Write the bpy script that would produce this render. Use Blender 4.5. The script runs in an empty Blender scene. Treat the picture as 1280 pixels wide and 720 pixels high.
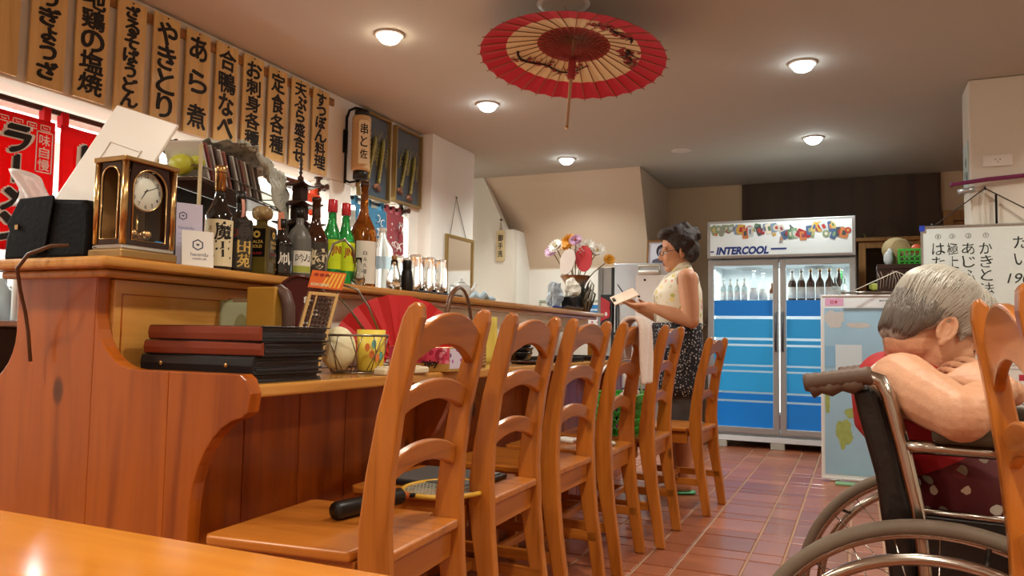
import bpy, bmesh, math, random
from math import sin, cos, pi, radians, atan2, sqrt
from mathutils import Vector, Matrix, Euler
from mathutils import noise as mnoise
random.seed(7)
SC = bpy.context.scene
COL = SC.collection

# ------------------------------------------------------------------ camera, world, exposure
cd = bpy.data.cameras.new('camera'); cam = bpy.data.objects.new('camera', cd); COL.objects.link(cam)
cd.sensor_width = 36.0; cd.lens = 964.0/1280.0*36.0; cd.clip_start = 0.02
_y, _p, _r = radians(24.2), radians(3.65), radians(1.0)
_fw = Vector((-sin(_y)*cos(_p), cos(_y)*cos(_p), sin(_p)))
_rt = Vector((cos(_y), sin(_y), 0)); _up = _rt.cross(_fw)
_R = _rt*cos(_r)+_up*sin(_r); _U = -_rt*sin(_r)+_up*cos(_r)
cam.matrix_world = Matrix(((_R.x,_U.x,-_fw.x,0),(_R.y,_U.y,-_fw.y,0),(_R.z,_U.z,-_fw.z,0.875),(0,0,0,1)))
SC.camera = cam
w = bpy.data.worlds.new('world'); SC.world = w; w.use_nodes = True
w.node_tree.nodes['Background'].inputs[0].default_value = (0.9, 0.8, 0.7, 1)
w.node_tree.nodes['Background'].inputs[1].default_value = 0.15
vs = SC.view_settings
vs.view_transform = 'Standard'; vs.look = 'None'; vs.gamma = 1; vs.use_curve_mapping = False
vs.exposure = 0.18

# ------------------------------------------------------------------ mesh helpers
class MB:
    def __init__(s): s.v = []; s.f = []; s.sm = []
    def add(s, vs_, fs_, smooth=False, M=None):
        n = len(s.v)
        for p in vs_:
            p = Vector(p)
            s.v.append(M @ p if M else p)
        for f in fs_:
            s.f.append([n+i for i in f]); s.sm.append(smooth)
        return s
    def box(s, x0, x1, y0, y1, z0, z1, M=None):
        return s.add([(x0,y0,z0),(x1,y0,z0),(x1,y1,z0),(x0,y1,z0),(x0,y0,z1),(x1,y0,z1),(x1,y1,z1),(x0,y1,z1)],
                     [(0,3,2,1),(4,5,6,7),(0,1,5,4),(1,2,6,5),(2,3,7,6),(3,0,4,7)], False, M)
    def cbox(s, c, d, M=None):
        return s.box(c[0]-d[0]/2, c[0]+d[0]/2, c[1]-d[1]/2, c[1]+d[1]/2, c[2]-d[2]/2, c[2]+d[2]/2, M)
    def prism(s, poly, t0, t1, axis='y', M=None, smooth=False):
        n = len(poly)
        def m(a, b, t): return {'y': (a,t,b), 'x': (t,a,b), 'z': (a,b,t)}[axis]
        vs_ = [m(a,b,t0) for a,b in poly]+[m(a,b,t1) for a,b in poly]
        fs_ = [tuple(range(n)), tuple(range(2*n-1, n-1, -1))]
        s.add(vs_, fs_, False, M); k = len(s.v)-2*n
        for i in range(n):
            j = (i+1) % n
            s.f.append([k+i, k+n+i, k+n+j, k+j]); s.sm.append(smooth)
        return s
    def lathe(s, prof, seg=24, c=(0,0,0), M=None, smooth=True):
        vs_ = []; fs_ = []
        for r, z in prof:
            for k in range(seg):
                a = 2*pi*k/seg; vs_.append((c[0]+r*cos(a), c[1]+r*sin(a), c[2]+z))
        for i in range(len(prof)-1):
            for k in range(seg):
                l = (k+1) % seg
                fs_.append((i*seg+k, i*seg+l, (i+1)*seg+l, (i+1)*seg+k))
        s.add(vs_, fs_, smooth, M)
        n = len(s.v)-len(vs_)
        if prof[0][0] > 1e-5: s.f.append([n+k for k in range(seg)][::-1]); s.sm.append(False)
        if prof[-1][0] > 1e-5: s.f.append([n+(len(prof)-1)*seg+k for k in range(seg)]); s.sm.append(False)
        return s
    def tube(s, pts, r, seg=10, closed=False, M=None, cap=True):
        pts = [Vector(p) for p in pts]; n = len(pts)
        rr = r if isinstance(r, (list, tuple)) else [r]*n
        T = []
        for i in range(n):
            a = pts[(i-1) % n] if (closed or i > 0) else pts[i]
            b = pts[(i+1) % n] if (closed or i < n-1) else pts[i]
            t = (b-a); T.append(t.normalized() if t.length > 1e-9 else Vector((0,0,1)))
        u = T[0].orthogonal().normalized(); vs_ = []
        for i in range(n):
            u = (u-T[i]*u.dot(T[i]))
            u = u.normalized() if u.length > 1e-6 else T[i].orthogonal().normalized()
            b = T[i].cross(u)
            q = rr[i]
            qa, qb = q if isinstance(q, tuple) else (q, q)
            for k in range(seg):
                a = 2*pi*k/seg; vs_.append(pts[i]+u*cos(a)*qa+b*sin(a)*qb)
        fs_ = []
        for i in range(n if closed else n-1):
            for k in range(seg):
                l = (k+1) % seg; j = (i+1) % n
                fs_.append((i*seg+k, i*seg+l, j*seg+l, j*seg+k))
        if cap and not closed:
            fs_.append(tuple(range(seg))[::-1]); fs_.append(tuple((n-1)*seg+k for k in range(seg)))
        return s.add(vs_, fs_, True, M)
    def sphere(s, c, r, seg=16, rings=10, M=None, smooth=True):
        r = r if isinstance(r, (tuple, list)) else (r,r,r)
        vs_ = [(c[0],c[1],c[2]-r[2])]; fs_ = []
        for i in range(1, rings):
            t = pi*i/rings-pi/2
            for k in range(seg):
                a = 2*pi*k/seg; vs_.append((c[0]+r[0]*cos(t)*cos(a), c[1]+r[1]*cos(t)*sin(a), c[2]+r[2]*sin(t)))
        vs_.append((c[0],c[1],c[2]+r[2])); e = len(vs_)-1
        for k in range(seg): fs_.append((0, 1+(k+1) % seg, 1+k)); fs_.append((e, e-seg+k, e-seg+(k+1) % seg))
        for i in range(rings-2):
            for k in range(seg):
                l = (k+1) % seg
                fs_.append((1+i*seg+k, 1+i*seg+l, 1+(i+1)*seg+l, 1+(i+1)*seg+k))
        return s.add(vs_, fs_, smooth, M)
    def loft(s, rings, M=None, smooth=True, cap=True):
        n = len(rings[0]); vs_ = [p for r in rings for p in r]; fs_ = []
        for i in range(len(rings)-1):
            for k in range(n):
                l = (k+1) % n
                fs_.append((i*n+k, i*n+l, (i+1)*n+l, (i+1)*n+k))
        if cap:
            fs_.append(tuple(range(n))[::-1]); fs_.append(tuple((len(rings)-1)*n+k for k in range(n)))
        return s.add(vs_, fs_, smooth, M)
    def ell(s, secs, seg=20, M=None, cap=True):
        """lofted ellipse sections: (cx, cy, cz, rx, ry) stacked in z"""
        return s.loft([[(cx+rx*cos(2*pi*k/seg), cy+ry*sin(2*pi*k/seg), cz) for k in range(seg)] for cx,cy,cz,rx,ry in secs], M, True, cap)
    def surf(s, fn, nu, nv, thick=0.0, M=None, smooth=True):
        """grid surface fn(u,v)->point; with thickness it becomes a closed slab"""
        P = [[Vector(fn(i/nu, j/nv)) for j in range(nv+1)] for i in range(nu+1)]
        vs_ = [P[i][j] for i in range(nu+1) for j in range(nv+1)]; w_ = nv+1
        fs_ = [(i*w_+j, (i+1)*w_+j, (i+1)*w_+j+1, i*w_+j+1) for i in range(nu) for j in range(nv)]
        if thick:
            N = len(vs_)
            for i in range(nu+1):
                for j in range(nv+1):
                    a = P[min(i+1,nu)][j]-P[max(i-1,0)][j]; b = P[i][min(j+1,nv)]-P[i][max(j-1,0)]
                    nn = a.cross(b); nn = nn.normalized() if nn.length > 1e-9 else Vector((0,0,1))
                    vs_.append(P[i][j]-nn*thick)
            fs_ += [tuple(N+q for q in f[::-1]) for f in fs_[:nu*nv]]
            ed = [(i*w_) for i in range(nu+1)]+[nu*w_+j for j in range(1,nv+1)]+[i*w_+nv for i in range(nu-1,-1,-1)]+[j for j in range(nv-1,0,-1)]
            for a, b in zip(ed, ed[1:]+ed[:1]): fs_.append((b, a, N+a, N+b))
        return s.add(vs_, fs_, smooth, M)

def mesh_from(name, mb):
    me = bpy.data.meshes.new(name)
    me.from_pydata([tuple(p) for p in mb.v], [], mb.f)
    me.polygons.foreach_set('use_smooth', mb.sm)
    me.update(); return me

def obj(name, mb, mat=None, parent=None, bevel=0.0, seg=2, loc=None, rot=None, label=None, stuff=False, subsurf=0, fixn=False):
    me = mb if isinstance(mb, bpy.types.Mesh) else mesh_from(name, mb)
    if fixn:
        bm = bmesh.new(); bm.from_mesh(me); bmesh.ops.recalc_face_normals(bm, faces=bm.faces); bm.to_mesh(me); bm.free()
    if mat is not None:
        for m in (mat if isinstance(mat, list) else [mat]): me.materials.append(m)
    o = bpy.data.objects.new(name, me); COL.objects.link(o)
    if parent is not None: o.parent = parent
    if loc is not None: o.location = loc
    if rot is not None: o.rotation_euler = rot
    if bevel:
        b = o.modifiers.new('bevel', 'BEVEL'); b.width = bevel; b.segments = seg; b.limit_method = 'ANGLE'; b.angle_limit = radians(40)
    if subsurf:
        b = o.modifiers.new('sub', 'SUBSURF'); b.levels = subsurf; b.render_levels = subsurf
    if label: o['label'] = label
    if stuff: o['kind'] = 'stuff'
    return o

def tag(o, label, cat, group=None):
    o['label'] = label; o['category'] = cat
    if group: o['group'] = group
    return o
def T(name, label, cat, loc=(0,0,0), rz=0.0, group=None, rot=None, scale=None):
    o = bpy.data.objects.new(name, None); COL.objects.link(o); o.empty_display_size = 0.05
    o.location = loc; o.rotation_euler = rot if rot else (0,0,rz)
    if scale: o.scale = (scale,)*3 if not isinstance(scale, tuple) else scale
    return tag(o, label, cat, group)
def S(name, mb, mat, label, cat, group=None, **k):
    return tag(obj(name, mb, mat, **k), label, cat, group)
def struct(name, mb, mat, parent=None, **k):
    o = obj(name, mb, mat, parent, **k)
    if parent is None: o['kind'] = 'structure'
    return o
def kids(o): return [c for c in COL.objects if c.parent == o]
def dup(root, loc, rz=0.0, label=None, scale=None):
    r = root.copy(); COL.objects.link(r); r.location = loc; r.rotation_euler = (0,0,rz)
    if label: r['label'] = label
    if scale: r.scale = (scale,)*3 if not isinstance(scale, tuple) else scale
    for ch in list(root.children):
        c = ch.copy(); COL.objects.link(c); c.parent = r
        for g in list(ch.children):
            d = g.copy(); COL.objects.link(d); d.parent = c
    return r

# text laid out as flat mesh; basis columns: right, up, normal
_tc = {}
def text_polys(body, bold=0.0):
    key = (body, bold)
    if key in _tc: return _tc[key]
    cu = bpy.data.curves.new('txt', 'FONT'); cu.body = body; cu.size = 1; cu.offset = bold; cu.resolution_u = 4
    o = bpy.data.objects.new('txt', cu); COL.objects.link(o)
    dg = bpy.context.evaluated_depsgraph_get()
    me = bpy.data.meshes.new_from_object(o.evaluated_get(dg))
    vs_ = [v.co.copy() for v in me.vertices]; fs_ = [list(p.vertices) for p in me.polygons]
    bpy.data.objects.remove(o); bpy.data.curves.remove(cu); bpy.data.meshes.remove(me)
    if not vs_: vs_ = [Vector((0,0,0))]
    x0, x1 = min(p.x for p in vs_), max(p.x for p in vs_); y0, y1 = min(p.y for p in vs_), max(p.y for p in vs_)
    _tc[key] = (vs_, fs_, (x0,x1,y0,y1)); return _tc[key]
def frame(o, right, up):
    r = Vector(right).normalized(); u = Vector(up).normalized(); n = r.cross(u)
    return Matrix(((r.x,u.x,n.x,o[0]),(r.y,u.y,n.y,o[1]),(r.z,u.z,n.z,o[2]),(0,0,0,1)))
def text(mb, body, h, M, bold=0.0, width=None, shear=0.0, wob=0.0, fit=None):
    """centred text of cap height h, in the xy plane of M; fit=(w,h) stretches the glyph box"""
    vs_, fs_, (x0,x1,y0,y1) = text_polys(body, bold)
    sx = sy = h/0.72
    if fit: sx = fit[0]/max(x1-x0,1e-4); sy = fit[1]/max(y1-y0,1e-4); m = min(sx,sy)*1.25; sx = min(sx,m); sy = min(sy,m)
    elif width: sx = width/max(x1-x0,1e-4)
    cx, cy = (x0+x1)/2, (y0+y1)/2
    out = []
    for p in vs_:
        x, y = (p.x-cx), (p.y-cy)
        x += shear*y
        if wob:
            q = mnoise.noise_vector((p.x*1.7+len(body), p.y*1.7, hash(body) % 17 if False else ord(body[0]) % 17))
            x += q.x*wob; y += q.y*wob
        out.append((x*sx, y*sy, 0))
    mb.add(out, fs_, False, M); return mb
def vtext(mb, body, cw, ch, M, top=0.0, bold=0.0, wob=0.0, gap=0.0, **k):
    bold0 = bold
    """vertical Japanese text, one glyph under another, starting at y=top going down"""
    y = top
    for c in body:
        bold = bold0*(.8 if ord(c) > 0x4000 else 1)
        small = c in 'っゃゅょッャュョ'; thin = c in 'ー一'
        hh = ch*(0.7 if small else 1.0)
        g = MB(); b1_ = bold; bold = 0.0
        if c == 'ー': text(g, '|', ch, M @ Matrix.Translation((0,y-hh/2,0)), bold, fit=(cw*.22,hh*.9), wob=wob)
        elif c == '一': text(g, c, ch, M @ Matrix.Translation((0,y-hh/2,0)), bold, fit=(cw*.8,hh*.15))
        elif c == ' ': pass
        else: text(g, c, ch, M @ Matrix.Translation((0,y-hh/2,0)), bold, fit=(cw*(.75 if small else 1)*(.96+.08*random.random()),hh*.92), wob=wob)
        if b1_ > 0:
            off = [(0,0)]+[(cw*b1_*(1.25*cos(t_)*.77-.5*sin(t_)*.64), cw*b1_*(1.25*cos(t_)*.64+.5*sin(t_)*.77)) for t_ in [2*pi*q/8 for q in range(8)]]
            R3 = M.to_3x3(); g0 = list(g.v); f0 = list(g.f); g = MB()
            for q,(dx,dy) in enumerate(off):
                d_ = R3 @ Vector((dx,dy,2e-5*q)); g.add([p+d_ for p in g0], f0)
        mb.add(g.v, g.f); y -= hh+gap
    return mb

# ------------------------------------------------------------------ materials
def mat(name, col, rough=0.5, metal=0.0, trans=0.0, ior=1.45, emit=None, es=1.0, coat=0.0, spec=0.5, alpha=1.0, sheen=0.0, bump=0.0, bscale=60.0, var=0.0, vscale=8.0, sss=0.0):
    m = bpy.data.materials.new(name); m.use_nodes = True
    nt = m.node_tree; b = nt.nodes['Principled BSDF']
    b.inputs['Base Color'].default_value = (*col, 1); b.inputs['Roughness'].default_value = rough
    b.inputs['Metallic'].default_value = metal; b.inputs['Transmission Weight'].default_value = trans
    b.inputs['IOR'].default_value = ior; b.inputs['Coat Weight'].default_value = coat; b.inputs['Coat Roughness'].default_value = 0.12
    b.inputs['Specular IOR Level'].default_value = spec; b.inputs['Alpha'].default_value = alpha
    b.inputs['Sheen Weight'].default_value = sheen
    if sss:
        b.inputs['Subsurface Weight'].default_value = sss; b.inputs['Subsurface Radius'].default_value = (0.01,0.004,0.002)
    if emit: b.inputs['Emission Color'].default_value = (*emit, 1); b.inputs['Emission Strength'].default_value = es
    tc = None
    if bump or var:
        tc = nt.nodes.new('ShaderNodeTexCoord')
    if bump:
        n = nt.nodes.new('ShaderNodeTexNoise'); n.inputs['Scale'].default_value = bscale; n.inputs['Detail'].default_value = 4
        bp = nt.nodes.new('ShaderNodeBump'); bp.inputs['Strength'].default_value = bump; bp.inputs['Distance'].default_value = 0.01
        nt.links.new(tc.outputs['Object'], n.inputs['Vector']); nt.links.new(n.outputs['Fac'], bp.inputs['Height']); nt.links.new(bp.outputs['Normal'], b.inputs['Normal'])
    if var:
        n = nt.nodes.new('ShaderNodeTexNoise'); n.inputs['Scale'].default_value = vscale; n.inputs['Detail'].default_value = 3
        mx = nt.nodes.new('ShaderNodeMix'); mx.data_type = 'RGBA'
        mx.inputs[6].default_value = (*[c*(1-var) for c in col], 1); mx.inputs[7].default_value = (*[min(1,c*(1+var)) for c in col], 1)
        nt.links.new(tc.outputs['Object'], n.inputs['Vector']); nt.links.new(n.outputs['Fac'], mx.inputs[0]); nt.links.new(mx.outputs[2], b.inputs['Base Color'])
    return m
def nodes(m): return m.node_tree.nodes, m.node_tree.links, m.node_tree.nodes['Principled BSDF']
def ramp(nt_nodes, stops):
    r = nt_nodes.new('ShaderNodeValToRGB'); e = r.color_ramp.elements
    while len(e) > 1: e.remove(e[-1])
    e[0].position = stops[0][0]; e[0].color = (*stops[0][1], 1)
    for p, c in stops[1:]:
        q = e.new(p); q.color = (*c, 1)
    return r
def wood(name, c_light, c_dark, axis='x', scale=1.0, rough=0.3, coat=0.25, knots=True):
    m = mat(name, c_light, rough, coat=coat); N, L, b = nodes(m)
    tc = N.new('ShaderNodeTexCoord'); oi = N.new('ShaderNodeObjectInfo')
    mp = N.new('ShaderNodeMapping'); s = [14*scale]*3; s['xyz'.index(axis)] = 1.1*scale; mp.inputs['Scale'].default_value = s
    ad = N.new('ShaderNodeVectorMath'); ad.operation = 'ADD'
    mu = N.new('ShaderNodeVectorMath'); mu.operation = 'SCALE'; mu.inputs[0].default_value = (3.1, 5.7, 4.3)
    L.new(oi.outputs['Random'], mu.inputs['Scale']); L.new(tc.outputs['Object'], ad.inputs[0]); L.new(mu.outputs[0], ad.inputs[1])
    L.new(ad.outputs[0], mp.inputs['Vector'])
    n = N.new('ShaderNodeTexNoise'); n.inputs['Scale'].default_value = 1.6; n.inputs['Detail'].default_value = 6; n.inputs['Distortion'].default_value = 0.6
    L.new(mp.outputs[0], n.inputs['Vector'])
    mid = tuple((a*2+c)/3 for a, c in zip(c_light, c_dark))
    r = ramp(N, [(0.28, c_dark), (0.45, mid), (0.6, c_light), (0.8, mid)])
    L.new(n.outputs['Fac'], r.inputs[0]); out = r.outputs[0]
    if knots:
        mk = N.new('ShaderNodeMapping'); k = [1.0]*3; k['xyz'.index(axis)] = 0.55; mk.inputs['Scale'].default_value = k
        L.new(ad.outputs[0], mk.inputs['Vector'])
        vo = N.new('ShaderNodeTexVoronoi'); vo.inputs['Scale'].default_value = 5.5; L.new(mk.outputs[0], vo.inputs['Vector'])
        kr = ramp(N, [(0.0, (1,1,1)), (0.085, (0.85,)*3), (0.13, (0,0,0))]); L.new(vo.outputs['Distance'], kr.inputs[0])
        mx = N.new('ShaderNodeMix'); mx.data_type = 'RGBA'; mx.inputs[7].default_value = (*[c*0.35 for c in c_dark], 1)
        L.new(kr.outputs[0], mx.inputs[0]); L.new(out, mx.inputs[6]); out = mx.outputs[2]
    L.new(out, b.inputs['Base Color'])
    bp = N.new('ShaderNodeBump'); bp.inputs['Strength'].default_value = 0.06; bp.inputs['Distance'].default_value = 0.004
    L.new(n.outputs['Fac'], bp.inputs['Height']); L.new(bp.outputs['Normal'], b.inputs['Normal'])
    return m
def cells(name, base, cols, scale=40, thr=0.35, rough=0.7, mode='blob'):
    """printed fabric: scattered coloured blobs over a base colour"""
    m = mat(name, base, rough); N, L, b = nodes(m)
    tc = N.new('ShaderNodeTexCoord')
    vo = N.new('ShaderNodeTexVoronoi'); vo.inputs['Scale'].default_value = scale
    nz = N.new('ShaderNodeTexNoise'); nz.inputs['Scale'].default_value = scale*1.3; nz.inputs['Detail'].default_value = 2
    ad = N.new('ShaderNodeMath'); ad.operation = 'MULTIPLY_ADD'; ad.inputs[1].default_value = 0.45
    L.new(tc.outputs['Object'], vo.inputs['Vector']); L.new(tc.outputs['Object'], nz.inputs['Vector'])
    L.new(nz.outputs['Fac'], ad.inputs[0]); L.new(vo.outputs['Distance'], ad.inputs[2])
    st = N.new('ShaderNodeMath'); st.operation = 'LESS_THAN'; st.inputs[1].default_value = thr+0.22
    L.new(ad.outputs[0], st.inputs[0])
    sp = N.new('ShaderNodeSeparateColor'); L.new(vo.outputs['Color'], sp.inputs[0])
    r = ramp(N, [(i/len(cols), c) for i, c in enumerate(cols)]); r.color_ramp.interpolation = 'CONSTANT'; L.new(sp.outputs[0], r.inputs[0])
    mx = N.new('ShaderNodeMix'); mx.data_type = 'RGBA'; mx.inputs[6].default_value = (*base, 1)
    L.new(st.outputs[0], mx.inputs[0]); L.new(r.outputs[0], mx.inputs[7]); L.new(mx.outputs[2], b.inputs['Base Color'])
    return m
def srgb(h):
    h = h.lstrip('#'); o = []
    for i in (0,2,4):
        c = int(h[i:i+2], 16)/255; o.append(c/12.92 if c <= 0.04045 else ((c+0.055)/1.055)**2.4)
    return tuple(o)

C = srgb
M_pine   = {a: wood('pine_'+a, C('c4782e'), C('964e14'), a, 1.0, 0.28, 0.3) for a in 'xyz'}
M_chair  = {a: wood('chair_pine_'+a, C('bd7028'), C('8f4b10'), a, 1.2, 0.28, 0.35) for a in 'xyz'}
M_bar    = {a: wood('bar_pine_'+a, C('ab5614'), C('7e3706'), a, 0.8, 0.3, 0.3) for a in 'xyz'}
M_top    = {a: wood('bar_top_'+a, C('cd9248'), C('a26626'), a, 0.9, 0.2, 0.4, False) for a in 'xyz'}
M_table  = wood('table_pine', C('d8872c'), C('984c06'), 'x', 0.7, 0.14, 0.5, False)
M_sign   = wood('sign_board', C('dcb676'), C('c09858'), 'z', 0.8, 0.5, 0.05, False)
M_batten = wood('batten', C('9c6a38'), C('74491f'), 'y', 0.8, 0.5, 0.0, False)
M_dkwood = wood('dark_wood', C('4a2a1a'), C('2a140c'), 'y', 1.0, 0.35, 0.2, False)
M_cab    = wood('cabinet_wood', C('a8793f'), C('7c5427'), 'z', 1.0, 0.4, 0.1, False)
M_panel  = wood('panel_brown', C('4d3a2b'), C('3c2c20'), 'z', 0.3, 0.55, 0.0, False)
M_ceil   = mat('ceiling_paint', C('bcb7ab'), 0.85, bump=0.05, bscale=30)
M_wall   = mat('wall_cream', C('ded6c8'), 0.8, bump=0.04, bscale=40)
M_wallw  = mat('wall_white', C('ece8de'), 0.7, bump=0.03, bscale=40)
M_wallb  = mat('wall_beige', C('cdb596'), 0.8, bump=0.04, bscale=40)
M_soff   = mat('stair_soffit', C('d3bfa6'), 0.8, bump=0.04, bscale=40)
M_black  = mat('black_plastic', C('17130f'), 0.35)
M_ink    = mat('black_ink', C('1c1613'), 0.7)
M_white  = mat('white_plastic', C('ece9e4'), 0.35)
M_paper  = mat('white_paper', C('efece6'), 0.7)
M_chrome = mat('chrome', C('d8d8d8'), 0.12, 1.0)
M_steel  = mat('brushed_steel', C('b9bec2'), 0.3, 1.0)
M_wire   = mat('wire_metal', C('8f8a80'), 0.3, 1.0)
M_gold   = mat('gold_metal', C('c7a26c'), 0.25, 1.0)
M_glass  = mat('clear_glass', (1,1,1), 0.02, trans=1.0, ior=1.45)
def pane(name, tint=(1,1,1), rough=0.02, f0=1.35):
    m = bpy.data.materials.new(name); m.use_nodes = True; N = m.node_tree.nodes; L = m.node_tree.links
    N.remove(N['Principled BSDF']); out = N['Material Output']
    t = N.new('ShaderNodeBsdfTransparent'); t.inputs[0].default_value = (*tint,1); g = N.new('ShaderNodeBsdfGlossy'); g.inputs['Roughness'].default_value = rough
    lw = N.new('ShaderNodeLayerWeight'); lw.inputs[0].default_value = .5; pw = N.new('ShaderNodeMath'); pw.operation = 'POWER'; pw.inputs[1].default_value = 4.0; f = N.new('ShaderNodeMath'); f.operation = 'MULTIPLY_ADD'; f.inputs[1].default_value = .5; f.inputs[2].default_value = .03; L.new(lw.outputs['Facing'], pw.inputs[0]); L.new(pw.outputs[0], f.inputs[0]); mx = N.new('ShaderNodeMixShader')
    L.new(f.outputs[0], mx.inputs[0]); L.new(t.outputs[0], mx.inputs[1]); L.new(g.outputs[0], mx.inputs[2]); L.new(mx.outputs[0], out.inputs[0]); return m
M_pane   = pane('thin_pane')
M_iron   = mat('black_iron', C('14110f'), 0.45, 0.5)
M_red    = mat('red_cloth', C('d01c26'), 0.8)
def thin_cloth(m, col, f=.45):
    N, L, b = nodes(m); t = N.new('ShaderNodeBsdfTranslucent'); t.inputs[0].default_value = (*col,1); mx = N.new('ShaderNodeMixShader'); mx.inputs[0].default_value = f
    L.new(b.outputs[0], mx.inputs[1]); L.new(t.outputs[0], mx.inputs[2]); L.new(mx.outputs[0], N['Material Output'].inputs[0])
thin_cloth(M_red, C('d01c26'))
M_grout  = mat('grout', C('b08a6e'), 0.8)
# ------------------------------------------------------------------ room
H = 2.5
mb = MB().box(-4.6,3.0,-2.6,8.35,-0.12,-0.006)
floor_o = struct('floor', mb, M_grout)
tile_m = []
for i, c in enumerate(('a05c3c','925234','a86343','9a583c')):
    t_ = mat('terracotta_tile_%s' % 'abcd'[i], C(c), 0.32, coat=0.15, var=0.12, vscale=9); tile_m.append(t_)
def edges(a0, first, second, lo, hi):
    e = [a0]; k = 0
    while e[-1] < hi: e.append(e[-1]+(first if k % 2 == 0 else second)); k += 1
    k = 0
    while e[0] > lo: e.insert(0, e[0]-(second if k % 2 == 0 else first)); k += 1
    return e
ex = edges(-0.656, 0.24, 0.134, -4.5, 2.9); ey = edges(3.03, 0.235, 0.125, -2.5, 8.25)
tmesh = {}; rest = MB(); G = 0.0055
for ix in range(len(ex)-1):
    for iy in range(len(ey)-1):
        x0, x1, y0, y1 = ex[ix]+G, ex[ix+1]-G, ey[iy]+G, ey[iy+1]-G
        if -1.17 < (x0+x1)/2 < 0.62 and 2.35 < (y0+y1)/2 < 6.75:
            key = (round(x1-x0,3), round(y1-y0,3), random.randrange(4))
            if key not in tmesh:
                a, b = key[0]/2, key[1]/2
                q = MB().add([(-a,-b,-.01),(a,-b,-.01),(a,b,-.01),(-a,b,-.01),(-a,-b,-.0015),(a,-b,-.0015),(a,b,-.0015),(-a,b,-.0015),
                              (-a+.003,-b+.003,0),(a-.003,-b+.003,0),(a-.003,b-.003,0),(-a+.003,b-.003,0)],
                             [(0,1,5,4),(1,2,6,5),(2,3,7,6),(3,0,4,7),(4,5,9,8),(5,6,10,9),(6,7,11,10),(7,4,8,11),(8,9,10,11)])
                me = mesh_from('tile', q); me.materials.append(tile_m[key[2]]); tmesh[key] = me
            o = bpy.data.objects.new('tile', tmesh[key]); COL.objects.link(o); o.parent = floor_o
            o.location = ((x0+x1)/2, (y0+y1)/2, random.uniform(-.0008,.0))
        else:
            rest.add([(x0,y0,0),(x1,y0,0),(x1,y1,0),(x0,y1,0),(x0,y0,-.01),(x1,y0,-.01),(x1,y1,-.01),(x0,y1,-.01)],[(0,1,2,3),(4,5,1,0),(5,6,2,1),(6,7,3,2),(7,4,0,3)])
obj('outer_tile', rest, tile_m[0], floor_o, stuff=True)
struct('ceiling', MB().box(-4.6,3.0,-2.6,8.35,H,H+.12), M_ceil)
# left side: kitchen bulkhead carrying the menu boards, posts, mirror wall
struct('wall_left_bulkhead', MB().box(-3.42,-3.22,-2.6,5.30,1.915,H-.001), M_wall, bevel=.004)
struct('wall_left_post', MB().box(-3.42,-3.225,4.17,4.40,0,1.914), M_wallw, bevel=.004)
struct('wall_left_pier', MB().box(-3.42,-3.10,5.30,6.035,0,H-.001), M_wallw, bevel=.004)
struct('wall_left_jamb', MB().box(-3.42,-3.22,5.16,5.30,0,1.914), M_wallw, bevel=.004)
struct('wall_kitchen', MB().box(-4.6,-4.35,-2.6,8.3,0,H-.001), M_wallw)
struct('wall_right', MB().box(2.7,2.95,-2.6,8.3,0,H-.001), M_wall)
struct('wall_front', MB().box(-4.35,2.7,-2.6,-2.35,0,H-.001), M_wall)
struct('wall_back', MB().box(-4.35,2.7,8.2,8.35,0,H-.001), M_wallb)
# wall with the small wooden plaque, its top cut by the stair slope
struct('wall_stair', MB().prism([(-4.35,0),(-3.14,0),(-3.14,1.955),(-3.225,1.955),(-3.485,H-.001),(-4.35,H-.001)],7.0,7.09,'y'), M_wall, fixn=True)
sp = [(7.0,H-.001),(7.43,1.586),(7.43,0),(8.2,0),(8.2,H-.001)]
struct('wall_stair_soffit', MB().prism([(7.09,H-.001),(7.02,H-.001),(7.43,1.60),(7.43,1.586),(8.19,1.586),(8.19,H-.001)],-3.8,-1.86,'x'), M_soff, fixn=True)
struct('wall_stair_low', MB().box(-3.8,-1.86,7.43,8.19,0,1.585), M_wallw)
struct('wall_stair_side', MB().box(-3.24,-3.14,7.09,7.43,0,1.954), M_wallw)
struct('wall_right_pillar', MB().box(0.63,0.925,5.37,5.68,0,H-.001), M_wall, bevel=.012)
# dark brown panelling on the back wall: boards side by side
pan = T('wall_panelling','dark brown flat panelling covering the back wall behind the glass-door fridge','panelling',(-1.08,8.2,0))
obj('panel', MB().box(0,1.78,-.045,-.001,0.0,2.488), M_panel, pan, bevel=.003)
obj('edge_trim', MB().box(1.7805,1.80,-.05,-.001,0.0,2.488), M_dkwood, pan, bevel=.002)
# warm light timber door behind the pillar
d1 = bpy.data.objects.new('door_1', None); COL.objects.link(d1); d1['kind'] = 'structure'; d1.location = (0.82,8.2,0)
M_door = wood('door_wood', C('a5733f'), C('84572a'), 'z', .8, .45, .1, False)
obj('door_leaf', MB().box(0,.80,-.05,-.002,0.01,2.02), M_door, d1, bevel=.004)
fr = MB(); fr.box(-.09,-.002,-.08,-.002,0,2.12); fr.box(.802,.89,-.08,-.002,0,2.12); fr.box(-.002,.802,-.08,-.002,2.025,2.12)
obj('door_frame', fr, M_cab, d1, bevel=.004)
obj('door_label', MB().box(.02,.22,-.054,-.050,1.88,1.95), M_paper, d1, label='small white label on the door')

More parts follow.
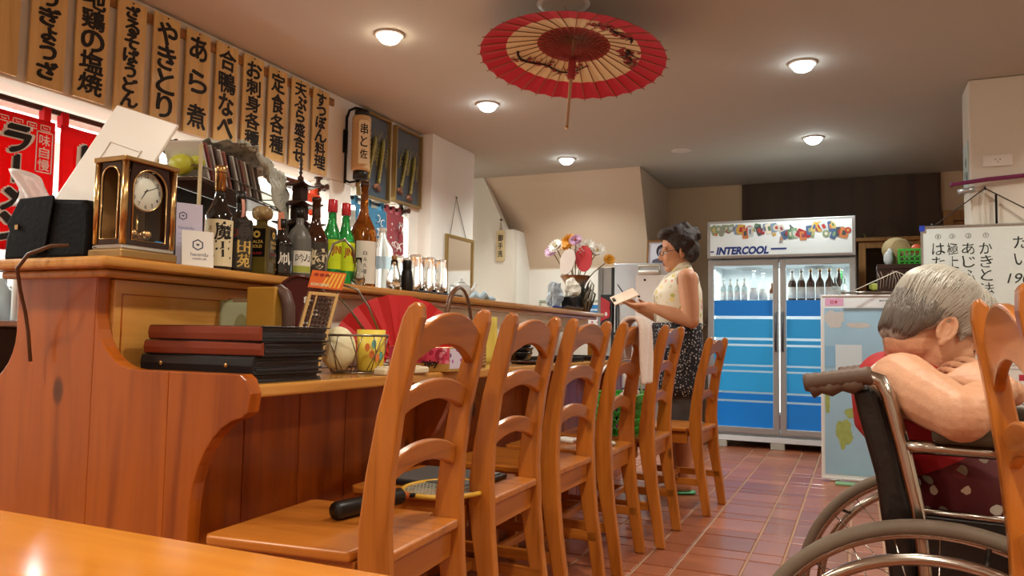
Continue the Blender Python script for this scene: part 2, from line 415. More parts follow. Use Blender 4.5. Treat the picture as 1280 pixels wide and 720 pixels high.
# ------------------------------------------------------------------ lights the room has
M_lens_w = mat('lens_warm', (1,1,1), .4, emit=(1.0,0.86,0.66), es=26)
M_lens_c = mat('lens_cool', (1,1,1), .4, emit=(0.86,0.96,1.0), es=26)
M_trim = mat('downlight_trim', C('d8d2c8'), .4)
def downlight(x, y, label, warm=False, power=62, group='recessed ceiling downlights'):
    t = T('ceiling_downlight', label, 'light', (x,y,H), 0, group if 'seen' not in label else None)
    obj('trim_ring', MB().lathe([(.063,-.001),(.082,-.001),(.084,-.006),(.072,-.012),(.063,-.008)],28), M_trim, t)
    obj('lens', MB().lathe([(0,-.054),(.024,-.052),(.046,-.041),(.060,-.023),(.062,-.009),(.0,-.003)],24), M_lens_w if warm else M_lens_c, t)
    ld = bpy.data.lights.new('downlight_lamp', 'SPOT'); ld.energy = power; ld.spot_size = radians(150); ld.spot_blend = 0.8; ld.shadow_soft_size = .06
    ld.color = (1.0,0.93,0.78) if warm else (0.95,0.985,0.93)
    lo = bpy.data.objects.new('downlight_lamp', ld); COL.objects.link(lo); lo.location = (0,0,-.125); lo.parent = t
downlight(-2.30,3.44,'warm round downlight nearest the menu boards, glowing yellowish',True)
downlight(-2.35,4.76,'cool white downlight left of the red parasol')
downlight(-2.40,6.50,'cool white downlight farthest back, in front of the stair soffit')
downlight(-0.28,4.70,'cool white downlight right of the red parasol, the nearer of the right pair')
downlight(-0.31,6.48,'cool white downlight right side, the farther one above the glass-door fridge')
for x in (-2.3,-0.28,1.7):
    for y in (2.0,0.3,-1.4):
        if x < -2 and y > 1: continue
        downlight(x, y, 'recessed round downlight, %s row, %s from the camera end' % ({-2.3:'left',-0.28:'middle',1.7:'right'}[x],{-1.4:'first',0.3:'second',2.0:'third'}[y]), True, 62, 'downlights over the near tables')
for y in (4.7,): downlight(1.7,y,'recessed round downlight right of the pillar', True)
struct('ceiling_kitchen', MB().box(-4.35,-3.42,-2.35,5.28,1.981,H-.001), M_wallw)
# fluorescent battens lighting the kitchen side
M_tube = mat('fluorescent_tube', (1,1,1), .4, emit=(0.88,1.0,0.98), es=9)
def batten_light(y0, y1, x, label):
    t = T('fluorescent_light', label, 'light', (x,(y0+y1)/2,1.93), 0, 'fluorescent battens over the kitchen pass')
    L_ = (y1-y0)/2
    obj('housing', MB().box(-.04,.04,-L_,L_,-.0,.05), M_white, t, bevel=.004)
    obj('tube', MB().tube([(0,-L_+.03,-.025),(0,L_-.03,-.025)],.016,12), M_tube, t)
    ld = bpy.data.lights.new('batten_lamp', 'AREA'); ld.shape = 'RECTANGLE'; ld.size = .12; ld.size_y = 2*L_-.1; ld.energy = 30*(y1-y0); ld.color = (.90,1,.97)
    lo = bpy.data.objects.new('batten_lamp', ld); COL.objects.link(lo); lo.location = (0,0,-.06); lo.parent = t
batten_light(0.4,1.9,-3.75,'white fluorescent batten behind the red door curtains, near end')
batten_light(2.0,3.6,-3.75,'white fluorescent batten behind the red door curtains, middle')
batten_light(3.8,5.2,-3.75,'white fluorescent batten behind the blue door curtain, far end')
kc = T('kitchen_counter','white kitchen counter behind the bar under the door curtains','counter',(-4.0,2.6,0))
obj('cabinet_body', MB().box(-.34,.2,-2.5,2.6,0,.86), M_wallw, kc, bevel=.004)
obj('worktop', MB().box(-.34,.23,-2.5,2.6,.86,.90), M_steel, kc, bevel=.004)
kt = T('kitchen_cart','dark kitchen cart with bottles behind the near end of the bar','cart',(-2.62,1.62,0))
obj('cart_body',MB().box(-.20,.20,-.30,.35,.10,.88),M_black,kt,bevel=.006); obj('cart_top',MB().box(-.22,.22,-.32,.37,.881,.90),M_steel,kt,bevel=.003)
for sx in (-.18,.18):
    for sy in (-.27,.32): obj('castor',MB().sphere((sx,sy,.05),(.05,.03,.05),12,8),M_black,kt)
obj('pipe',MB().tube([(.16,-.02,.901),(.16,-.02,1.16)],.012,10),M_white,kt); obj('pipe',MB().tube([(.16,-.02,1.0),(.16,.28,1.0)],.010,10),M_white,kt)
for k,(dx,dy,hh) in enumerate(((.02,.02,.14),(.08,.12,.17),(-.06,.1,.12),(.05,.22,.15))):
    S('kitchen_jar',MB().lathe([(0,0),(.035,0),(.038,.02),(.036,hh*.7),(.018,hh*.85),(.018,hh),(0,hh)],16),mat('jar_tone_%d'%k,C(['b9c6cc','8fa3ad','d8d4cc','a3b4b0'][k]),.15,trans=.3),'%s jar on the dark kitchen cart' % ['front','tall','rear left','rear right'][k],'jar','jars on the kitchen cart',loc=(-2.62+dx,1.62+dy,.9004))
# ------------------------------------------------------------------ bar counter
def arc(cx, cz, r, a0, a1, n=10, rz=None):
    rz = rz or r
    return [(cx+r*cos(radians(a0+(a1-a0)*i/n)), cz+rz*sin(radians(a0+(a1-a0)*i/n))) for i in range(n+1)]
bar = T('bar_counter','long lacquered pine bar counter with a raised shelf and curved end panel','counter',(0,0,0))
BX, BF, BY0, BY1, CT, SH = -1.66, -1.215, 1.28, 4.98, 0.76, 1.045
pr = [(-1.62,0),(-1.34,0),(-1.338,.46)] + arc(-1.338+.16,.46,.16,180,97,8,.235)[1:] + \
     [(-1.182,.705),(-1.176,.745),(-1.19,.775),(-1.205,.785)] + arc(-1.52,.925,.14,270,180,9)[0:] + [(BX,1.012),(-1.955,1.012),(-1.95,.87)] + arc(-2.09,.87,.14,0,-60,5)[1:] + [(-2.06,.72),(-2.06,0)]
# end panel: three boards side by side, cut from the same outline
def clip(poly, a, b):
    def half(P, xx, keep):
        out = []
        for i in range(len(P)):
            p, q = P[i], P[(i+1) % len(P)]
            ip, iq = keep(p[0]-xx), keep(q[0]-xx)
            if ip: out.append(p)
            if ip != iq:
                t = (xx-p[0])/(q[0]-p[0]); out.append((xx, p[1]+t*(q[1]-p[1])))
        return out
    return half(half(poly, a, lambda d: d >= 0), b, lambda d: d <= 0)
for a, b in ((-2.07,-1.664),(-1.664,-1.415),(-1.415,-1.10)):
    pc = clip(pr, a+.0004, b-.0004)
    obj('end_board', MB().prism(pc, BY0-.005, BY0+.03, 'y'), M_bar['z'], bar, bevel=.0025, fixn=True)
knob_pts = [(-1.55,.79),(-1.50,.765)]
obj('shelf_top', MB().box(-2.03,-1.555,BY0-.075,BY1,SH-.026,SH), M_top['y'], bar, bevel=.009, seg=3)
obj('shelf_moulding', MB().box(-1.985,-1.60,BY0-.03,BY1-.02,SH-.045,SH-.0265), M_top['y'], bar, bevel=.006)
obj('counter_top', MB().box(-1.64,BF,BY0+.031,BY1,CT-.03,CT), M_top['y'], bar, bevel=.007, seg=3)
obj('riser_board', MB().box(-1.69,-1.645,BY0+.031,2.02,CT+.001,SH-.046), M_top['y'], bar, bevel=.002)
g_ = MB(); g_.box(-1.6449,-1.6442,1.33,1.334,.79,.965); g_.box(-1.6449,-1.6442,1.334,1.95,.962,.965)
obj('riser_groove', g_, M_bar['y'], bar)
obj('riser_tile', MB().box(-1.70,-1.66,2.021,BY1-.02,CT+.001,SH-.046), M_wallw, bar, label='white tiled riser')
obj('back_board', MB().box(-1.99,-1.96,BY0+.031,BY1-.02,0.02,SH-.046), M_bar['z'], bar)
y_ = BY0+.031
while y_ < BY1-.03:
    y2 = min(y_+.212, BY1-.02)
    obj('front_plank', MB().box(-1.45,-1.42,y_+.001,y2-.001,0,CT-.031), M_bar['z'], bar, bevel=.004)
    y_ = y2
for yy in (2.35,3.4,4.4):
    obj('bracket', MB().prism([(-1.419,.40),(-1.419,.729),(-1.26,.729),(-1.27,.70)]+[(-1.29-.10*t,.68-.20*t**.6) for t in (.2,.5,.8)], yy, yy+.03, 'y'), M_bar['z'], bar, fixn=True)

# foreground table
tb = T('dining_table','glossy orange pine table top across the lower left foreground','table',(-.55,-.15,0))
obj('tabletop', MB().box(-1.35,.62,-.45,.533,.712,.74), M_table, tb, bevel=.006, seg=3)
obj('apron', MB().box(-1.2,.5,-.35,.42,.64,.711), M_pine['x'], tb, bevel=.004)
for sx in (-1.22,.46):
    for sy in (-.38,.36): obj('leg', MB().box(sx,sx+.06,sy,sy+.06,0,.711), M_pine['z'], tb, bevel=.004)

# ------------------------------------------------------------------ ladder-back pine chairs
CZ = [0,.12,.25,.36,.43,.50,.60,.72,.84,.91,.932,.94]
CXc = [.060,.043,.021,.006,.0,-.002,.006,.025,.053,.071,.077,.079]
CW = [.021,.023,.026,.031,.034,.032,.028,.025,.023,.021,.014,.003]
def cx_at(z):
    for i in range(len(CZ)-1):
        if z <= CZ[i+1]: t = (z-CZ[i])/(CZ[i+1]-CZ[i]); return CXc[i]+t*(CXc[i+1]-CXc[i])
    return CXc[-1]
def rail(zc, zh, drop, hw=.157):
    n = 12; poly = []
    for i in range(n+1):
        y = -hw+2*hw*i/n; poly.append((y, zc+zh/2-drop*(y/hw)**2))
    for i in range(n,-1,-1):
        y = -hw+2*hw*i/n; poly.append((y, zc-zh/2-drop*1.05*(y/hw)**2))
    m = MB(); N = len(poly)
    f = [(cx_at(z)-.011, y, z) for y,z in poly]; b = [(cx_at(z)+.011, y, z) for y,z in poly]
    m.add(f+b, [(i, i+1, N-2-i, N-1-i) for i in range(n)] + [(N+i+1, N+i, N+N-1-i, N+N-2-i) for i in range(n)] + [(i,N+i,N+(i+1)%N,(i+1)%N) for i in range(N)])
    return m
def make_chair(name, label, group):
    t = T(name, label, 'chair', (0,0,0), 0, group)
    prof = [(x-w_, z) for x,z,w_ in zip(CXc,CZ,CW)] + [(x+w_, z) for x,z,w_ in list(zip(CXc,CZ,CW))[::-1]]
    for y0 in (-.187,.157):
        obj('back_post', MB().prism(prof, y0, y0+.030, 'y'), M_chair['z'], t, bevel=.005, fixn=True)
    obj('crest_rail', rail(.892,.068,.045), M_chair['y'], t, bevel=.004, fixn=True)
    obj('back_rail', rail(.762,.045,.030), M_chair['y'], t, bevel=.004, fixn=True)
    obj('back_rail', rail(.628,.045,.030), M_chair['y'], t, bevel=.004, fixn=True)
    seat = [(.03,-.156),(.03,.156),(-.045,.156),(-.05,.19),(-.385,.20),(-.40,.185),(-.40,-.185),(-.385,-.20),(-.05,-.19),(-.045,-.156)]
    obj('seat', MB().prism(seat, .43,.452,'z'), M_chair['x'], t, bevel=.006, seg=3, fixn=True)
    obj('rear_apron', MB().box(-.012,.012,-.156,.156,.362,.429), M_chair['y'], t, bevel=.003)
    obj('front_apron', MB().box(-.385,-.365,-.137,.137,.368,.429), M_chair['y'], t, bevel=.003)
    for s in (-1,1):
        obj('side_apron', MB().box(-.352,-.046,s*.163-.010,s*.163+.010,.368,.429), M_chair['x'], t, bevel=.003)
        obj('front_leg', MB().add([(-.378,s*.163-.017,0),(-.348,s*.163-.017,0),(-.348,s*.163+.017,0),(-.378,s*.163+.017,0),(-.392,s*.163-.022,.429),(-.35,s*.163-.022,.429),(-.35,s*.163+.022,.429),(-.392,s*.163+.022,.429)],[(0,3,2,1),(4,5,6,7),(0,1,5,4),(1,2,6,5),(2,3,7,6),(3,0,4,7)]), M_chair['z'], t, bevel=.004)
        obj('stretcher', MB().box(-.352,.05,s*.166-.009,s*.166+.009,.150,.185), M_chair['x'], t, bevel=.003)
    obj('stretcher', MB().box(-.20,-.18,-.156,.156,.155,.182), M_chair['y'], t, bevel=.003)
    return t
GC = 'pine ladder-back chairs along the bar'
ch1 = make_chair('ladder_back_chair','pine ladder-back chair nearest the camera at the bar, badminton racket on its seat',GC)
ch1.location = (-.872,1.462,0); ch1.rotation_euler.z = radians(4)
dup(ch1, (-.915,2.03,0), radians(1.5), 'second pine ladder-back chair along the bar, dark flat tray on its seat')
dup(ch1, (-.912,2.53,0), radians(-1), 'third pine ladder-back chair along the bar, with an empty seat')
dup(ch1, (-.885,3.00,0), radians(1), 'fourth pine ladder-back chair along the bar, pale towel over its back')
dup(ch1, (-.83,3.45,0), radians(1), 'fifth pine ladder-back chair along the bar, green basket on its seat')
dup(ch1, (-.745,4.15,0), radians(-4), 'farthest pine ladder-back chair, pulled out from the bar in front of the standing woman', .95)
rc = dup(ch1, (.208,1.09,0), radians(180), 'pine ladder-back chair in the right foreground in front of the wheelchair', (.68,1,1)); del rc['group']

# ------------------------------------------------------------------ menu boards on the bulkhead
boards = ['',' 作りぎょうざ','地鶏の塩焼','ざるそばうどん','やきとり','あら煮','合鴨なべ','お刺身各種','定食各種','天ぷら盛合せ','すっぽん料理']
desc = ['plain pine board at the left frame edge','pine menu board reading gyoza, second from the left','pine menu board with five characters, third from the left','pine menu board lettered for soba and udon noodles','pine menu board with four characters for grilled chicken','pine menu board with three large characters, above the clock','pine menu board with duck pot lettering, cut knot at its lower end','pine menu board for assorted sashimi, left of the set meal board','pine menu board for set meals','pine menu board for tempura, second from the right','rightmost pine menu board, beside the black-bracketed lantern']
struct('trim_1', MB().box(-3.219,-3.205,1.4,4.16,2.405,2.455), M_batten, bevel=.002)
for k, (s_, d_) in enumerate(zip(boards, desc)):
    y0 = 2.895+.206*(k-5)
    t = T('menu_board', d_, 'sign', (-3.1915,y0+.082,2.197), 0, 'pine menu boards under the ceiling')
    dz = random.uniform(-.006,.006)
    obj('board', MB().box(-.012,0,-.080,.080,-.278+dz,.278+dz), M_sign, t, bevel=.002)
    M = frame((.0012,0,0),(0,1,0),(0,0,1)); n = max(1, len(s_.replace(' ','')))
    if s_:
        g = MB(); s2 = s_.strip(); eff = sum(.7 if c in 'っゃゅょ' else 1 for c in s2)
        chh = min(.135, .50/eff); gap = (.50-chh*eff)/max(1,len(s2)-1) if len(s2) > 1 else 0
        gap = min(gap, .06); tot = chh*eff+gap*(len(s2)-1)
        vtext(g, s2, .115, chh, M, top=tot/2, bold=.045, wob=.06, gap=gap)
        obj('lettering', g, M_ink, t, label='black brush lettering')
    nail = MB().lathe([(0,0),(.004,0),(.004,.004),(0,.005)],8,M=Matrix.Translation((0,0,.265+dz)) @ Matrix.Rotation(pi/2,4,'Y'))
    obj('nail', nail, M_iron, t)

# ------------------------------------------------------------------ rod and cloth door curtains
rod = T('curtain_rod','dark turned wooden curtain rod under the menu boards','rod',(-3.27,0,1.845))
obj('pole', MB().tube([(0,.9,0),(0,5.15,0)],.013,12), M_dkwood, rod)
for yb in (1.20,2.86,4.10,5.12):
    o = obj('rod_bracket', MB().lathe([(.0,.069),(.028,.069),(.030,.06),(.016,.052),(.014,.035),(.024,.025),(.027,0),(.022,-.02),(.010,-.028),(.010,-.036),(.016,-.044),(.0,-.055)],18,c=(0,yb,0)), M_dkwood, rod)
    obj('finial', MB().lathe([(0,0),(.016,.004),(.02,.02),(.012,.034),(.018,.045),(.02,.058),(.0,.072)],16,M=Matrix.Translation((.02,yb,0)) @ Matrix.Rotation(pi/2,4,'Y')), M_dkwood, o)
def noren(name, y0, y1, z0, z1, m, label, x=-3.235, amp=.010, waves=3, group=None):
    t = T(name, label, 'curtain', (x,(y0+y1)/2,z1), 0, group)
    W_, Hh = (y1-y0)/2, z1-z0
    obj('cloth', MB().surf(lambda u,v: (amp*sin(u*pi*2*waves)*(.3+v)+.012*v, -W_+2*W_*u, -Hh*v), 28, 10, .002), m, t)
    for k in range(3):
        yy = -W_+.03+(2*W_-.06)*k/2
        obj('loop', MB().box(-.050,-.008,yy-.016,yy+.016,-.005,.062), m, t, bevel=.003)
    return t
NG = 'red cloth door curtains'
n1 = noren('door_curtain',1.72,2.235,1.20,1.785,M_red,'red cloth door curtain with ramen lettering, left edge of frame')
X_ = .016
g = MB(); M = frame((X_,0,0),(0,1,0),(0,0,1))
vtext(g,'ラーメン',.125,.118,M @ Matrix.Translation((.085,0,0)),top=-.055,bold=.13,gap=.006); 
obj('lettering_outline', g, M_white, n1, label='white outline of the lettering')
g = MB(); vtext(g,'ラーメン',.105,.118,M @ Matrix.Translation((.085,0,.003)),top=-.055,bold=.085,gap=.006)
obj('lettering', g, M_ink, n1, label='black lettering')
g = MB()
for a,b,c_,d in ((.165,.17,-.235,-.055),(.235,.24,-.235,-.055),(.165,.24,-.06,-.055),(.165,.24,-.235,-.23)): g.add([(X_,a,c_),(X_,b,c_),(X_,b,d),(X_,a,d)],[(0,1,2,3)])
vtext(g,'味自慢',.05,.052,M @ Matrix.Translation((.2025,0,0)),top=-.066,bold=.02,gap=.002)
for k in range(8):
    yy = -.24+.06*k
    for a,b,c_,d in ((0,.045,-.03,-.026),(0,.004,-.052,-.026),(0,.045,-.052,-.048),(.041,.045,-.042,-.026),(.012,.034,-.042,-.038),(.012,.016,-.042,-.034)):
        g.add([(X_,yy+a,c_),(X_,yy+b,c_),(X_,yy+b,d),(X_,yy+a,d)],[(0,1,2,3)])
obj('border_print', g, M_white, n1, label='white printed border and small boxed characters')
n2 = noren('door_curtain',2.26,2.76,1.20,1.785,M_red,'red cloth door curtain behind the white plastic lid')
g = MB(); vtext(g,'しや',.125,.14,M @ Matrix.Translation((-.10,0,0)),top=-.07,bold=.13); obj('lettering_outline', g, M_white, n2)
g = MB(); vtext(g,'しや',.105,.14,M @ Matrix.Translation((-.10,0,.003)),top=-.07,bold=.085); obj('lettering', g, M_ink, n2)
noren('door_curtain',3.84,4.08,1.64,1.785,mat('orange_red_cloth',C('d8481f'),.8),'orange red cloth curtain showing behind the brown bottles',waves=3)
M_blue = cells('blue_print_cloth', C('3b7a9c'), [C('3b7a9c'),C('dfe6ea'),C('2d6385')], 16, .12)
b1 = noren('door_curtain',4.47,4.86,1.58,1.80,M_blue,'blue cloth curtain with white scroll drawing, below the shrimp frames',waves=2,amp=.02)
def scrolls(par, n, W_, z0, z1, m, seed):
    rnd = random.Random(seed); g = MB()
    for _ in range(n):
        cy, cz, r = rnd.uniform(-W_,W_), rnd.uniform(z0,z1), rnd.uniform(.025,.05); a0 = rnd.uniform(0,6)
        g.tube([(.036, cy+r*(1-.12*i)*cos(a0+i*.6), cz+r*(1-.1*i)*sin(a0+i*.6)) for i in range(8)], .0035, 5)
    obj('scroll_print', g, m, par)
scrolls(b1, 6, .15, -.17, -.05, M_white, 3)
b2 = noren('door_curtain',4.87,5.10,1.44,1.80,cells('red_print_cloth', C('8f3a3f'), [C('8f3a3f'),C('d9d5d0'),C('5a6a72')], 22, .2),'narrow grey and red patterned cloth curtain beside the wall jamb',waves=1,amp=.02)
scrolls(b2, 8, .08, -.3, -.05, M_white, 5)

# ------------------------------------------------------------------ lantern
lt = T('paper_lantern','cream paper lantern with brush characters on a black iron bracket','lantern',(-3.215,4.33,2.18))
br = MB(); br.tube([(.012,-.03,-.27),(.012,-.03,.20)],.009,8); br.tube([(.012,-.03,.18),(.03,-.028,.235),(.07,-.01,.255),(.11,.0,.245),(.115,0,.225)],.009,8); br.tube([(.012,-.03,-.25),(.04,-.02,-.265),(.11,0,-.255)],.008,8)
br.box(0,.012,-.05,-.01,-.06,.10)
obj('bracket', br, M_iron, lt)
M_lan = mat('lantern_paper', C('c9a676'), .7, bump=.1, bscale=20)
obj('lantern_shade', MB().lathe([(.055,-.19)]+[(.062+.004*(i%2),-.185+.37*i/24) for i in range(25)]+[(.055,.19)],22,c=(.115,0,0)), M_lan, lt)
obj('lantern_cap', MB().lathe([(.048,.1905),(.05,.205),(.05,.232),(.04,.234)],22,c=(.115,0,0)), M_black, lt)
obj('lantern_base', MB().lathe([(.04,-.25),(.05,-.245),(.05,-.205),(.048,-.1905)],22,c=(.115,0,0)), M_black, lt)
pl = Matrix.Translation((.115,0,0)) @ Matrix.Rotation(radians(-40),4,'Z')
pm = MB().prism([(-.028,-.15),(.028,-.15),(.036,-.14),(.036,.14),(.028,.15),(-.028,.15),(-.036,.14),(-.036,-.14)],.058,.073,'x',M=pl)
op = obj('name_plate', pm, mat('plate_cream',C('e3cfa8'),.5), lt, bevel=.003, fixn=True)
g = MB(); vtext(g,'串と佐',.05,.078,pl @ frame((.0742,0,0),(0,1,0),(0,0,1)),top=.128,bold=.03,wob=.06,gap=.008)
obj('lettering', g, M_ink, op)

# ------------------------------------------------------------------ framed dried shrimps
M_slate = mat('slate_backing', C('4d5a66'), .6); M_fgold = mat('frame_gold', C('a58a55'), .35, .6)
M_shr = mat('shrimp_shell', C('a8a45c'), .35, coat=.4, var=.35, vscale=60); M_shr2 = mat('shrimp_tail', C('b9805e'), .4, coat=.3, var=.3, vscale=60)
def shadow_box(y0, y1, z0, z1, label):
    W_, Hh = (y1-y0)/2, (z1-z0)/2
    t = T('shadow_box', label, 'frame', (-3.2195,(y0+y1)/2,(z0+z1)/2), 0, 'shadow boxes with shrimps')
    obj('backing', MB().box(.0,.006,-W_+.004,W_-.004,-Hh+.004,Hh-.004), M_slate, t)
    f = MB(); d = .04
    for a,b,c_,e in ((-W_,-W_+.016,-Hh,Hh),(W_-.016,W_,-Hh,Hh),(-W_+.016,W_-.016,-Hh,-Hh+.016),(-W_+.016,W_-.016,Hh-.016,Hh)): f.box(0.0,d,a,b,c_,e)
    obj('frame', f, M_fgold, t, bevel=.002)
    obj('pane', MB().box(d-.008,d-.006,-W_+.016,W_-.016,-Hh+.016,Hh-.016), M_pane, t)
def shrimp(y, z, s, tilt, label):
    t = T('dried_shrimp', label, 'shrimp', (-3.2055,y,z), 0, 'dried shrimps in the shadow boxes', rot=(radians(tilt),0,0), scale=s)
    b = MB()
    b.tube([(.004,0,.13),(.006,0,.10),(.006,.0,.06),(.006,.0,.02)],[(.010,.014),(.011,.034),(.012,.044),(.011,.041)],12)
    obj('carapace', b, M_shr, t)
    for k in range(6):
        zz = .012-.024*k; r = .027-.0027*k
        obj('tail_segment', MB().tube([(.006,.0,zz+.006),(.006,0,zz-.004),(.006,0,zz-.021)],[(.010,r*1.3),(.011,r*1.55),(.010,r*1.25)],12), M_shr, t)
    f = MB()
    for a in (-40,-20,0,20,40):
        f.tube([(.004,0,-.13),(.004,.022*sin(radians(a))*1.5,-.13-.022*cos(radians(a))),(.004,.05*sin(radians(a)),-.13-.05*cos(radians(a)))],[(.002,.005),(.003,.011),(.002,.006)],8)
    obj('tail_fan', f, M_shr2, t)
    a = MB()
    for s_ in (-1,1):
        a.tube([(.006,s_*.008,.125),(.008,s_*.02,.17),(.006,s_*.045,.13),(.004,s_*.06,.06),(.004,s_*.066,-.02)],.0016,5)
        for k in range(4): a.tube([(.004,s_*.024,.08-.02*k),(.004,s_*.05,.085-.024*k),(.004,s_*.056,.06-.026*k)],.0025,5)
    obj('antennae_and_legs', a, M_shr, t)
shadow_box(4.455,4.83,1.855,2.478,'gilt shadow box with two shrimps, nearer the lantern')
shadow_box(4.895,5.283,1.885,2.472,'gilt shadow box with two shrimps, next to the wall pier')
shrimp(4.60,2.15,1.3,-14,'dried olive shrimp, left one in the box beside the lantern')
shrimp(4.72,2.15,1.3,-9,'dried olive shrimp, right one in the box beside the lantern')
shrimp(5.04,2.16,1.2,-14,'dried olive shrimp, left one in the box beside the pier')
shrimp(5.16,2.13,1.2,-9,'dried olive shrimp, right one in the box beside the pier')

# ------------------------------------------------------------------ mirror, plaque
mi = T('wall_mirror','tall gilt-framed mirror hanging by a cord on the white pier','mirror',(-3.0985,5.775,1.41))
f = MB()
for a,b,c_,e in ((-.245,-.215,-.31,.31),(.215,.245,-.31,.31),(-.215,.215,-.31,-.28),(-.215,.215,.28,.31)): f.box(.0,.022,a,b,c_,e)
obj('frame', f, M_fgold, mi, bevel=.003)
obj('glass', MB().box(.002,.012,-.215,.215,-.28,.28), mat('mirror_glass',(.9,.9,.9),.03,1.0), mi)
obj('cord', MB().tube([(.006,-.17,.305),(.006,-.075,.63),(.006,.12,.305)],.003,6), M_wire, mi)
obj('hook', MB().tube([(.0,-.075,.645),(.014,-.075,.635),(.008,-.075,.625)],.004,6), M_iron, mi)
pq = T('wall_plaque','small rounded wooden plaque with three characters hanging on the cream wall','sign',(-3.275,6.997,1.81))
obj('plaque_board', MB().prism([(-.045,-.165),(-.035,-.178),(.035,-.178),(.045,-.165),(.045,.125),(.035,.138),(-.035,.138),(-.045,.125)],-.016,-.001,'y'), mat('plaque_wood',C('c9b083'),.5), pq, bevel=.003, fixn=True)
g = MB(); vtext(g,'御手洗',.055,.072,frame((0,-.0172,0),(1,0,0),(0,0,1)),top=.095,bold=.03,gap=.008); obj('lettering', g, M_ink, pq)
obj('hanging_cord', MB().tube([(-.012,-.008,.137),(0,-.014,.24),(.012,-.008,.137)],.004,6), mat('hemp_cord',C('a98b60'),.8), pq)
obj('peg', MB().lathe([(0,0),(.012,.0),(.012,.012),(0,.016)],12,M=Matrix.Translation((0,0,.245)) @ Matrix.Rotation(pi/2,4,'X')), M_dkwood, pq)
# ------------------------------------------------------------------ things on the raised shelf
SZ = SH+.0004
def text_cyl(mb, body, h, r, a0, z0, bold=0.0, vertical=False, cw=None, wob=0, c=(0,0), gap=0.0):
    """glyphs wrapped on a cylinder of radius r, centred at azimuth a0 and height z0"""
    g = MB()
    if vertical: vtext(g, body, cw or h, h, Matrix.Identity(4), top=(h+gap)*len(body)/2, bold=bold, wob=wob, gap=gap)
    else: text(g, body, h, Matrix.Identity(4), bold, width=cw, wob=wob)
    mb.add([(c[0]+r*cos(a0+p.x/r), c[1]+r*sin(a0+p.x/r), z0+p.y) for p in g.v], g.f); return mb
def label_band(r, a0, half, z0, z1, n=10, c=(0,0)):
    return MB().surf(lambda u,v: (c[0]+r*cos(a0-half+2*half*u), c[1]+r*sin(a0-half+2*half*u), z0+(z1-z0)*v), n, 1, 0.0)
AZ = radians(-42)
BG = 'liquor bottles on the bar shelf'
def bottle(name, label, x, y, prof, m, group=BG, seg=28, cap=None, capmat=None, band=None, bmat=None, baz=AZ, neck=None, neckmat=None):
    t = T(name, label, 'bottle', (x,y,SZ), 0, group)
    b = obj('body', MB().lathe([(0,0)]+prof, seg), m, t)
    if cap: obj('cap', MB().lathe(cap, 20), capmat, t)
    if neck: obj('foil', MB().lathe(neck, 20), neckmat, t)
    lb = None
    if band:
        r, half, z0, z1 = band; lb = obj('label', label_band(r, baz, half, z0, z1), bmat, t)
    return t, lb
M_bbrown = mat('brown_bottle_glass', C('3a1c0b'), .06, coat=.6); M_bblack = mat('black_bottle_glass', C('15110d'), .06, coat=.6)
M_amber = mat('amber_glass', C('8a4a12'), .04, trans=.55, ior=1.3, coat=.4)
M_green = mat('green_glass', C('2f9a4a'), .05, trans=.45, ior=1.3, coat=.4)
M_frost = mat('frosted_grey_glass', C('6d6c66'), .35, trans=.2)
M_olive = mat('olive_liquor_glass', C('5a4a1c'), .06, trans=.3, ior=1.3, coat=.4)
M_lcream = mat('label_cream', C('ddd0aa'), .6); M_ldark = mat('label_dark', C('3b342c'), .5); M_lwhite = mat('label_white', C('e6e3d8'), .6)
M_lime = mat('label_lime', C('c9e012'), .55); M_redcap = mat('red_cap', C('c3202a'), .3, coat=.3); M_dred = mat('dark_red_ink', C('a31f18'), .6); M_gink = mat('gold_ink', C('d8b45a'), .5)
def prof(h, r, sh, nr, lip=True):
    p = [(r-.004,0),(r,.006),(r,h*sh)]
    for i in range(1,8):
        t = i/7; p.append((nr+(r-nr)*(1-t)**1.0*(0.5+0.5*cos(pi*t)) if t < 1 else nr, h*(sh+(.80-sh)*t)))
    p += [(nr,h*.95),(nr+.002,h*.955),(nr+.002,h),(0,h)]
    return p
x0 = -1.64
t, lb = bottle('shochu_bottle','black liquor bottle with gold foil neck and cream brush-lettered label, beside the cards',x0,1.628,prof(.29,.040,.52,.0135),M_bblack,neck=[(.0145,.225),(.0155,.28),(.017,.283),(.017,.298),(0,.30)],neckmat=M_gold,band=(.0408,1.15,.012,.142),bmat=M_lcream)
g = MB(); text_cyl(g,'魔王',.052,.0412,AZ+.28,.085,.035,True,.050,.08); obj('lettering',g,M_ink,lb); g = MB(); text_cyl(g,'名門の粋本格焼酎',.0085,.0412,AZ-.62,.09,0,True,.008); obj('small_lettering',g,M_gold,lb)
t, lb = bottle('shochu_bottle','dark liquor bottle with gold characters on a charcoal label, second from the cards',x0,1.708,prof(.238,.038,.60,.012),M_bblack,cap=[(.014,.205),(.0145,.24),(0,.241)],capmat=M_black,band=(.0388,1.2,.012,.150),bmat=M_ldark)
g = MB(); text_cyl(g,'田苑',.040,.0392,AZ+.33,.055,.035,True,.038,.06); obj('gold_lettering',g,M_gink,lb); g = MB(); text_cyl(g,'黒',.05,.0392,AZ+.33,.122,.03); obj('dark_lettering',g,M_ink,lb)
g = MB(); text_cyl(g,'●',.018,.0392,AZ-.4,.115); obj('red_seal',g,M_dred,lb)
obj('paper_tag',MB().surf(lambda u,v:(.022*cos(AZ)+.004*sin(v*3),.022*sin(AZ)+.012*u,.215-.06*v),3,6,.0006),mat('pink_tag',C('d89a8a'),.6),t)
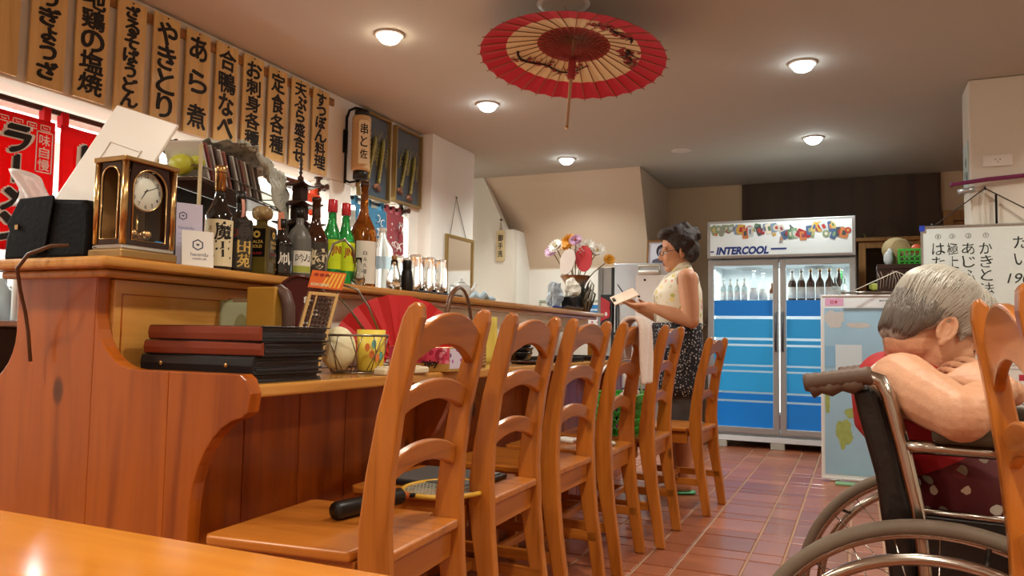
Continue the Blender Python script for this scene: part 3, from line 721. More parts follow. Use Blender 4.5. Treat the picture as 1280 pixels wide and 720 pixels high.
# squat square decanter bottle
t = T('whisky_bottle','square olive whisky bottle with a round stopper, third from the cards','bottle',(x0,1.80,SZ),radians(20),BG)
obj('body',MB().box(-.036,.036,-.036,.036,0,.150),M_olive,t,bevel=.010,seg=3); obj('neck',MB().lathe([(.020,.1505),(.016,.156),(.016,.168),(0,.168)],20),M_olive,t)
obj('stopper',MB().lathe([(.018,.1685),(.028,.176),(.031,.188),(.029,.202),(.018,.210),(0,.211)],20),mat('amber_stopper',C('a58a5c'),.15,trans=.3,coat=.4),t)
lb = obj('label',MB().box(.0362,.0368,-.026,.026,.055,.140),M_bblack,t); lb2 = obj('label',MB().box(-.026,.026,-.0368,-.0362,.055,.140),M_bblack,t)
for l_,M in ((lb,frame((.0371,0,.09),(0,1,0),(0,0,1))),(lb2,frame((0,-.0371,.09),(1,0,0),(0,0,1)))):
    g = MB(); text(g,'GOLD',.009,M @ Matrix.Translation((0,-.004,0)),.02); text(g,'DALZA',.009,M @ Matrix.Translation((0,.010,0)),.02); text(g,'◎',.018,M @ Matrix.Translation((0,.032,0)),.03); obj('gold_lettering',g,M_gink,l_)
    g = MB(); text(g,'LIQUEUR',.006,M @ Matrix.Translation((0,-.025,0)),.02); obj('red_lettering',g,M_dred,l_)
t, lb = bottle('shochu_bottle','short black bottle with a white swirl character on its label, fourth from the cards',x0,1.888,[(.030,0),(.034,.006),(.034,.105),(.031,.118),(.018,.130),(.013,.137),(.013,.155),(0,.156)],M_bblack,band=(.0345,1.2,.016,.098),bmat=M_bblack,cap=[(.014,.1562),(.0145,.185),(0,.186)],capmat=M_black)
g = MB(); text_cyl(g,'凧',.030,.0349,AZ+.2,.060,.01,wob=.1); obj('lettering',g,M_lwhite,lb); g = MB(); text_cyl(g,'▬',.010,.0349,AZ-.1,.024,.0,cw=.03); obj('orange_print',g,mat('orange_ink',C('d8653a'),.6),lb)
obj('paper_tag',MB().box(.012,.0128,-.014,.004,.15,.205),mat('salmon_tag',C('cf8468'),.6),t,rot=(0,0,AZ))
t, lb = bottle('shochu_bottle','grey frosted bottle with a small white and green label, fifth from the cards',x0,1.972,[(.034,0),(.038,.006),(.038,.128),(.036,.142),(.026,.162),(.015,.176),(.0125,.182),(.0125,.20),(0,.201)],M_frost,cap=[(.0135,.2012),(.014,.232),(0,.233)],capmat=M_black,band=(.0386,.85,.022,.092),bmat=M_lwhite,baz=AZ+.25)
g = MB(); text_cyl(g,'吟',.022,.0390,AZ-.05,.068,.0,wob=.05); text_cyl(g,'万',.022,.0390,AZ+.62,.072,.02,wob=.05); obj('lettering',g,M_ink,lb); g = label_band(.0389,AZ+.25,.83,.023,.044); obj('green_print',g,mat('label_green',C('a7b04a'),.6),lb)
t, lb = bottle('shochu_bottle','dark brown bottle with a brown framed label, left of the two green bottles',x0,2.052,prof(.282,.042,.50,.0135),M_bbrown,band=(.0428,1.0,.020,.130),bmat=M_ldark,baz=AZ+.15)
g = MB(); text_cyl(g,'ゆ',.055,.0432,AZ+.35,.075,.03,wob=.1); text_cyl(g,'本格麦焼酎',.012,.0432,AZ-.45,.080,.02,True,.011); obj('lettering',g,M_lcream,lb)
for y, dsc, an in ((2.145,'green bottle with red cap and lime label, left of the pair',0),(2.222,'right of two green bottles with lime labels, beside the tall brown bottle',.15)):
    t, lb = bottle('soju_bottle',dsc,x0-.005,y,[(.030,0),(.033,.006),(.033,.150),(.031,.168),(.020,.195),(.0145,.212),(.0135,.245),(0,.246)],M_green,cap=[(.0155,.2465),(.0165,.25),(.0165,.288),(.014,.291),(0,.291)],capmat=M_redcap,band=(.0336,1.35,.050,.150),bmat=M_lime)
    g = MB(); text_cyl(g,'JINRO',.026,.0340,AZ+.80-an,.112,.03,cw=.064); obj('lettering',g,M_dred,lb)
    g = MB(); text_cyl(g,'━━━━━',.002,.0340,AZ+.2,.080,.0,cw=.030); obj('small_lettering',g,mat('green_ink',C('3d6a2a'),.6) if 'green_ink' not in bpy.data.materials else bpy.data.materials['green_ink'],lb)
t, lb = bottle('sake_bottle','tall amber brown sake bottle with a plain white label, tallest on the shelf',x0,2.322,prof(.386,.048,.52,.0145),M_amber,band=(.0488,.85,.012,.165),bmat=M_lwhite,baz=AZ+.1,cap=[(.0165,.366),(.017,.387),(0,.388)],capmat=M_bbrown)
g = MB(); text_cyl(g,'白从久里',.016,.0492,AZ-.05,.085,.01,True,.014,.05,gap=.006); obj('lettering',g,M_ink,lb)

# carafes, water bottles, tumblers
M_water = mat('clear_plastic', C('f2f8fa'), .05, trans=.92, ior=1.15); M_cork = mat('cork', C('b08a5e'), .8)
t = T('glass_cruet','small clear glass cruet in front of the tall brown bottle','cruet',(-1.595,2.235,SZ))
obj('body',MB().lathe([(0,0),(.024,.001),(.025,.02),(.015,.055),(.010,.075),(.012,.098),(.009,.098),(.008,.075),(.012,.05),(.021,.02),(0,.005)],20),M_glass,t)
for (y,dx,lab,hh) in ((2.46,-.04,'clear water bottle with white cap, left one behind the carafe',.225),(2.55,-.02,'clear water bottle with white cap, taller right one behind the carafe',.25)):
    t = T('water_bottle',lab,'bottle',(-1.69+dx,y,SZ),0,'clear water bottles')
    obj('body',MB().lathe([(0,0),(.040,.001)]+[(.042+.0018*(i%2),.012+.012*i) for i in range(11)]+[(.043,.15),(.040,.17),(.020,.205),(.014,.212),(.014,hh-.018),(0,hh-.018)],22),M_water,t)
    obj('cap',MB().lathe([(.0165,hh-.0175),(.017,hh-.014),(.017,hh),(0,hh+.001)],18),M_white,t)
    obj('label',label_band(.0445,AZ,2.4,.085,.135,16),mat('blue_clear_label' if dx < -.03 else 'blue_clear_label_pale',C('b9d6ea'),.4,trans=.3),t)
t = T('glass_carafe','clear glass carafe with a cork, in front of the water bottles','carafe',(-1.60,2.47,SZ))
obj('body',MB().lathe([(0,0),(.028,.001),(.031,.012),(.028,.05),(.014,.085),(.013,.112),(.0105,.112),(.011,.085),(.025,.05),(.028,.012),(0,.004)],22),M_glass,t)
obj('cork',MB().lathe([(.010,.1125),(.012,.13),(0,.13)],16),M_cork,t)
S('pepper_bottle',MB().lathe([(0,0),(.024,0),(.026,.004),(.026,.035),(.021,.075),(.017,.085),(.018,.088),(.018,.118),(.016,.121),(0,.121)],24),M_black,'matte black bottle in front of the tumblers','bottle',loc=(-1.60,2.56,SZ))
tr = S('tumbler_tray',MB().box(-.09,.09,-.19,.19,0,.012),M_black,'black tray under the upturned tumblers','tray',loc=(-1.69,2.84,SZ),bevel=.004)
tw = ['first','second','third','fourth','fifth','sixth']
k = 0
for yy in (2.70,2.80,2.90):
    for xx in (-1.645,-1.735):
        S('tumbler',MB().lathe([(.032,0),(.034,0),(.031,.05),(.030,.085),(.028,.14),(.024,.145),(0,.146),(0,.138),(.022,.138),(.026,.135)],20),M_glass,'upturned clear tumbler in the %s row of the tray, %s side' % (['near','middle','far'][k//2],['front','back'][k%2]),'glass','upturned tumblers on the black tray',loc=(xx,yy,SZ+.0124)); k += 1
tp = T('teapot','small white and pale blue teapot beside the tumblers','teapot',(-1.66,3.12,SZ))
M_porc = mat('porcelain',C('dfe8ec'),.15,coat=.4)
obj('body',MB().lathe([(0,0),(.03,0),(.045,.02),(.048,.04),(.04,.062),(.022,.072),(0,.073)],24),M_porc,tp)
obj('lid',MB().lathe([(.023,.0725),(.018,.08),(.006,.084),(.007,.092),(0,.095)],18),M_porc,tp)
obj('spout',MB().tube([(.02,.035,.03),(.03,.062,.045),(.035,.08,.075)],[.013,.009,.006],10),M_porc,tp)
obj('handle',MB().tube([(-.01,-.042,.055),(-.015,-.075,.058),(-.015,-.078,.03),(-.01,-.044,.02)],.005,8),M_porc,tp)
S('folded_cloth',MB().surf(lambda u,v:(-.05+.10*u,-.09+.18*v,.03+.014*sin(u*7)+.012*sin(v*9+u*3)),10,14,.028),mat('blue_grey_cloth',C('9fb4c4'),.9),'pale blue folded cloth on the shelf past the teapot','cloth',loc=(-1.70,3.34,SZ))

# clock
ck = T('mantel_clock','gold and dark wood glass mantel clock with a round white dial','clock',(-1.63,1.345,SZ))
M_ckw = mat('clock_wood',C('2e130c'),.2,coat=.5); M_dial = mat('clock_dial',C('f1f4e6'),.4)
W2,D2,HC = .076,.052,.245
obj('base',MB().box(-D2-.006,D2+.006,-W2-.006,W2+.006,0,.022),M_gold,ck,bevel=.004)
obj('base_step',MB().box(-D2,D2,-W2,W2,.0221,.034),M_chrome,ck,bevel=.003)
obj('top_plate',MB().box(-D2-.004,D2+.004,-W2-.004,W2+.004,HC-.012,HC),M_gold,ck,bevel=.003)
for sx in (-1,1):
    for sy in (-1,1): obj('corner_column',MB().tube([(sx*(D2-.006),sy*(W2-.006),.0345),(sx*(D2-.006),sy*(W2-.006),HC-.0125)],.0085,14),M_gold,ck)
def arch_panel(w_, z0, z1, n=14):
    """frame plate with an arched opening; returns front ring polygons"""
    r = w_*.80; zc = z1-.010-r
    inner = [(-r,z0+.012),(-r,zc)]+[(r*cos(pi-pi*i/n),zc+r*sin(pi*i/n)) for i in range(1,n)]+[(r,zc),(r,z0+.012)]
    outer = [(-w_,z0),(-w_,zc)]+[(-w_+2*w_*i/n,z1) for i in range(1,n)]+[(w_,zc),(w_,z0)]
    return inner, outer
def plate(par, w_, x, ax, name):
    i_, o_ = arch_panel(w_,.035,HC-.0128); N = len(i_); g = MB()
    vs_ = [(x,a,b) for a,b in i_]+[(x,a,b) for a,b in o_]+[(x-.004,a,b) for a,b in i_]+[(x-.004,a,b) for a,b in o_]
    fs_ = []
    for k in range(N):
        l = (k+1) % N; fs_ += [(k,l,N+l,N+k),(2*N+l,2*N+k,3*N+k,3*N+l),(k,2*N+k,2*N+l,l)]
    o = obj(name,g.add(vs_,fs_),M_ckw,par,fixn=True)
    if ax: o.rotation_euler = (0,0,ax)
    r = MB(); r.tube([(x+.001,a,b) for a,b in i_],.0022,6,closed=True); q = obj('arch_trim',r,M_gold,par)
    if ax: q.rotation_euler = (0,0,ax)
    return o
plate(ck,W2-.015,D2-.004,0,'front_panel'); plate(ck,D2-.016,W2-.004,-pi/2,'side_panel')
obj('front_pane',MB().box(D2-.012,D2-.0105,-W2+.016,W2-.016,.036,HC-.013),M_pane,ck)
obj('far_side_panel',MB().box(-D2+.012,D2-.012,W2-.014,W2-.010,.036,HC-.013),M_ckw,ck)
obj('back_panel',MB().box(-D2+.008,-D2+.012,-W2+.012,W2-.012,.036,HC-.013),mat('clock_back',C('b08a58'),.25,.7),ck)
dl = obj('dial',MB().lathe([(0,.004),(.047,.004),(.049,.0),(.047,-.003),(0,-.003)],36,M=Matrix.Translation((D2-.0225,0,.172)) @ Matrix.Rotation(pi/2,4,'Y')),M_dial,ck)
obj('dial_ring',MB().tube([(D2-.0205,.049*cos(2*pi*k/36),.172+.049*sin(2*pi*k/36)) for k in range(36)],.0028,6,closed=True),M_gold,ck)
g = MB(); FM = frame((D2-.0183,0,.172),(0,1,0),(0,0,1))
for k in range(1,13):
    a = pi/2-2*pi*k/12; text(g,str(k),.010,FM @ Matrix.Translation((.038*cos(a),.038*sin(a),0)),.012)
obj('numerals',g,M_ink,dl)
def hand(a, L_, w_):
    c_, s_ = cos(a), sin(a); return MB().add([(-.006*c_-w_*s_,-.006*s_+w_*c_,.0006),(-.006*c_+w_*s_,-.006*s_-w_*c_,.0006),(L_*c_+w_*.5*s_,L_*s_-w_*.5*c_,.0006),(L_*c_-w_*.5*s_,L_*s_+w_*.5*c_,.0006)],[(0,1,2,3)],False,FM)
obj('hour_hand',hand(radians(238),.026,.0018),M_ink,dl); obj('minute_hand',hand(radians(24),.038,.0013),M_ink,dl)
pn = obj('pendulum',MB().tube([(D2-.045,0,.05),(D2-.045,0,.12)],.003,8),M_gold,ck)
for k in range(4):
    a = 2*pi*k/4+.5; obj('pendulum_ball',MB().sphere((D2-.045+.024*cos(a),.024*sin(a),.066),.0125,14,10),M_gold,pn)
st = obj('sticker',MB().box(D2-.0104,D2-.0098,W2-.050,W2-.028,.040,.052),mat('blue_sticker',C('3d8fd0'),.5),ck,label='small blue sticker')

# bag, lid, plastic sheet, cable
M_leather = mat('black_leather',C('0e0a09'),.6,spec=.08,bump=.15,bscale=90)
bg = T('leather_bag','black leather case behind the clock at the near end of the shelf','bag',(-1.85,1.315,SZ))
obj('case_body',MB().prism([(-.15,0),(.165,0),(.17,.06),(.165,.125),(.14,.145),(.0,.155),(-.08,.15),(-.115,.12),(-.145,.06)],-.055,.055,'y'),M_leather,bg,bevel=.012,seg=3,fixn=True)
fl = obj('flap',MB().prism([(-.13,.095),(-.085,.158),(.04,.160),(.045,.155),(.02,.02),(-.02,-.0+.012),(-.10,.05)],-.0615,-.0565,'y'),M_leather,bg,bevel=.002,fixn=True)
obj('clasp',MB().cbox((-.085,-.064,.085),(.012,.004,.012)),M_gold,fl)
ld_ = T('foam_tray','white rectangular plastic lid leaning behind the clock, recessed panel in its face','lid',(-1.775,1.40,SZ+.135),0)
LM = frame((0,0,.135),(.95,.05,-.32),(.36,.30,.90))
lidm = MB(); lidm.box(-.115,.115,-.155,.150,-.004,.004,LM)
obj('lid_sheet',lidm,M_white,ld_,bevel=.003)
rm = MB()
for a,b,c_,d in ((-.06,.06,.045,.052),(-.06,.06,-.012,-.005),(-.06,-.053,-.005,.045),(.053,.06,-.005,.045)): rm.box(a,b,c_,d,.0042,.0075,LM)
obj('raised_rim',rm,M_white,ld_,bevel=.0015)
obj('lid_wall',MB().box(-.115,.115,-.158,-.1555,-.03,.004,LM),M_white,ld_)
S('card_machine',MB().prism([(-.075,0),(.075,0),(.078,.02),(.07,.10),(.05,.128),(-.05,.128),(-.075,.08)],-.03,.03,'y'),mat('dark_grey_plastic',C('241d19'),.5),'dark machine holding up the white lid, behind the clock','machine',loc=(-1.735,1.425+.035,SZ),bevel=.006,fixn=True)
S('plastic_sheet',MB().surf(lambda u,v:(-.09+.14*u+.01*sin(v*5),.012*sin(u*6+v*4),.02+.10*v-.05*u*u),10,8,.0015),mat('cloudy_plastic',C('e4e4e0'),.25,trans=.6,ior=1.1),'cloudy clear plastic bag lying on the leather case at the left frame edge','bag',loc=(-1.97,1.315,SZ+.136))
S('power_cable',MB().tube([(-1.715,1.235,SZ+.030),(-1.735,1.205,SZ+.026),(-1.77,1.175,SZ+.004),(-1.80,1.17,SZ-.03),(-1.83,1.20,SZ-.08),(-1.845,1.225,SZ-.13),(-1.852,1.24,SZ-.18),(-1.845,1.245,SZ-.25)],.0045,8),mat('cable_brown',C('5a3a26'),.4),'brown power cable hanging over the near end of the bar shelf','cable')

# two printed cards
M_lilac = mat('lilac_paper',C('cfc8de'),.6)
def hexlogo(g, M, r):
    p = [(r*cos(pi/6+pi/3*k),r*sin(pi/6+pi/3*k)) for k in range(6)]; q = [(a*.76,b*.76) for a,b in p]
    for k in range(6):
        l = (k+1) % 6; g.add([(p[k][0]*.98,p[k][1]*.98,0),(p[l][0],p[l][1],0),(q[l][0],q[l][1],0),(q[k][0],q[k][1],0)],[(0,1,2,3)],False,M)
    text(g,'w',r*.5,M,.06)
def card(name, label, loc, yaw, tilt, w_, h_, m, big):
    t = T(name,label,'card',loc,0,None,rot=(radians(-tilt),0,yaw))
    obj('sheet',MB().box(-w_/2,w_/2,-.0005,.0005,0,h_),m,t)
    g = MB(); M = frame((0,-.0009,0),(1,0,0),(0,0,1))
    if big:
        hexlogo(g,M @ Matrix.Translation((0,h_*.62,0)),.016); text(g,'hacendu',.010,M @ Matrix.Translation((.004,h_*.36,0)),0); text(g,'LASHES LAB',.005,M @ Matrix.Translation((.004,h_*.24,0)),.01)
    else:
        hexlogo(g,M @ Matrix.Translation((-w_*.25,h_*.80,0)),.012)
    obj('logo_print',g,mat('navy_ink_%s'%name,C('39425e'),.6),t)
    if not big:
        g = MB(); text(g,'hacendu',.009,M @ Matrix.Translation((-w_*.12,h_*.62,0)),0)
        for k,s_ in enumerate(('care and colour for every day','we are open from ten to eight','please call before you come','new styles each month','ask us for a price list','thank you','see you soon')): text(g,s_,.004,M @ Matrix.Translation((0,h_*.52-.013*k,0)),0,width=w_*(.84 if k < 3 else .55))
        obj('fine_print',g,mat('violet_ink',C('7b78a6'),.6),t)
card('printed_card','lilac printed card standing behind the white card',(-1.645,1.532,SZ),radians(62),5,.068,.178,M_lilac,False)
card('logo_card','white card with a hexagon logo, in front of the lilac card',(-1.605,1.525,SZ),radians(62),7,.082,.100,M_paper,True)

# wire rack with discs under a lace-edged cover, pagoda
rk = T('wire_rack','wire rack behind the bottles holding plastic disc cases','rack',(-1.885,1.70,SZ),radians(18))
g = MB()
for zz in (.30,.335): g.tube([(-.07,0,zz),(.07,0,zz),(.07,.60,zz),(-.07,.60,zz)],.003,6,closed=True)
for k in range(11): g.tube([(-.07,.06*k,.30),(.07,.06*k,.30)],.002,6)
obj('shelf_wires',g,M_wire,rk)
for sx in (-.07,.07):
    for sy in (.0,.60): obj('upright',MB().tube([(sx,sy,0),(sx,sy,.40 if sy == 0 else .34)],.006,8),mat('cream_post',C('c9b48a'),.4) if 'cream_post' not in bpy.data.materials else bpy.data.materials['cream_post'],rk)
obj('back_board',MB().box(-.068,-.064,.004,.595,.001,.29),M_black,rk)  # added black sheet standing in for the shade behind the bottles
obj('shelf_board',MB().box(-.066,.066,.004,.595,.291,.297),M_dkwood,rk)
Rk = Matrix.Translation((-1.885,1.70,SZ)) @ Matrix.Rotation(radians(18),4,'Z')
cdc = ['d9d6d2','8d4f4a','b0aaa6','57453f','c7c2bf','a36a63','3e3836','cfcac4','7c7472','94685f','d6d0c6','5d5350','b7a9a2','8a7d76']
for k in range(14):
    p = Rk @ Vector((0,.075+.0295*k,.306)); m_ = mat('disc_case_%d'%k,C(cdc[k]),.25)
    a = Matrix.Rotation(radians(30),4,'X')
    S('disc_case',MB().box(-.062,.062,-.0055,.0055,0,.125,a),m_,'%s disc case, %s from the near end of the wire rack' % (['pale grey','brick red','grey','dark brown','light grey','dusty red','black','cream','slate','rose brown','ivory','charcoal','taupe','olive grey'][k],['first','second','third','fourth','fifth','sixth','seventh','eighth','ninth','tenth','eleventh','twelfth','thirteenth','last'][k]),'disc case','disc cases in the wire rack',loc=p,rot=(0,0,radians(18)),bevel=.001)
p = Rk @ Vector((0,.36,.31))
def cover(u,v):
    y = -.17+.42*v; ux = -.085+.175*min(1,max(0,(u-.1)/.5)); q = max(0,u-.6)/.4; n_ = mnoise.noise((u*7,v*9,.5)); m_ = mnoise.noise((u*17,v*21,2.5))
    z = .150+.018*n_+.010*m_-.30*q*max(0,v-.30)**.8*1.3-.03*v*v-.10*max(0,.1-u)/.1
    return (ux+.018*q+.016*n_*q+.010*m_, y+.01*m_+.03*q*v, z)
S('lace_cover',MB().surf(cover,40,40,.002),cells('lace_print',C('d2d6cc'),[C('dfe3da'),C('8e968a'),C('cfd6c8'),C('7c8578')],75,.30),'crumpled white and grey lace cover over the far end of the disc rack','cover',loc=p,rot=(0,0,radians(18)))
S('toy_fruit',MB().sphere((0,0,.035),(.045,.03,.033),14,10).sphere((.03,.03,.045),(.03,.022,.022),12,8),mat('yellow_green_fruit',C('c2c23c'),.4,var=.4,vscale=30),'yellow green artificial fruit on the near end of the rack','fruit',loc=Rk @ Vector((0,.015,.305)))
M_pag = mat('pagoda_wood',C('3a1d12'),.35,coat=.2)
pg = T('pagoda_ornament','dark carved wooden pagoda ornament behind the brown bottles','ornament',(-1.955,2.345,SZ))
obj('plinth',MB().box(-.06,.06,-.06,.06,0,.04),M_pag,pg,bevel=.004)
for k in range(5):
    z = .04+.075*k; r = .062-.006*k
    tier = obj('tier',MB().box(-r*.55,r*.55,-r*.55,r*.55,z,z+.05),M_pag,pg,bevel=.002)
    g = MB(); rings = []
    for (q,dz,up) in ((1.35,0,.012),(1.38,.005,.013),(.95,.014,.004),(.5,.026,0)):
        ring = []
        for s_ in range(16):
            a = 2*pi*s_/16+pi/4; m_ = max(abs(cos(a)),abs(sin(a))); d = q*r/m_; cr = (1/m_-1)/.414
            ring.append((d*cos(a)*(1+.05*cr),d*sin(a)*(1+.05*cr),z+.048+dz+up*cr))
        rings.append(ring)
    obj('roof',g.loft(rings,smooth=False),M_pag,tier)
obj('spire',MB().lathe([(.012,.415),(.012,.43),(.005,.435)]+[(.004+.004*(i%2),.44+.008*i) for i in range(9)]+[(.002,.52),(0,.54)],12),M_pag,pg)

def crumple(P, r, amp, fr, seg=20, rings=14):
    g = MB(); g.sphere((0,0,0),(1,1,1),seg,rings); out = []
    for p in g.v:
        d = 1+amp*mnoise.noise(p*fr+Vector(P))+amp*.6*mnoise.noise(p*fr*2.3)
        out.append(Vector((p.x*r[0]*d,p.y*r[1]*d,max(-r[2]*.8,p.z*r[2]*d)+r[2]*.8)))
    g.v = out; g.sm = [False]*len(g.sm); return g
# far end of the shelf: navy tray, black box, dried grass, bag, vase with flowers
S('navy_tray',MB().prism([(-.10,0),(.10,0),(.12,.018),(.115,.022),(.09,.010),(-.09,.010),(-.115,.022),(-.12,.018)],-.16,.16,'x',M=Matrix.Rotation(pi/2,4,'Z')),mat('navy_lacquer',C('1d2440'),.25,coat=.3),'flat navy tray with pens at the far end of the bar shelf','tray',loc=(-1.68,4.42,SZ),fixn=True)
for k,(dy,cc,lb_) in enumerate(((-.08,'2a3a9c','blue pen lying in the navy tray'),(-.04,'20202a','black pen lying in the navy tray'))):
    S('pen',MB().tube([(0,-.07,0),(0,.06,0),(0,.075,0)],[.005,.005,.001],8),mat('pen_ink_%d'%k,C(cc),.3),lb_,'pen',loc=(-1.65-.03*k,4.42+dy,SZ+.016),rot=(0,0,.3*k))
S('black_box',MB().box(-.05,.05,-.06,.06,0,.09),M_black,'black card box beside the flower vase','box',loc=(-1.66,4.63,SZ),bevel=.003)
S('plastic_bag',crumple((5,1,2),(.048,.055,.085),.45,1.4),mat('pale_blue_film',C('b3bec8'),.3,trans=.3),'pale blue peaked plastic bag at the far end of the shelf','bag',loc=(-1.73,4.50,SZ+.023))
S('tissue_bundle',crumple((1,2,3),(.05,.05,.06),.5,1.6),mat('tissue_white',C('e5e2d6'),.9,bump=.3,bscale=40),'crumpled white tissue bundle on the black box','tissue',loc=(-1.66,4.63,SZ+.0905))
dg = T('dried_plant','dark dried grass bundle leaning against the vase','plant',(-1.60,4.72,SZ))
M_dry = mat('dried_grass',C('3e3a30'),.8,var=.5,vscale=50); M_dry2 = mat('dried_grass_pale',C('8d897c'),.8)
for k in range(26):
    a = random.uniform(0,2*pi); r = random.uniform(.01,.055); h = random.uniform(.09,.21)
    obj('dry_leaf',MB().tube([(r*.5*cos(a),r*.5*sin(a),0.0),(r*cos(a),r*sin(a),h*.5),(r*1.3*cos(a+.5),r*1.3*sin(a+.5),h*.85),(r*1.1*cos(a+.9),r*1.1*sin(a+.9),h)],[.003,.006,.006,.001],5),M_dry if k % 3 else M_dry2,dg)
vz = T('flower_vase','brown and blue-glazed flared vase at the far end of the bar','vase',(-1.70,4.80,SZ))
M_vase = mat('vase_glaze',C('7a4a28'),.3,coat=.4); N_, L_, b_ = nodes(M_vase)
tc_ = N_.new('ShaderNodeTexCoord'); sp_ = N_.new('ShaderNodeSeparateXYZ'); nz_ = N_.new('ShaderNodeTexNoise'); nz_.inputs['Scale'].default_value = 14
ma_ = N_.new('ShaderNodeMath'); ma_.operation = 'MULTIPLY_ADD'; ma_.inputs[1].default_value = .12; L_.new(tc_.outputs['Object'],sp_.inputs[0]); L_.new(tc_.outputs['Object'],nz_.inputs['Vector']); L_.new(nz_.outputs['Fac'],ma_.inputs[0]); L_.new(sp_.outputs['Z'],ma_.inputs[2])
r_ = ramp(N_,[(.22,C('7f9aa0')),(.27,C('8b6a48')),(.30,C('7a4524'))]); L_.new(ma_.outputs[0],r_.inputs[0]); L_.new(r_.outputs[0],b_.inputs['Base Color'])
obj('vase_body',MB().lathe([(0,0),(.045,0),(.05,.01),(.045,.06),(.05,.13),(.07,.19),(.098,.235),(.102,.24),(.094,.238),(.066,.19),(.04,.12),(0,.02)],28),M_vase,vz)
M_stem = mat('flower_stem',C('6f5b34'),.8)
fl_spec = [(-.20,.02,.42,'c9a3bd','pale pink gerbera at the left of the vase',1.0),(-.13,-.04,.44,'e9e6df','white flower behind the orange ones at left',.95),(-.09,.03,.46,'d8952a','orange strawflower, left of the two',1.0),(-.03,-.03,.47,'d8952a','orange strawflower, upper one nearest the middle',1.0),(.02,.05,.40,'ead9dc','white and pink daisy with an orange eye',1.15),(.03,-.05,.47,'c8a0c0','lilac flower above the daisy',.8),(.10,-.02,.42,'ebe9e2','large white chrysanthemum right of the middle',1.1),(.165,.0,.40,'e8e4dc','white chrysanthemum at the right',.95),(.235,.03,.34,'d79a28','small orange flower at the far right on a thin stem',.7),(-.12,.06,.25,'d8c8c8','small pale flower low at the left side',.6)]
def flower(dx, dy, h, col, lab, s_):
    base = Vector((dx*.16,dy*.2,.17)); tip = Vector((dx,dy,h)); n = (tip-base).normalized()
    q = Vector((n.x*.5+.15,n.y*.3-.55,n.z*.75)).normalized()
    t = T('cut_flower',lab,'flower',Vector((-1.70,4.80,SZ)),radians(-12),'cut flowers in the vase')
    obj('stem',MB().tube([base,base.lerp(tip,.5)+Vector((0,0,.012)),tip-q*.005],.0035,6),M_stem,t)
    m_ = bpy.data.materials.get('petal_'+col) or mat('petal_'+col,C(col),.7,var=.2,vscale=40)
    q = Vector((.22+n.x*.5,-.80,.45)).normalized(); Q = q.to_track_quat('Z','Y').to_matrix().to_4x4(); MM = Matrix.Translation(tip) @ Q
    g = MB()
    for ly,(nn,rr,el) in enumerate(((16,.062,.1),(14,.050,.45),(10,.034,.85))):
        for k in range(nn):
            a = 2*pi*k/nn+ly*.2; R = rr*s_; ca, sa = cos(a), sin(a); w_ = .011*s_
            P = [(.006*ca-.003*sa,.006*sa+.003*ca,.002*ly),(.006*ca+.003*sa,.006*sa-.003*ca,.002*ly),(R*.65*ca*cos(el)+w_*sa,R*.65*sa*cos(el)-w_*ca,R*.6*sin(el)+.003*ly),(R*ca*cos(el),R*sa*cos(el),R*sin(el)+.002),(R*.65*ca*cos(el)-w_*sa,R*.65*sa*cos(el)+w_*ca,R*.6*sin(el)+.003*ly)]
            g.add(P,[(0,1,2,3,4)],True,MM)
    obj('petals',g,m_,t)
    obj('flower_eye',MB().sphere((0,0,.006*s_),(.012*s_,.012*s_,.008*s_),10,6,M=MM),mat('eye_'+col+lab[:4],C('c8702a') if 'daisy' in lab else C('c9b56a'),.8),t)
for f_ in fl_spec: flower(*f_)
def paddle(name, label, loc, m, w_, h_, rz, tilt):
    P = [(w_*cos(a)*(1 if sin(a) > 0 else .92),h_*sin(a)) for a in [2*pi*k/28 for k in range(28)]]
    return S(name,MB().prism(P,-.003,.003,'y'),m,label,'fan' if 'fan' in name else 'card',loc=loc,rot=(radians(tilt),radians(-12 if 'red' in label else 8),rz),fixn=True,bevel=.001)
paddle('paper_card','pale grey rounded paper standing in the vase','x' and (-1.72,4.70,SZ+.325),mat('pale_paper',C('cfc3bd'),.7),.060,.085,radians(-14),-8)
paddle('red_paddle_fan','rounded red paddle fan stuck in the vase among the stems',(-1.615,4.72,SZ+.345),mat('red_fan_paper',C('b3262e'),.7),.068,.088,radians(-14),-6)
# ------------------------------------------------------------------ things on the lower counter
CZT = CT+.0004
M_bind = mat('binder_brown',C('7a3018'),.35,coat=.2,var=.2,vscale=6); M_bindk = mat('binder_black',C('17161a'),.4,coat=.2); M_pages = mat('black_pages',C('2b2c30'),.35,coat=.2)
def binder(z, h, dx, dy, rz, spine, label, cover, rivets=False, L_=.365, W_=.235):
    t = T('menu_binder',label,'binder',(-1.42+dx,1.485+dy,z),radians(rz),'stacked menu binders')
    obj('cover_board',MB().box(-L_/2,L_/2,-W_/2,W_/2,0,.0035),cover,t,bevel=.0012); obj('cover_board',MB().box(-L_/2,L_/2,-W_/2,W_/2,h-.0035,h),cover,t,bevel=.0012)
    s_ = obj('spine',MB().prism([(-W_/2+.004,0.0),(-W_/2-.004,.003),(-W_/2-.007,h/2),(-W_/2-.004,h-.003),(-W_/2+.004,h)],-L_/2+.001,L_/2-.001,'x'),spine,t,fixn=True,bevel=.001)
    n = max(2,int(h/.006))
    for k in range(n):
        zz = .004+(h-.008)*(k+.5)/n; e = random.uniform(-.004,.004)
        obj('page',MB().box(-L_/2+.006,L_/2-.004+e,-W_/2+.006,W_/2-.006+e,zz-(h-.008)/n*.5,zz+(h-.008)/n*.42),M_pages,t)
    if rivets:
        for xx in (-L_*.30,L_*.28): obj('rivet',MB().lathe([(0,.004),(.005,.003),(.006,0)],12,M=Matrix.Translation((xx,-W_/2-.006,h/2)) @ Matrix.Rotation(pi/2,4,'X')),M_gold,t)
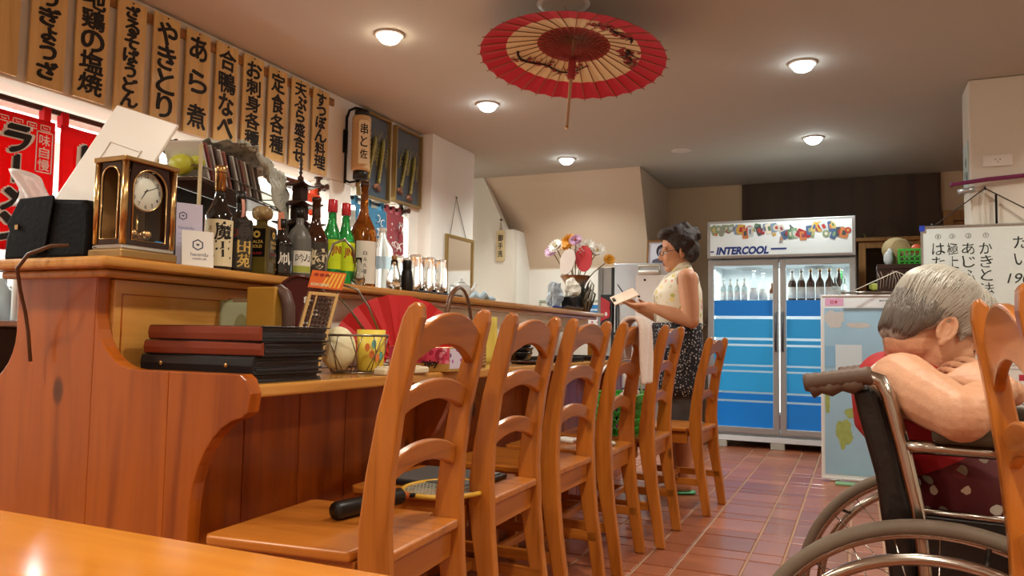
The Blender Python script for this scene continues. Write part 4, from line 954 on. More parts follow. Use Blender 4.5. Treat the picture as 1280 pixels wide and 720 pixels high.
binder(CZT,.018,-.01,.0,0,M_bind,'thin brown menu binder at the bottom of the stack',M_bindk)
binder(CZT+.0185,.041,-.003,-.005,-1.5,M_bindk,'black menu binder with two brass rivets on its spine',M_bindk,True)
binder(CZT+.060,.034,.006,-.002,1.0,M_bind,'brown menu binder second from the top of the stack',M_bindk)
binder(CZT+.0945,.036,.012,.0,-2.0,M_bind,'brown menu binder on top of the stack',M_bindk)
# cards in a clear stand
cs = T('card_stand','clear stand holding pale green illustrated cards, behind the binder stack','stand',(-1.552,1.655,CZT),radians(4))
obj('stand',MB().box(-.085,.085,-.010,-.008,0,.19).box(-.085,.085,-.03,.03,0,.003).box(-.085,.085,.022,.024,.003,.12),M_pane,cs)
M_pgreen = mat('pale_green_card',C('cfdcb8'),.5)
c1_ = obj('card',MB().box(-.082,.060,-.0055,-.0045,.004,.198),M_pgreen,cs,bevel=.0008)
g = MB().add([(-.012+.030*cos(a),-.0062,.095+.062*sin(a)*(1.15 if sin(a) > 0 else .9)) for a in [2*pi*k/24 for k in range(24)]],[tuple(range(24))]); obj('leaf_print',g,mat('olive_print',C('a7ac7a'),.6),c1_)
obj('card',MB().box(-.092,-.050,.000,.001,.004,.205),mat('green_edge_card',C('b4c08a'),.5),cs); obj('card',MB().box(-.070,.060,.006,.007,.004,.21),mat('tan_card',C('a58868'),.5),cs)
bk = T('wooden_block','ochre wooden holder standing behind the binders','holder',(-1.43,1.60,CZT))
obj('block_body',MB().box(-.048,.048,-.026,.026,0,.235),mat('ochre_wood',C('b8872c'),.4,coat=.2,var=.12,vscale=14),bk,bevel=.004)
S('cane_handle',MB().tube([(0,0,0),(0,0,.14),(-.002,0,.185),(-.014,0,.215),(-.034,0,.228),(-.05,0,.224)],[.017,.017,.017,.0165,.016,.015],14),mat('brown_rubber',C('4f352a'),.45),'dark brown curved cane handle beside the ochre holder','handle',loc=(-1.355,1.598,CZT))
M_maroon = mat('maroon_lacquer',C('4a0f12'),.12,coat=.6)
mt = T('lacquer_tray','oval maroon lacquer tray with white blossoms leaning on the riser','tray',(-1.49,1.80,CZT+.143),0,None,rot=(radians(-6),0,radians(38)))
obj('tray_plate',MB().prism([(.088*cos(2*pi*k/36),.140*sin(2*pi*k/36)) for k in range(36)],-.004,.004,'y'),M_maroon,mt,bevel=.002,fixn=True)
obj('tray_rim',MB().tube([(.088*cos(2*pi*k/36),-.006,.140*sin(2*pi*k/36)) for k in range(36)],.005,8,closed=True),M_maroon,mt)
g = MB()
for cx_,cz_ in ((.025,.07),(.018,.0),(.045,.03)):
    for k in range(5):
        a = 2*pi*k/5; g.add([(cx_+.008*cos(a)+.006*cos(2*pi*j/8),-.0046,cz_+.008*sin(a)+.006*sin(2*pi*j/8)) for j in range(8)],[tuple(range(8))])
obj('blossom_print',g,M_white,mt)
# abacus in its packet
M_abf = mat('abacus_frame',C('d9b06a'),.4,coat=.2); M_bead = mat('abacus_bead',C('3c1f14'),.35,coat=.3)
ab = T('abacus','wooden abacus with dark beads in a clear packet with an orange header','abacus',(-1.392,1.70,CZT),0,None)
AM = frame((0,0,0),(.62,.78,.02),(.05,.20,1.0)) @ Matrix.Rotation(radians(-4),4,'Z')
fm = MB(); AW, AH = .043, .235
for a,b,c_,d in ((-AW,-AW+.009,.02,AH),(AW-.009,AW,.02,AH),(-AW+.009,AW-.009,.02,.029),(-AW+.009,AW-.009,AH-.009,AH),(-.020,-.016,.029,AH-.009)): fm.box(a,b,c_,d,-.006,.006,AM)
obj('frame',fm,M_abf,ab,bevel=.001)
nrow = 15
for k in range(nrow):
    y = .036+(AH-.054)*k/(nrow-1); o = MB().tube([(-AW+.008,y,0),(AW-.008,y,0)],.0012,5,M=AM); rd = obj('bead_rod',o,M_abf,ab)
    g = MB()
    for xx in (-.0275,-.0095,.0015,.0125,.0245):
        g.lathe([(.003,-.0054),(.0068,0),(.003,.0054)],8,M=AM @ Matrix.Translation((xx,y,0)) @ Matrix.Rotation(pi/2,4,'Y'),smooth=False)
    obj('beads',g,M_bead,rd,stuff=True)
obj('packet',MB().box(-AW-.006,AW+.006,.008,AH+.012,.0075,.0085,AM),M_pane,ab)
hd = obj('header_card',MB().box(-AW-.006,AW+.006,AH+.012,AH+.062,-.002,.002,AM),mat('header_orange',C('d9621a'),.5),ab)
g = MB()
for k in range(3): g.add([((-.035+.016*k)+.007*cos(2*pi*j/12),AH+.050+.005*sin(2*pi*j/12),.0024) for j in range(12)],[tuple(range(12))],False,AM)
obj('red_print',g,mat('red_print',C('8f2412'),.5),hd)
g = MB()
for k in range(5): g.add([(-.015+.012*k,AH+.016,.0024),(-.009+.012*k,AH+.016,.0024),(.006+.010*k,AH+.058,.0024),(.000+.010*k,AH+.058,.0024)],[(0,1,2,3)],False,AM)
obj('yellow_print',g,mat('yellow_print',C('edb544'),.5),hd)
g = MB(); text(g,'SOROBAN',.008,AM @ Matrix.Translation((-.018,AH+.022,.003)),.03); obj('lettering',g,M_lcream,hd)
# wire basket with ball and cup
wb = T('wire_basket','silver wire fruit basket with a tall looped hanger','basket',(-1.365,1.90,CZT))
g = MB(); NB = 22
obj('rim',MB().tube([(.100*cos(2*pi*k/36),.100*sin(2*pi*k/36),.112) for k in range(36)],.0035,8,closed=True),M_wire,wb)
obj('foot_ring',MB().tube([(.062*cos(2*pi*k/30),.062*sin(2*pi*k/30),.004) for k in range(30)],.003,8,closed=True),M_wire,wb)
for k in range(18):
    a = 2*pi*k/18; b_ = a+(.35 if k % 2 else -.35)
    g.tube([(.100*cos(a),.100*sin(a),.112),(.092*cos((a+b_)/2),.092*sin((a+b_)/2),.06),(.062*cos(b_),.062*sin(b_),.004)],.0016,5)
for k in range(4): g.tube([(.062*cos(pi*k/4),.062*sin(pi*k/4),.004),(-.062*cos(pi*k/4),-.062*sin(pi*k/4),.004)],.0016,5)
obj('basket_wires',g,M_wire,wb,stuff=True)
hk = MB(); hk.tube([(-.085,-.05,.112),(-.085,-.045,.22),(-.083,-.035,.33),(-.07,-.02,.385),(-.045,0.0,.40),(-.03,.02,.375),(-.028,.03,.33)],.004,8)
hk.tube([(-.02,.10,.112),(-.06,.06,.19),(-.085,.02,.235),(-.06,.01,.265),(-.02,.04,.25),(.0,.07,.20),(.03,.095,.112)],.0035,8)
obj('hanger',hk,M_wire,wb)
S('cream_ball',MB().sphere((0,0,.065),(.052,.052,.065),24,16),mat('cream_ball',C('e6dfb8'),.4,coat=.2,var=.1,vscale=10),'large cream egg-shaped ball in the wire basket','ball',loc=(-1.395,1.865,CZT+.0075))
cp = T('yellow_cup','yellow cup with colourful print in the wire basket','cup',(-1.335,1.945,CZT+.0075))
M_ycup = mat('yellow_cup',C('e5cb4e'),.4); obj('cup_wall',MB().lathe([(0,0),(.036,0),(.039,.004),(.043,.122),(.040,.122),(.036,.006),(0,.004)],28),M_ycup,cp)
g = MB()
for k,(a,z,cc) in enumerate(((-.9,.05,0),(-.5,.04,0),(-1.2,.07,0))): g.add([(.0438*cos(a+.18*cos(2*pi*j/10)),.0438*sin(a+.18*cos(2*pi*j/10)),z+.012*sin(2*pi*j/10)) for j in range(10)],[tuple(range(10))])
obj('red_print',g,mat('cup_red',C('d8783a'),.5),cp)
g = MB()
for a,z in ((-.2,.045),(-.75,.08)): g.add([(.0438*cos(a+.15*cos(2*pi*j/10)),.0438*sin(a+.15*cos(2*pi*j/10)),z+.014*sin(2*pi*j/10)) for j in range(10)],[tuple(range(10))])
obj('teal_print',g,mat('cup_teal',C('5fa9a0'),.5),cp)
# cream remote-like box, red fan, figure handle, tissue box
rm_ = T('cutlery_case','flat cream case lying at the counter edge','case',(-1.235,1.965,CZT),radians(-4))
obj('case_body',MB().box(-.022,.022,-.11,.11,0,.020),mat('cream_plastic',C('e0d2b2'),.4),rm_,bevel=.005); obj('case_lid',MB().box(-.018,.018,-.10,.07,.0202,.024),mat('cream_plastic_lid',C('eadfc4'),.35),rm_,bevel=.001)
fn = T('folding_fan','large red paper folding fan standing open on the counter','fan',(-1.44,2.275,CZT),0,None,rot=(radians(-10),0,radians(46)))
nF = 9; R1, R0 = .250, .05; g = MB(); P = []
for k in range(2*nF+1):
    a = radians(168-156*k/(2*nF)); d = .006 if k % 2 else -.006
    P += [(R0*cos(a),d*.4,R0*sin(a)+.01),(R1*cos(a),d,R1*sin(a)+.01)]
nP = len(P); B_ = [(p[0],p[1]+.0012,p[2]) for p in P]
fs_ = [(2*k,2*k+2,2*k+3,2*k+1) for k in range(2*nF)]+[(nP+2*k,nP+2*k+1,nP+2*k+3,nP+2*k+2) for k in range(2*nF)]
for k in range(2*nF): fs_ += [(2*k+1,2*k+3,nP+2*k+3,nP+2*k+1),(2*k,nP+2*k,nP+2*k+2,2*k+2)]
fs_ += [(0,1,nP+1,nP),(nP-2,2*nP-2,2*nP-1,nP-1)]
obj('fan_leaf',g.add(P+B_,fs_),mat('fan_red',C('c4181c'),.6),fn)
for k in range(nF+1):
    a = radians(168-156*k/nF); obj('fan_rib',MB().tube([(0,.004,.012),(R0*1.1*cos(a),.003,R0*1.1*sin(a)+.012)],.0025,5),M_dkwood,fn)
fg = T('wooden_utensil','light wooden utensil with a pale flared head in front of the fan','utensil',(-1.30,2.085,CZT),radians(-20))
obj('utensil_head',MB().prism([(-.035,.098),(.02,.115),(.03,.098),(.01,.02),(-.005,.03)],-.012,.012,'y'),M_lcream,fg,bevel=.004,fixn=True); obj('utensil_handle',MB().tube([(-.05,0,.006),(-.01,0,.012),(.012,0,.03)],.006,8),M_pine['x'],fg)
tx = T('tissue_box','pink tissue box printed with roses, seen through the nearest chair back','box',(-1.305,2.225,CZT),radians(0))
M_pink = cells('rose_print',C('d8486e'),[C('e88aa6'),C('c22a54'),C('f0b8c8'),C('a81f48')],38,.38,.5); M_tgold = mat('box_gold',C('c8a25c'),.35,.4); M_violet = cells('violet_print',C('d9cfe0'),[C('b15ab8'),C('8a3f9c'),C('d08ad0')],45,.3,.5)
obj('carton',MB().box(-.115,.115,-.055,.055,0,.078),M_tgold,tx,bevel=.002)
fp = obj('front_print',MB().box(-.112,.1145,-.0556,-.0551,.026,.077),M_pink,tx,label='pink rose print'); 
g = MB()
for cx_,r_ in ((-.06,.02),(.02,.024),(.085,.02)):
    for j in range(3): g.tube([(cx_+r_*(1-.28*j)*cos(t_),-.0566,.052+r_*(1-.28*j)*sin(t_)) for t_ in [k*.5+j for k in range(10)]],.0016,5)
obj('rose_outline',g,mat('deep_rose',C('a3183f'),.5),fp)
obj('side_print',MB().box(.1151,.1156,-.052,.052,.010,.074),M_violet,tx,label='violet flower print')
g = MB(); text(g,'enjoy',.020,frame((.045,-.0568,.024),(1,0,0),(0,0,1)),.05,shear=.2); obj('lettering',g,M_ink,tx)
obj('opening',MB().add([(.07*cos(2*pi*k/20),.022*sin(2*pi*k/20),.0786) for k in range(20)],[tuple(range(20))]),M_black,tx)
obj('tissue',MB().surf(lambda u,v:(-.04+.08*u,.012*sin(u*6)*(.3+v),.078+.045*v*(1-.3*u)),10,6,.0012),M_paper,tx)
# wicker basket
wk = T('wicker_basket','brown wicker basket with a tall arched handle behind the tissue box','basket',(-1.42,2.66,CZT))
M_wick = mat('wicker',C('a67c4a'),.7,var=.4,vscale=60)
for k in range(9): obj('wicker_course',MB().tube([(.098*cos(2*pi*j/40),.125*sin(2*pi*j/40),.008+.0125*k+.002*(-1)**j) for j in range(40)],.0062,6,closed=True),M_wick,wk)
obj('basket_floor',MB().prism([(.095*cos(2*pi*j/30),.12*sin(2*pi*j/30)) for j in range(30)],0,.006,'z'),M_wick,wk)
obj('handle',MB().tube([(.0,-.11*cos(pi*k/16)*(1-.0*k),.09+.215*sin(pi*k/16)**.8) for k in range(17)],[(.010,.006)]*17,8),mat('dark_cane',C('6b4426'),.35,coat=.3),wk)
S('napkin_packs',MB().sphere((0,-.03,.05),(.06,.05,.05),12,8).sphere((.01,.05,.055),(.055,.05,.045),12,8).sphere((0,.01,.09),(.05,.06,.035),12,8),mat('white_film',C('e6e4e2'),.3,bump=.5,bscale=30),'white wrapped napkin packs filling the wicker basket','napkins',loc=(-1.42,2.66,CZT+.0075))
S('yellow_paper',MB().surf(lambda u,v:(-.045+.09*u,.02*sin(u*pi)+.02*v,.20*v),8,6,.0015),mat('yellow_paper',C('ead86a'),.6),'tall yellow paper standing behind the second chair','paper',loc=(-1.45,2.98,CZT),rot=(0,0,.7))
# bowls, trays
M_lac = mat('black_lacquer',C('1a1210'),.2,coat=.4); bowl = [(0,.003),(.03,.0),(.033,.008),(.055,.022),(.066,.045),(.067,.050),(.063,.048),(.05,.024),(0,.012)]
S('black_bowl',MB().lathe(bowl,26),M_lac,'black lacquer bowl at the bottom of the pile behind the second chair','bowl','piled black bowls',loc=(-1.39,3.17,CZT))
S('black_bowl',MB().lathe(bowl,26),M_lac,'black lacquer bowl in the middle of the pile behind the second chair','bowl','piled black bowls',loc=(-1.388,3.175,CZT+.021))
S('black_bowl',MB().lathe(bowl,26),M_lac,'black lacquer bowl on top of the pile behind the second chair','bowl','piled black bowls',loc=(-1.391,3.168,CZT+.042))
S('small_plate',MB().lathe([(0,0),(.05,0),(.075,.012),(.074,.015),(.048,.005),(0,.005)],26),M_dkwood,'brown plate in front of the black bowls','plate',loc=(-1.30,3.08,CZT))
def place_tray(y, label, lab2):
    S('serving_tray',MB().box(-.11,.11,-.15,.15,0,.006).box(-.11,-.102,-.15,.15,.006,.022).box(.102,.11,-.15,.15,.006,.022).box(-.102,.102,-.15,-.142,.006,.022).box(-.102,.102,.142,.15,.006,.022),M_lac,label,'tray',loc=(-1.37,y,CZT))
    S('paper_mat',MB().surf(lambda u,v:(-.09+.18*u,-.12+.24*v,.002*sin(u*5+v*4)+.003),6,6,.0015),M_paper,lab2,'paper',loc=(-1.37,y,CZT+.0115))
place_tray(3.55,'black serving tray seen through the second chair','white paper on the tray seen through the second chair')
place_tray(3.98,'black serving tray seen through the third chair','white paper on the tray seen through the third chair')
S('sauce_bottle',MB().lathe([(0,0),(.024,0),(.026,.01),(.026,.075),(.012,.10),(.011,.12),(0,.121)],18),mat('pale_blue_glass',C('5a7a86'),.15,trans=.3),'small blue grey sauce bottle left of the towel','bottle',loc=(-1.38,4.35,CZT))
S('mustard_box',MB().box(-.03,.03,-.04,.04,0,.098),mat('mustard',C('c98a22'),.6),'mustard yellow box on the far counter left of the towel','box',loc=(-1.45,4.45,CZT),bevel=.003)

# ------------------------------------------------------------------ things on the chair seats
ST = .4524
rq = T('badminton_racket','badminton racket with black handle and yellow head lying on the nearest chair','racket',(-1.088,1.462,ST+.0215),radians(80),None,None,1.28)
obj('handle',MB().tube([(0,0,0),(.004,0,0),(.17,0,0),(.175,0,0)],[.015,.0165,.0155,.010],12),M_black,rq)
obj('collar',MB().tube([(.1752,0,0),(.190,0,-.002)],[.009,.007],12),mat('orange_collar',C('b5521a'),.4),rq)
M_rqy = mat('racket_yellow',C('d8a63a'),.35,coat=.3)
obj('shaft',MB().tube([(.190,0,-.002),(.215,0,-.006)],.0045,8),M_iron,rq)
obj('head_frame',MB().tube([(.312+.098*cos(2*pi*k/32),.085*sin(2*pi*k/32),-.007) for k in range(32)],.005,8,closed=True),M_rqy,rq)
g = MB()
for k in range(-8,9):
    xx = .012*k; hh = .085*sqrt(max(0,1-(xx/.098)**2))
    if hh > .01: g.tube([(.312+xx,-hh,-.007),(.312+xx,hh,-.007)],.0008,4)
    yy = .0095*k; hw = .098*sqrt(max(0,1-(yy/.085)**2)) if abs(yy) < .085 else 0
    if hw > .01: g.tube([(.312-hw,yy,-.007),(.312+hw,yy,-.007)],.0008,4)
obj('strings',g,mat('string_pale',C('b8bfae'),.5),rq,stuff=True)
ft = T('flat_tray','dark grey flat tray lying on the second chair','tray',(-1.11,2.02,ST))
obj('tray_body',MB().box(-.14,.14,-.13,.13,0,.012),M_bindk,ft,bevel=.004); obj('tray_inset',MB().box(-.125,.125,-.115,.115,.0121,.016),mat('grey_inset',C('5c5a58'),.5),ft)
gb = T('plastic_basket','bright green plastic basket on the fifth chair','basket',(-.995,3.43,ST+.0),radians(2))
M_gpl = mat('green_plastic',C('3fae3a'),.35,coat=.2)
BW, BD, BH = .112,.150,.175
obj('basket_floor',MB().box(-BW*.82,BW*.82,-BD*.82,BD*.82,0,.005),M_gpl,gb)
rim = [(-BW,-BD,BH),(BW,-BD,BH),(BW,BD,BH),(-BW,BD,BH)]
g = MB()
for zf in (BH-.02,BH): g.tube([(a,b,zf) for a,b,_ in rim],.007,6,closed=True)
g.box(-BW-.006,-BW+.001,-BD,BD,BH-.03,BH+.004); g.box(BW-.001,BW+.006,-BD,BD,BH-.03,BH+.004); g.box(-BW,BW,-BD-.006,-BD+.001,BH-.03,BH+.004); g.box(-BW,BW,BD-.001,BD+.006,BH-.03,BH+.004)
obj('rim',g,M_gpl,gb,bevel=.002)
g = MB()
def wallpt(side, s_, v):   # s in -1..1 along the side, v 0..1 up
    f = .82+.18*v; z = .004+(BH-.03)*v
    return {0:(s_*BW*f,-BD*f,z),1:(BW*f,s_*BD*f,z),2:(s_*BW*f,BD*f,z),3:(-BW*f,s_*BD*f,z)}[side]
for side in range(4):
    n = 9
    for k in range(n+1):
        s_ = -1+2*k/n; g.tube([wallpt(side,s_,0),wallpt(side,s_,1)],.0032,5)
        if k < n:
            for v in (.0,.25,.5,.75):
                g.tube([wallpt(side,-1+2*k/n,v),wallpt(side,-1+2*(k+1)/n,v+.25)],.0028,5); g.tube([wallpt(side,-1+2*(k+1)/n,v),wallpt(side,-1+2*k/n,v+.25)],.0028,5)
obj('lattice',g,M_gpl,gb,stuff=True)
for sx in (-.07,.07):
    obj('handle',MB().tube([(sx,-BD,BH-.01),(sx*.9,-BD*.96,BH+.07),(sx*.6,-BD*.6,BH+.125),(sx*.5,0,BH+.135),(sx*.6,BD*.6,BH+.125),(sx*.9,BD*.96,BH+.07),(sx,BD,BH-.01)],.005,8),M_white,gb)
S('dark_bundle',MB().sphere((0,0,.055),(.075,.08,.055),14,8).sphere((.02,.03,.10),(.05,.05,.045),12,8),mat('black_cloth',C('1c1a1e'),.85,bump=.4,bscale=25),'black cloth bundle inside the green basket','cloth',loc=(-1.02,3.41,ST+.0056))
S('pink_cloth',MB().sphere((0,0,.03),(.055,.06,.035),14,8).sphere((.01,-.02,.055),(.04,.04,.03),12,8),mat('pink_cloth',C('d8b3b4'),.9,bump=.4,bscale=25),'pale pink folded cloth on top in the green basket','cloth',loc=(-.955,3.46,ST+.125))
S('magenta_bag',MB().sphere((0,0,.03),(.035,.045,.03),12,8),mat('magenta_cloth',C('a8326a'),.8),'small magenta pouch low inside the green basket','pouch',loc=(-.955,3.36,ST+.0056))
S('white_hanger',MB().tube([(.0,-.02,.009),(-.05,-.03,.012),(-.075,-.0,.012),(-.05,.03,.012),(.03,.02,.010),(.10,.03,.010),(.16,.01,.009),(.10,-.015,.009),(.03,-.01,.009)],.0085,8),M_white,'white plastic hook lying on the fourth chair','hook',loc=(-1.05,2.98,ST))
# towel over the fourth chair
M_towel = mat('towel',C('e3cfc4'),.95,sheen=.5,bump=.5,bscale=120)
tws = T('hand_towel','pale pink towel hanging over the back of the fourth chair','towel',(-.885,3.035,0))
def tow(u, v):
    s_ = u*2-1; y = -.055+.15*v
    if s_ < 0: d = -s_; return (.060-.030*min(1,d*6)+.02*d+.006*sin(v*8+u*5)-.03*d, y+.02*sin(u*9)*.4, .953-.03*max(0,1-d*9)*0-(.0 if d < .05 else (d-.05)*.17))
    d = s_; return (.078+.022*min(1,d*6)+.006*sin(v*9+u*7)-.002*d, y+.015*d*sin(v*3), .953-(.0 if d < .05 else (d-.05)*.27))
obj('towel_cloth',MB().surf(tow,40,12,-.016),M_towel,tws,subsurf=1)
# ------------------------------------------------------------------ parasol under the ceiling
M_pr = mat('parasol_red',C('b81c34'),.75); M_pw = mat('parasol_cream',C('d9c39a'),.75); M_pd = mat('parasol_dark_red',C('98302e'),.75)
pn_ = Vector((sin(.1276)*cos(4.511),sin(.1276)*sin(4.511),-cos(.1276)))
PQ = (-pn_).to_track_quat('Z','Y')
um = T('paper_parasol','red and cream paper parasol painted with plum branches, hung open under the ceiling','parasol',(-1.322,3.647,2.296),0)
um.rotation_mode = 'QUATERNION'; um.rotation_quaternion = PQ
UR, UH, NR = .478, .125, 32
def uz(r): return UH*(1-(r/UR)**1.15)
def ring(r0, r1, thick=.0015, scallop=False):
    g = MB(); ns = 3; N = NR*2
    rr = [r0+(r1-r0)*i/ns for i in range(ns+1)]; V = []
    for s_ in (0,1):
        for r in rr:
            for k in range(N):
                a = 2*pi*k/N; q = r
                if scallop and r == r1 and k % 2: q = r*.988
                V.append((q*cos(a),q*sin(a),uz(r)+.006*(k % 2)*(r/UR)-s_*thick))
    F = []
    for i in range(ns):
        for k in range(N):
            l = (k+1) % N
            F += [(i*N+k,(i+1)*N+k,(i+1)*N+l,i*N+l)]
            o_ = (ns+1)*N; F += [(o_+i*N+k,o_+i*N+l,o_+(i+1)*N+l,o_+(i+1)*N+k)]
    o_ = (ns+1)*N
    for k in range(N):
        l = (k+1) % N; F += [(ns*N+k,o_+ns*N+k,o_+ns*N+l,ns*N+l)]
    return g.add(V,F)
obj('canopy_border',ring(.345,UR,scallop=True),M_pr,um); obj('canopy_middle',ring(.188,.345),M_pw,um); obj('canopy_centre',ring(.012,.188),M_pd,um)
M_bam = mat('bamboo_rib',C('8a5f40'),.6)
for k in range(NR):
    a = 2*pi*k/NR; d = Vector((cos(a),sin(a),0))
    obj('rib',MB().tube([d*.014+Vector((0,0,uz(.014)-.004)),d*.2+Vector((0,0,uz(.2)-.004)),d*.35+Vector((0,0,uz(.35)-.004)),d*(UR+.012)+Vector((0,0,uz(UR)-.006))],.0022,5),M_bam,um)
    obj('strut',MB().tube([d*.012+Vector((0,0,UH-.115)),d*.17+Vector((0,0,uz(.17)-.006))],.0016,4),mat('strut_red',C('8a2a26'),.7) if 'strut_red' not in bpy.data.materials else bpy.data.materials['strut_red'],um)
obj('pole',MB().tube([(0,0,UH+.05),(0,0,-.10),(0,0,-.358)],[.009,.009,.0075],12),mat('pole_bamboo',C('b29270'),.4),um)
obj('pole_tip',MB().tube([(0,0,-.3585),(0,0,-.370)],.008,12),M_gold,um)
obj('runner',MB().lathe([(.010,-.105),(.020,-.10),(.020,-.075+.06),(.012,0.01)],16,c=(0,0,0)),M_pd,um)
def on_canopy(r, a): return Vector((r*cos(a),r*sin(a),uz(r)-.0042))
br_ = MB(); bl = MB(); rnd = random.Random(11)
for a0,a1,ra,rb in ((radians(24),radians(-80),.29,.235),(radians(186),radians(138),.315,.30),(radians(205),radians(232),.27,.31)):
    pts = [on_canopy(ra+(rb-ra)*t+.018*sin(t*11),a0+(a1-a0)*t) for t in [i/14 for i in range(15)]]
    br_.tube(pts,[(.006*(1-.8*i/14)+.0012) for i in range(15)],5)
    for i in range(2,14,1):
        p = pts[i]; r_, th = sqrt(p.x**2+p.y**2), atan2(p.y,p.x); s_ = rnd.choice((-1,1))
        br_.tube([p,on_canopy(r_+s_*.022,th+.04),on_canopy(min(.338,max(.2,r_+s_*.045)),th+.09)],[.003,.002,.001],4)
        for _ in range(2):
            q = on_canopy(min(.335,max(.20,r_+rnd.uniform(-.045,.045))),th+rnd.uniform(-.12,.12))
            for j in range(5):
                b_ = 2*pi*j/5; bl.sphere((q.x+.0075*cos(b_),q.y+.0075*sin(b_),q.z),(.006,.006,.0012),6,4)
obj('painted_branches',br_,mat('branch_ink',C('2a1a16'),.8),um,stuff=True); obj('painted_blossoms',bl,mat('blossom_ink',C('9a2f34'),.8),um,stuff=True)
rs = T('ceiling_rose','round ceiling fitting holding the red parasol','fitting',(-1.29,3.42,H),0)
obj('rose_ring',MB().lathe([(.085,-.001),(.125,-.001),(.13,-.008),(.10,-.016),(.085,-.012)],28),M_trim,rs); obj('rose_plate',MB().lathe([(0,-.006),(.084,-.006),(.084,-.002),(0,-.002)],28),mat('rose_grey',C('8d8a84'),.5),rs)
obj('hanging_wire',MB().tube([(.0,.0,-.006),(-.02,.18,-.048)],.002,5),M_wire,rs)
S('ceiling_vent_disc',MB().lathe([(0,-.014),(.05,-.014),(.085,-.008),(.09,-.001),(0,-.001)],28),M_trim,'small round white ceiling disc right of the farthest left downlight','vent',loc=(-1.365,6.53,H))

# ------------------------------------------------------------------ steel refrigerator, rack, portrait
sf = T('steel_refrigerator','brushed steel refrigerator behind the standing woman, papers on its door','refrigerator',(-1.66,6.80,0))
obj('cabinet',MB().box(-.26,.30,-.32,.33,.03,1.525),M_steel,sf,bevel=.006)
obj('gasket',MB().box(-.255,.295,-.335,-.321,.05,1.515),M_black,sf)
ud = obj('upper_door',MB().box(-.26,.30,-.375,-.336,.62,1.525),M_steel,sf,bevel=.008,seg=3); obj('lower_door',MB().box(-.26,.30,-.375,-.336,.04,.61),M_steel,sf,bevel=.008,seg=3)
obj('handle',MB().tube([(-.23,-.385,.75),(-.23,-.405,.78),(-.23,-.405,1.15),(-.23,-.385,1.18)],.009,10),M_black,ud)
for sx in (-.22,.26): obj('foot',MB().box(sx-.02,sx+.02,-.28,-.24,0,.03),M_black,sf)
sh_ = T('wall_planner','white sheet with black magnets on the steel refrigerator door','paper',(-1.56,6.4215,1.22))
obj('sheet',MB().box(-.17,.13,-.001,.001,-.22,.20),M_paper,sh_)
for a,b in ((-.09,.16),(.10,.155),(-.14,.02),(.09,-.1)): obj('magnet',MB().lathe([(0,-.008),(.009,-.006),(.010,0)],12,M=Matrix.Translation((a,-.0012,b)) @ Matrix.Rotation(pi/2,4,'X') @ Matrix.Scale(-1,4,(0,0,1))),M_black,sh_)
tk = T('towel_rack','cream metal rack with a white roll hung at the top of the refrigerator door','rack',(-1.615,6.412,1.425))
obj('rack_frame',MB().tube([(-.09,0,.006),(-.09,0,.075),(.09,0,.075),(.09,0,.006)],.006,8,closed=True),mat('cream_metal',C('d8cfae'),.4),tk)
obj('rack_roll',MB().tube([(-.085,-.004,.022),(.085,-.004,.022)],.014,12),M_white,tk)
po = T('framed_portrait','gilt framed black and white portrait of a person on the steel refrigerator','picture',(-1.575,6.72,1.5254),0,None,rot=(radians(-10),0,radians(6)))
obj('frame',MB().box(-.135,-.12,-.012,.0,0,.235).box(.12,.135,-.012,.0,0,.235).box(-.12,.12,-.012,0,0,.015).box(-.12,.12,-.012,0,.22,.235),M_gold,po,bevel=.001)
ph = obj('photo',MB().box(-.12,.12,-.004,-.001,.015,.22),mat('photo_grey',C('d5d3de'),.4),po)
def flat(g, pts, y, M=None): return g.add([(a,y,b) for a,b in pts],[tuple(range(len(pts)))],False,M)
el = lambda cx,cz,rx,rz,n=18: [(cx+rx*cos(2*pi*k/n),cz+rz*sin(2*pi*k/n)) for k in range(n)]
obj('portrait_hair',flat(MB(),el(.0,.135,.052,.062),-.0045),mat('photo_black',C('24222e'),.5),ph); obj('portrait_face',flat(MB(),el(.004,.120,.038,.050),-.005),mat('photo_face',C('a9a4b4'),.5),ph)
obj('portrait_coat',flat(MB(),[(-.095,.0151),(.10,.0151),(.085,.055),(.03,.075),(-.02,.075),(-.08,.055)],-.0047),mat('photo_coat',C('5a5668'),.5),ph)
g = MB(); flat(g,el(-.010,.130,.008,.004,10),-.0053); flat(g,el(.020,.130,.008,.004,10),-.0053); flat(g,el(.005,.093,.011,.003,10),-.0053); flat(g,[(-.02,.14),(-.002,.142),(-.002,.139),(-.02,.137)],-.0053); flat(g,[(.012,.142),(.03,.14),(.03,.137),(.012,.139)],-.0053)
obj('portrait_features',g,M_ink,ph)
gr = T('grey_locker','narrow pale grey locker left of the steel refrigerator','locker',(-2.01,6.62,0))
obj('locker_body',MB().box(-.075,.075,-.12,.30,0,1.50),mat('locker_grey',C('b4b6b2'),.45),gr,bevel=.003); obj('edge_strip',MB().box(-.075,-.035,-.135,-.121,0,1.50),mat('locker_edge',C('8e9290'),.4),gr); obj('door_gap',MB().box(.045,.078,-.130,-.1205,.0,1.50),M_black,gr)
rp = T('red_packet','black hanging pouch with a red packet on the grey locker front','packet',(-2.00,6.478,1.12))
obj('pouch',MB().box(-.055,.055,-.012,0.005,-.13,.14),M_black,rp,bevel=.003); obj('packet_front',MB().prism([(-.05,-.11),(-.04,-.09),(.03,-.06),(.038,-.02),(.03,.02),(.036,.07),(.0,.095),(-.05,.12)],-.022,-.0125,'y'),mat('packet_red',C('c0182a'),.35,coat=.3),rp,fixn=True,bevel=.002)
g = MB(); flat(g,el(.0,-.03,.012,.018),-.0225); obj('white_print',g,M_white,rp)
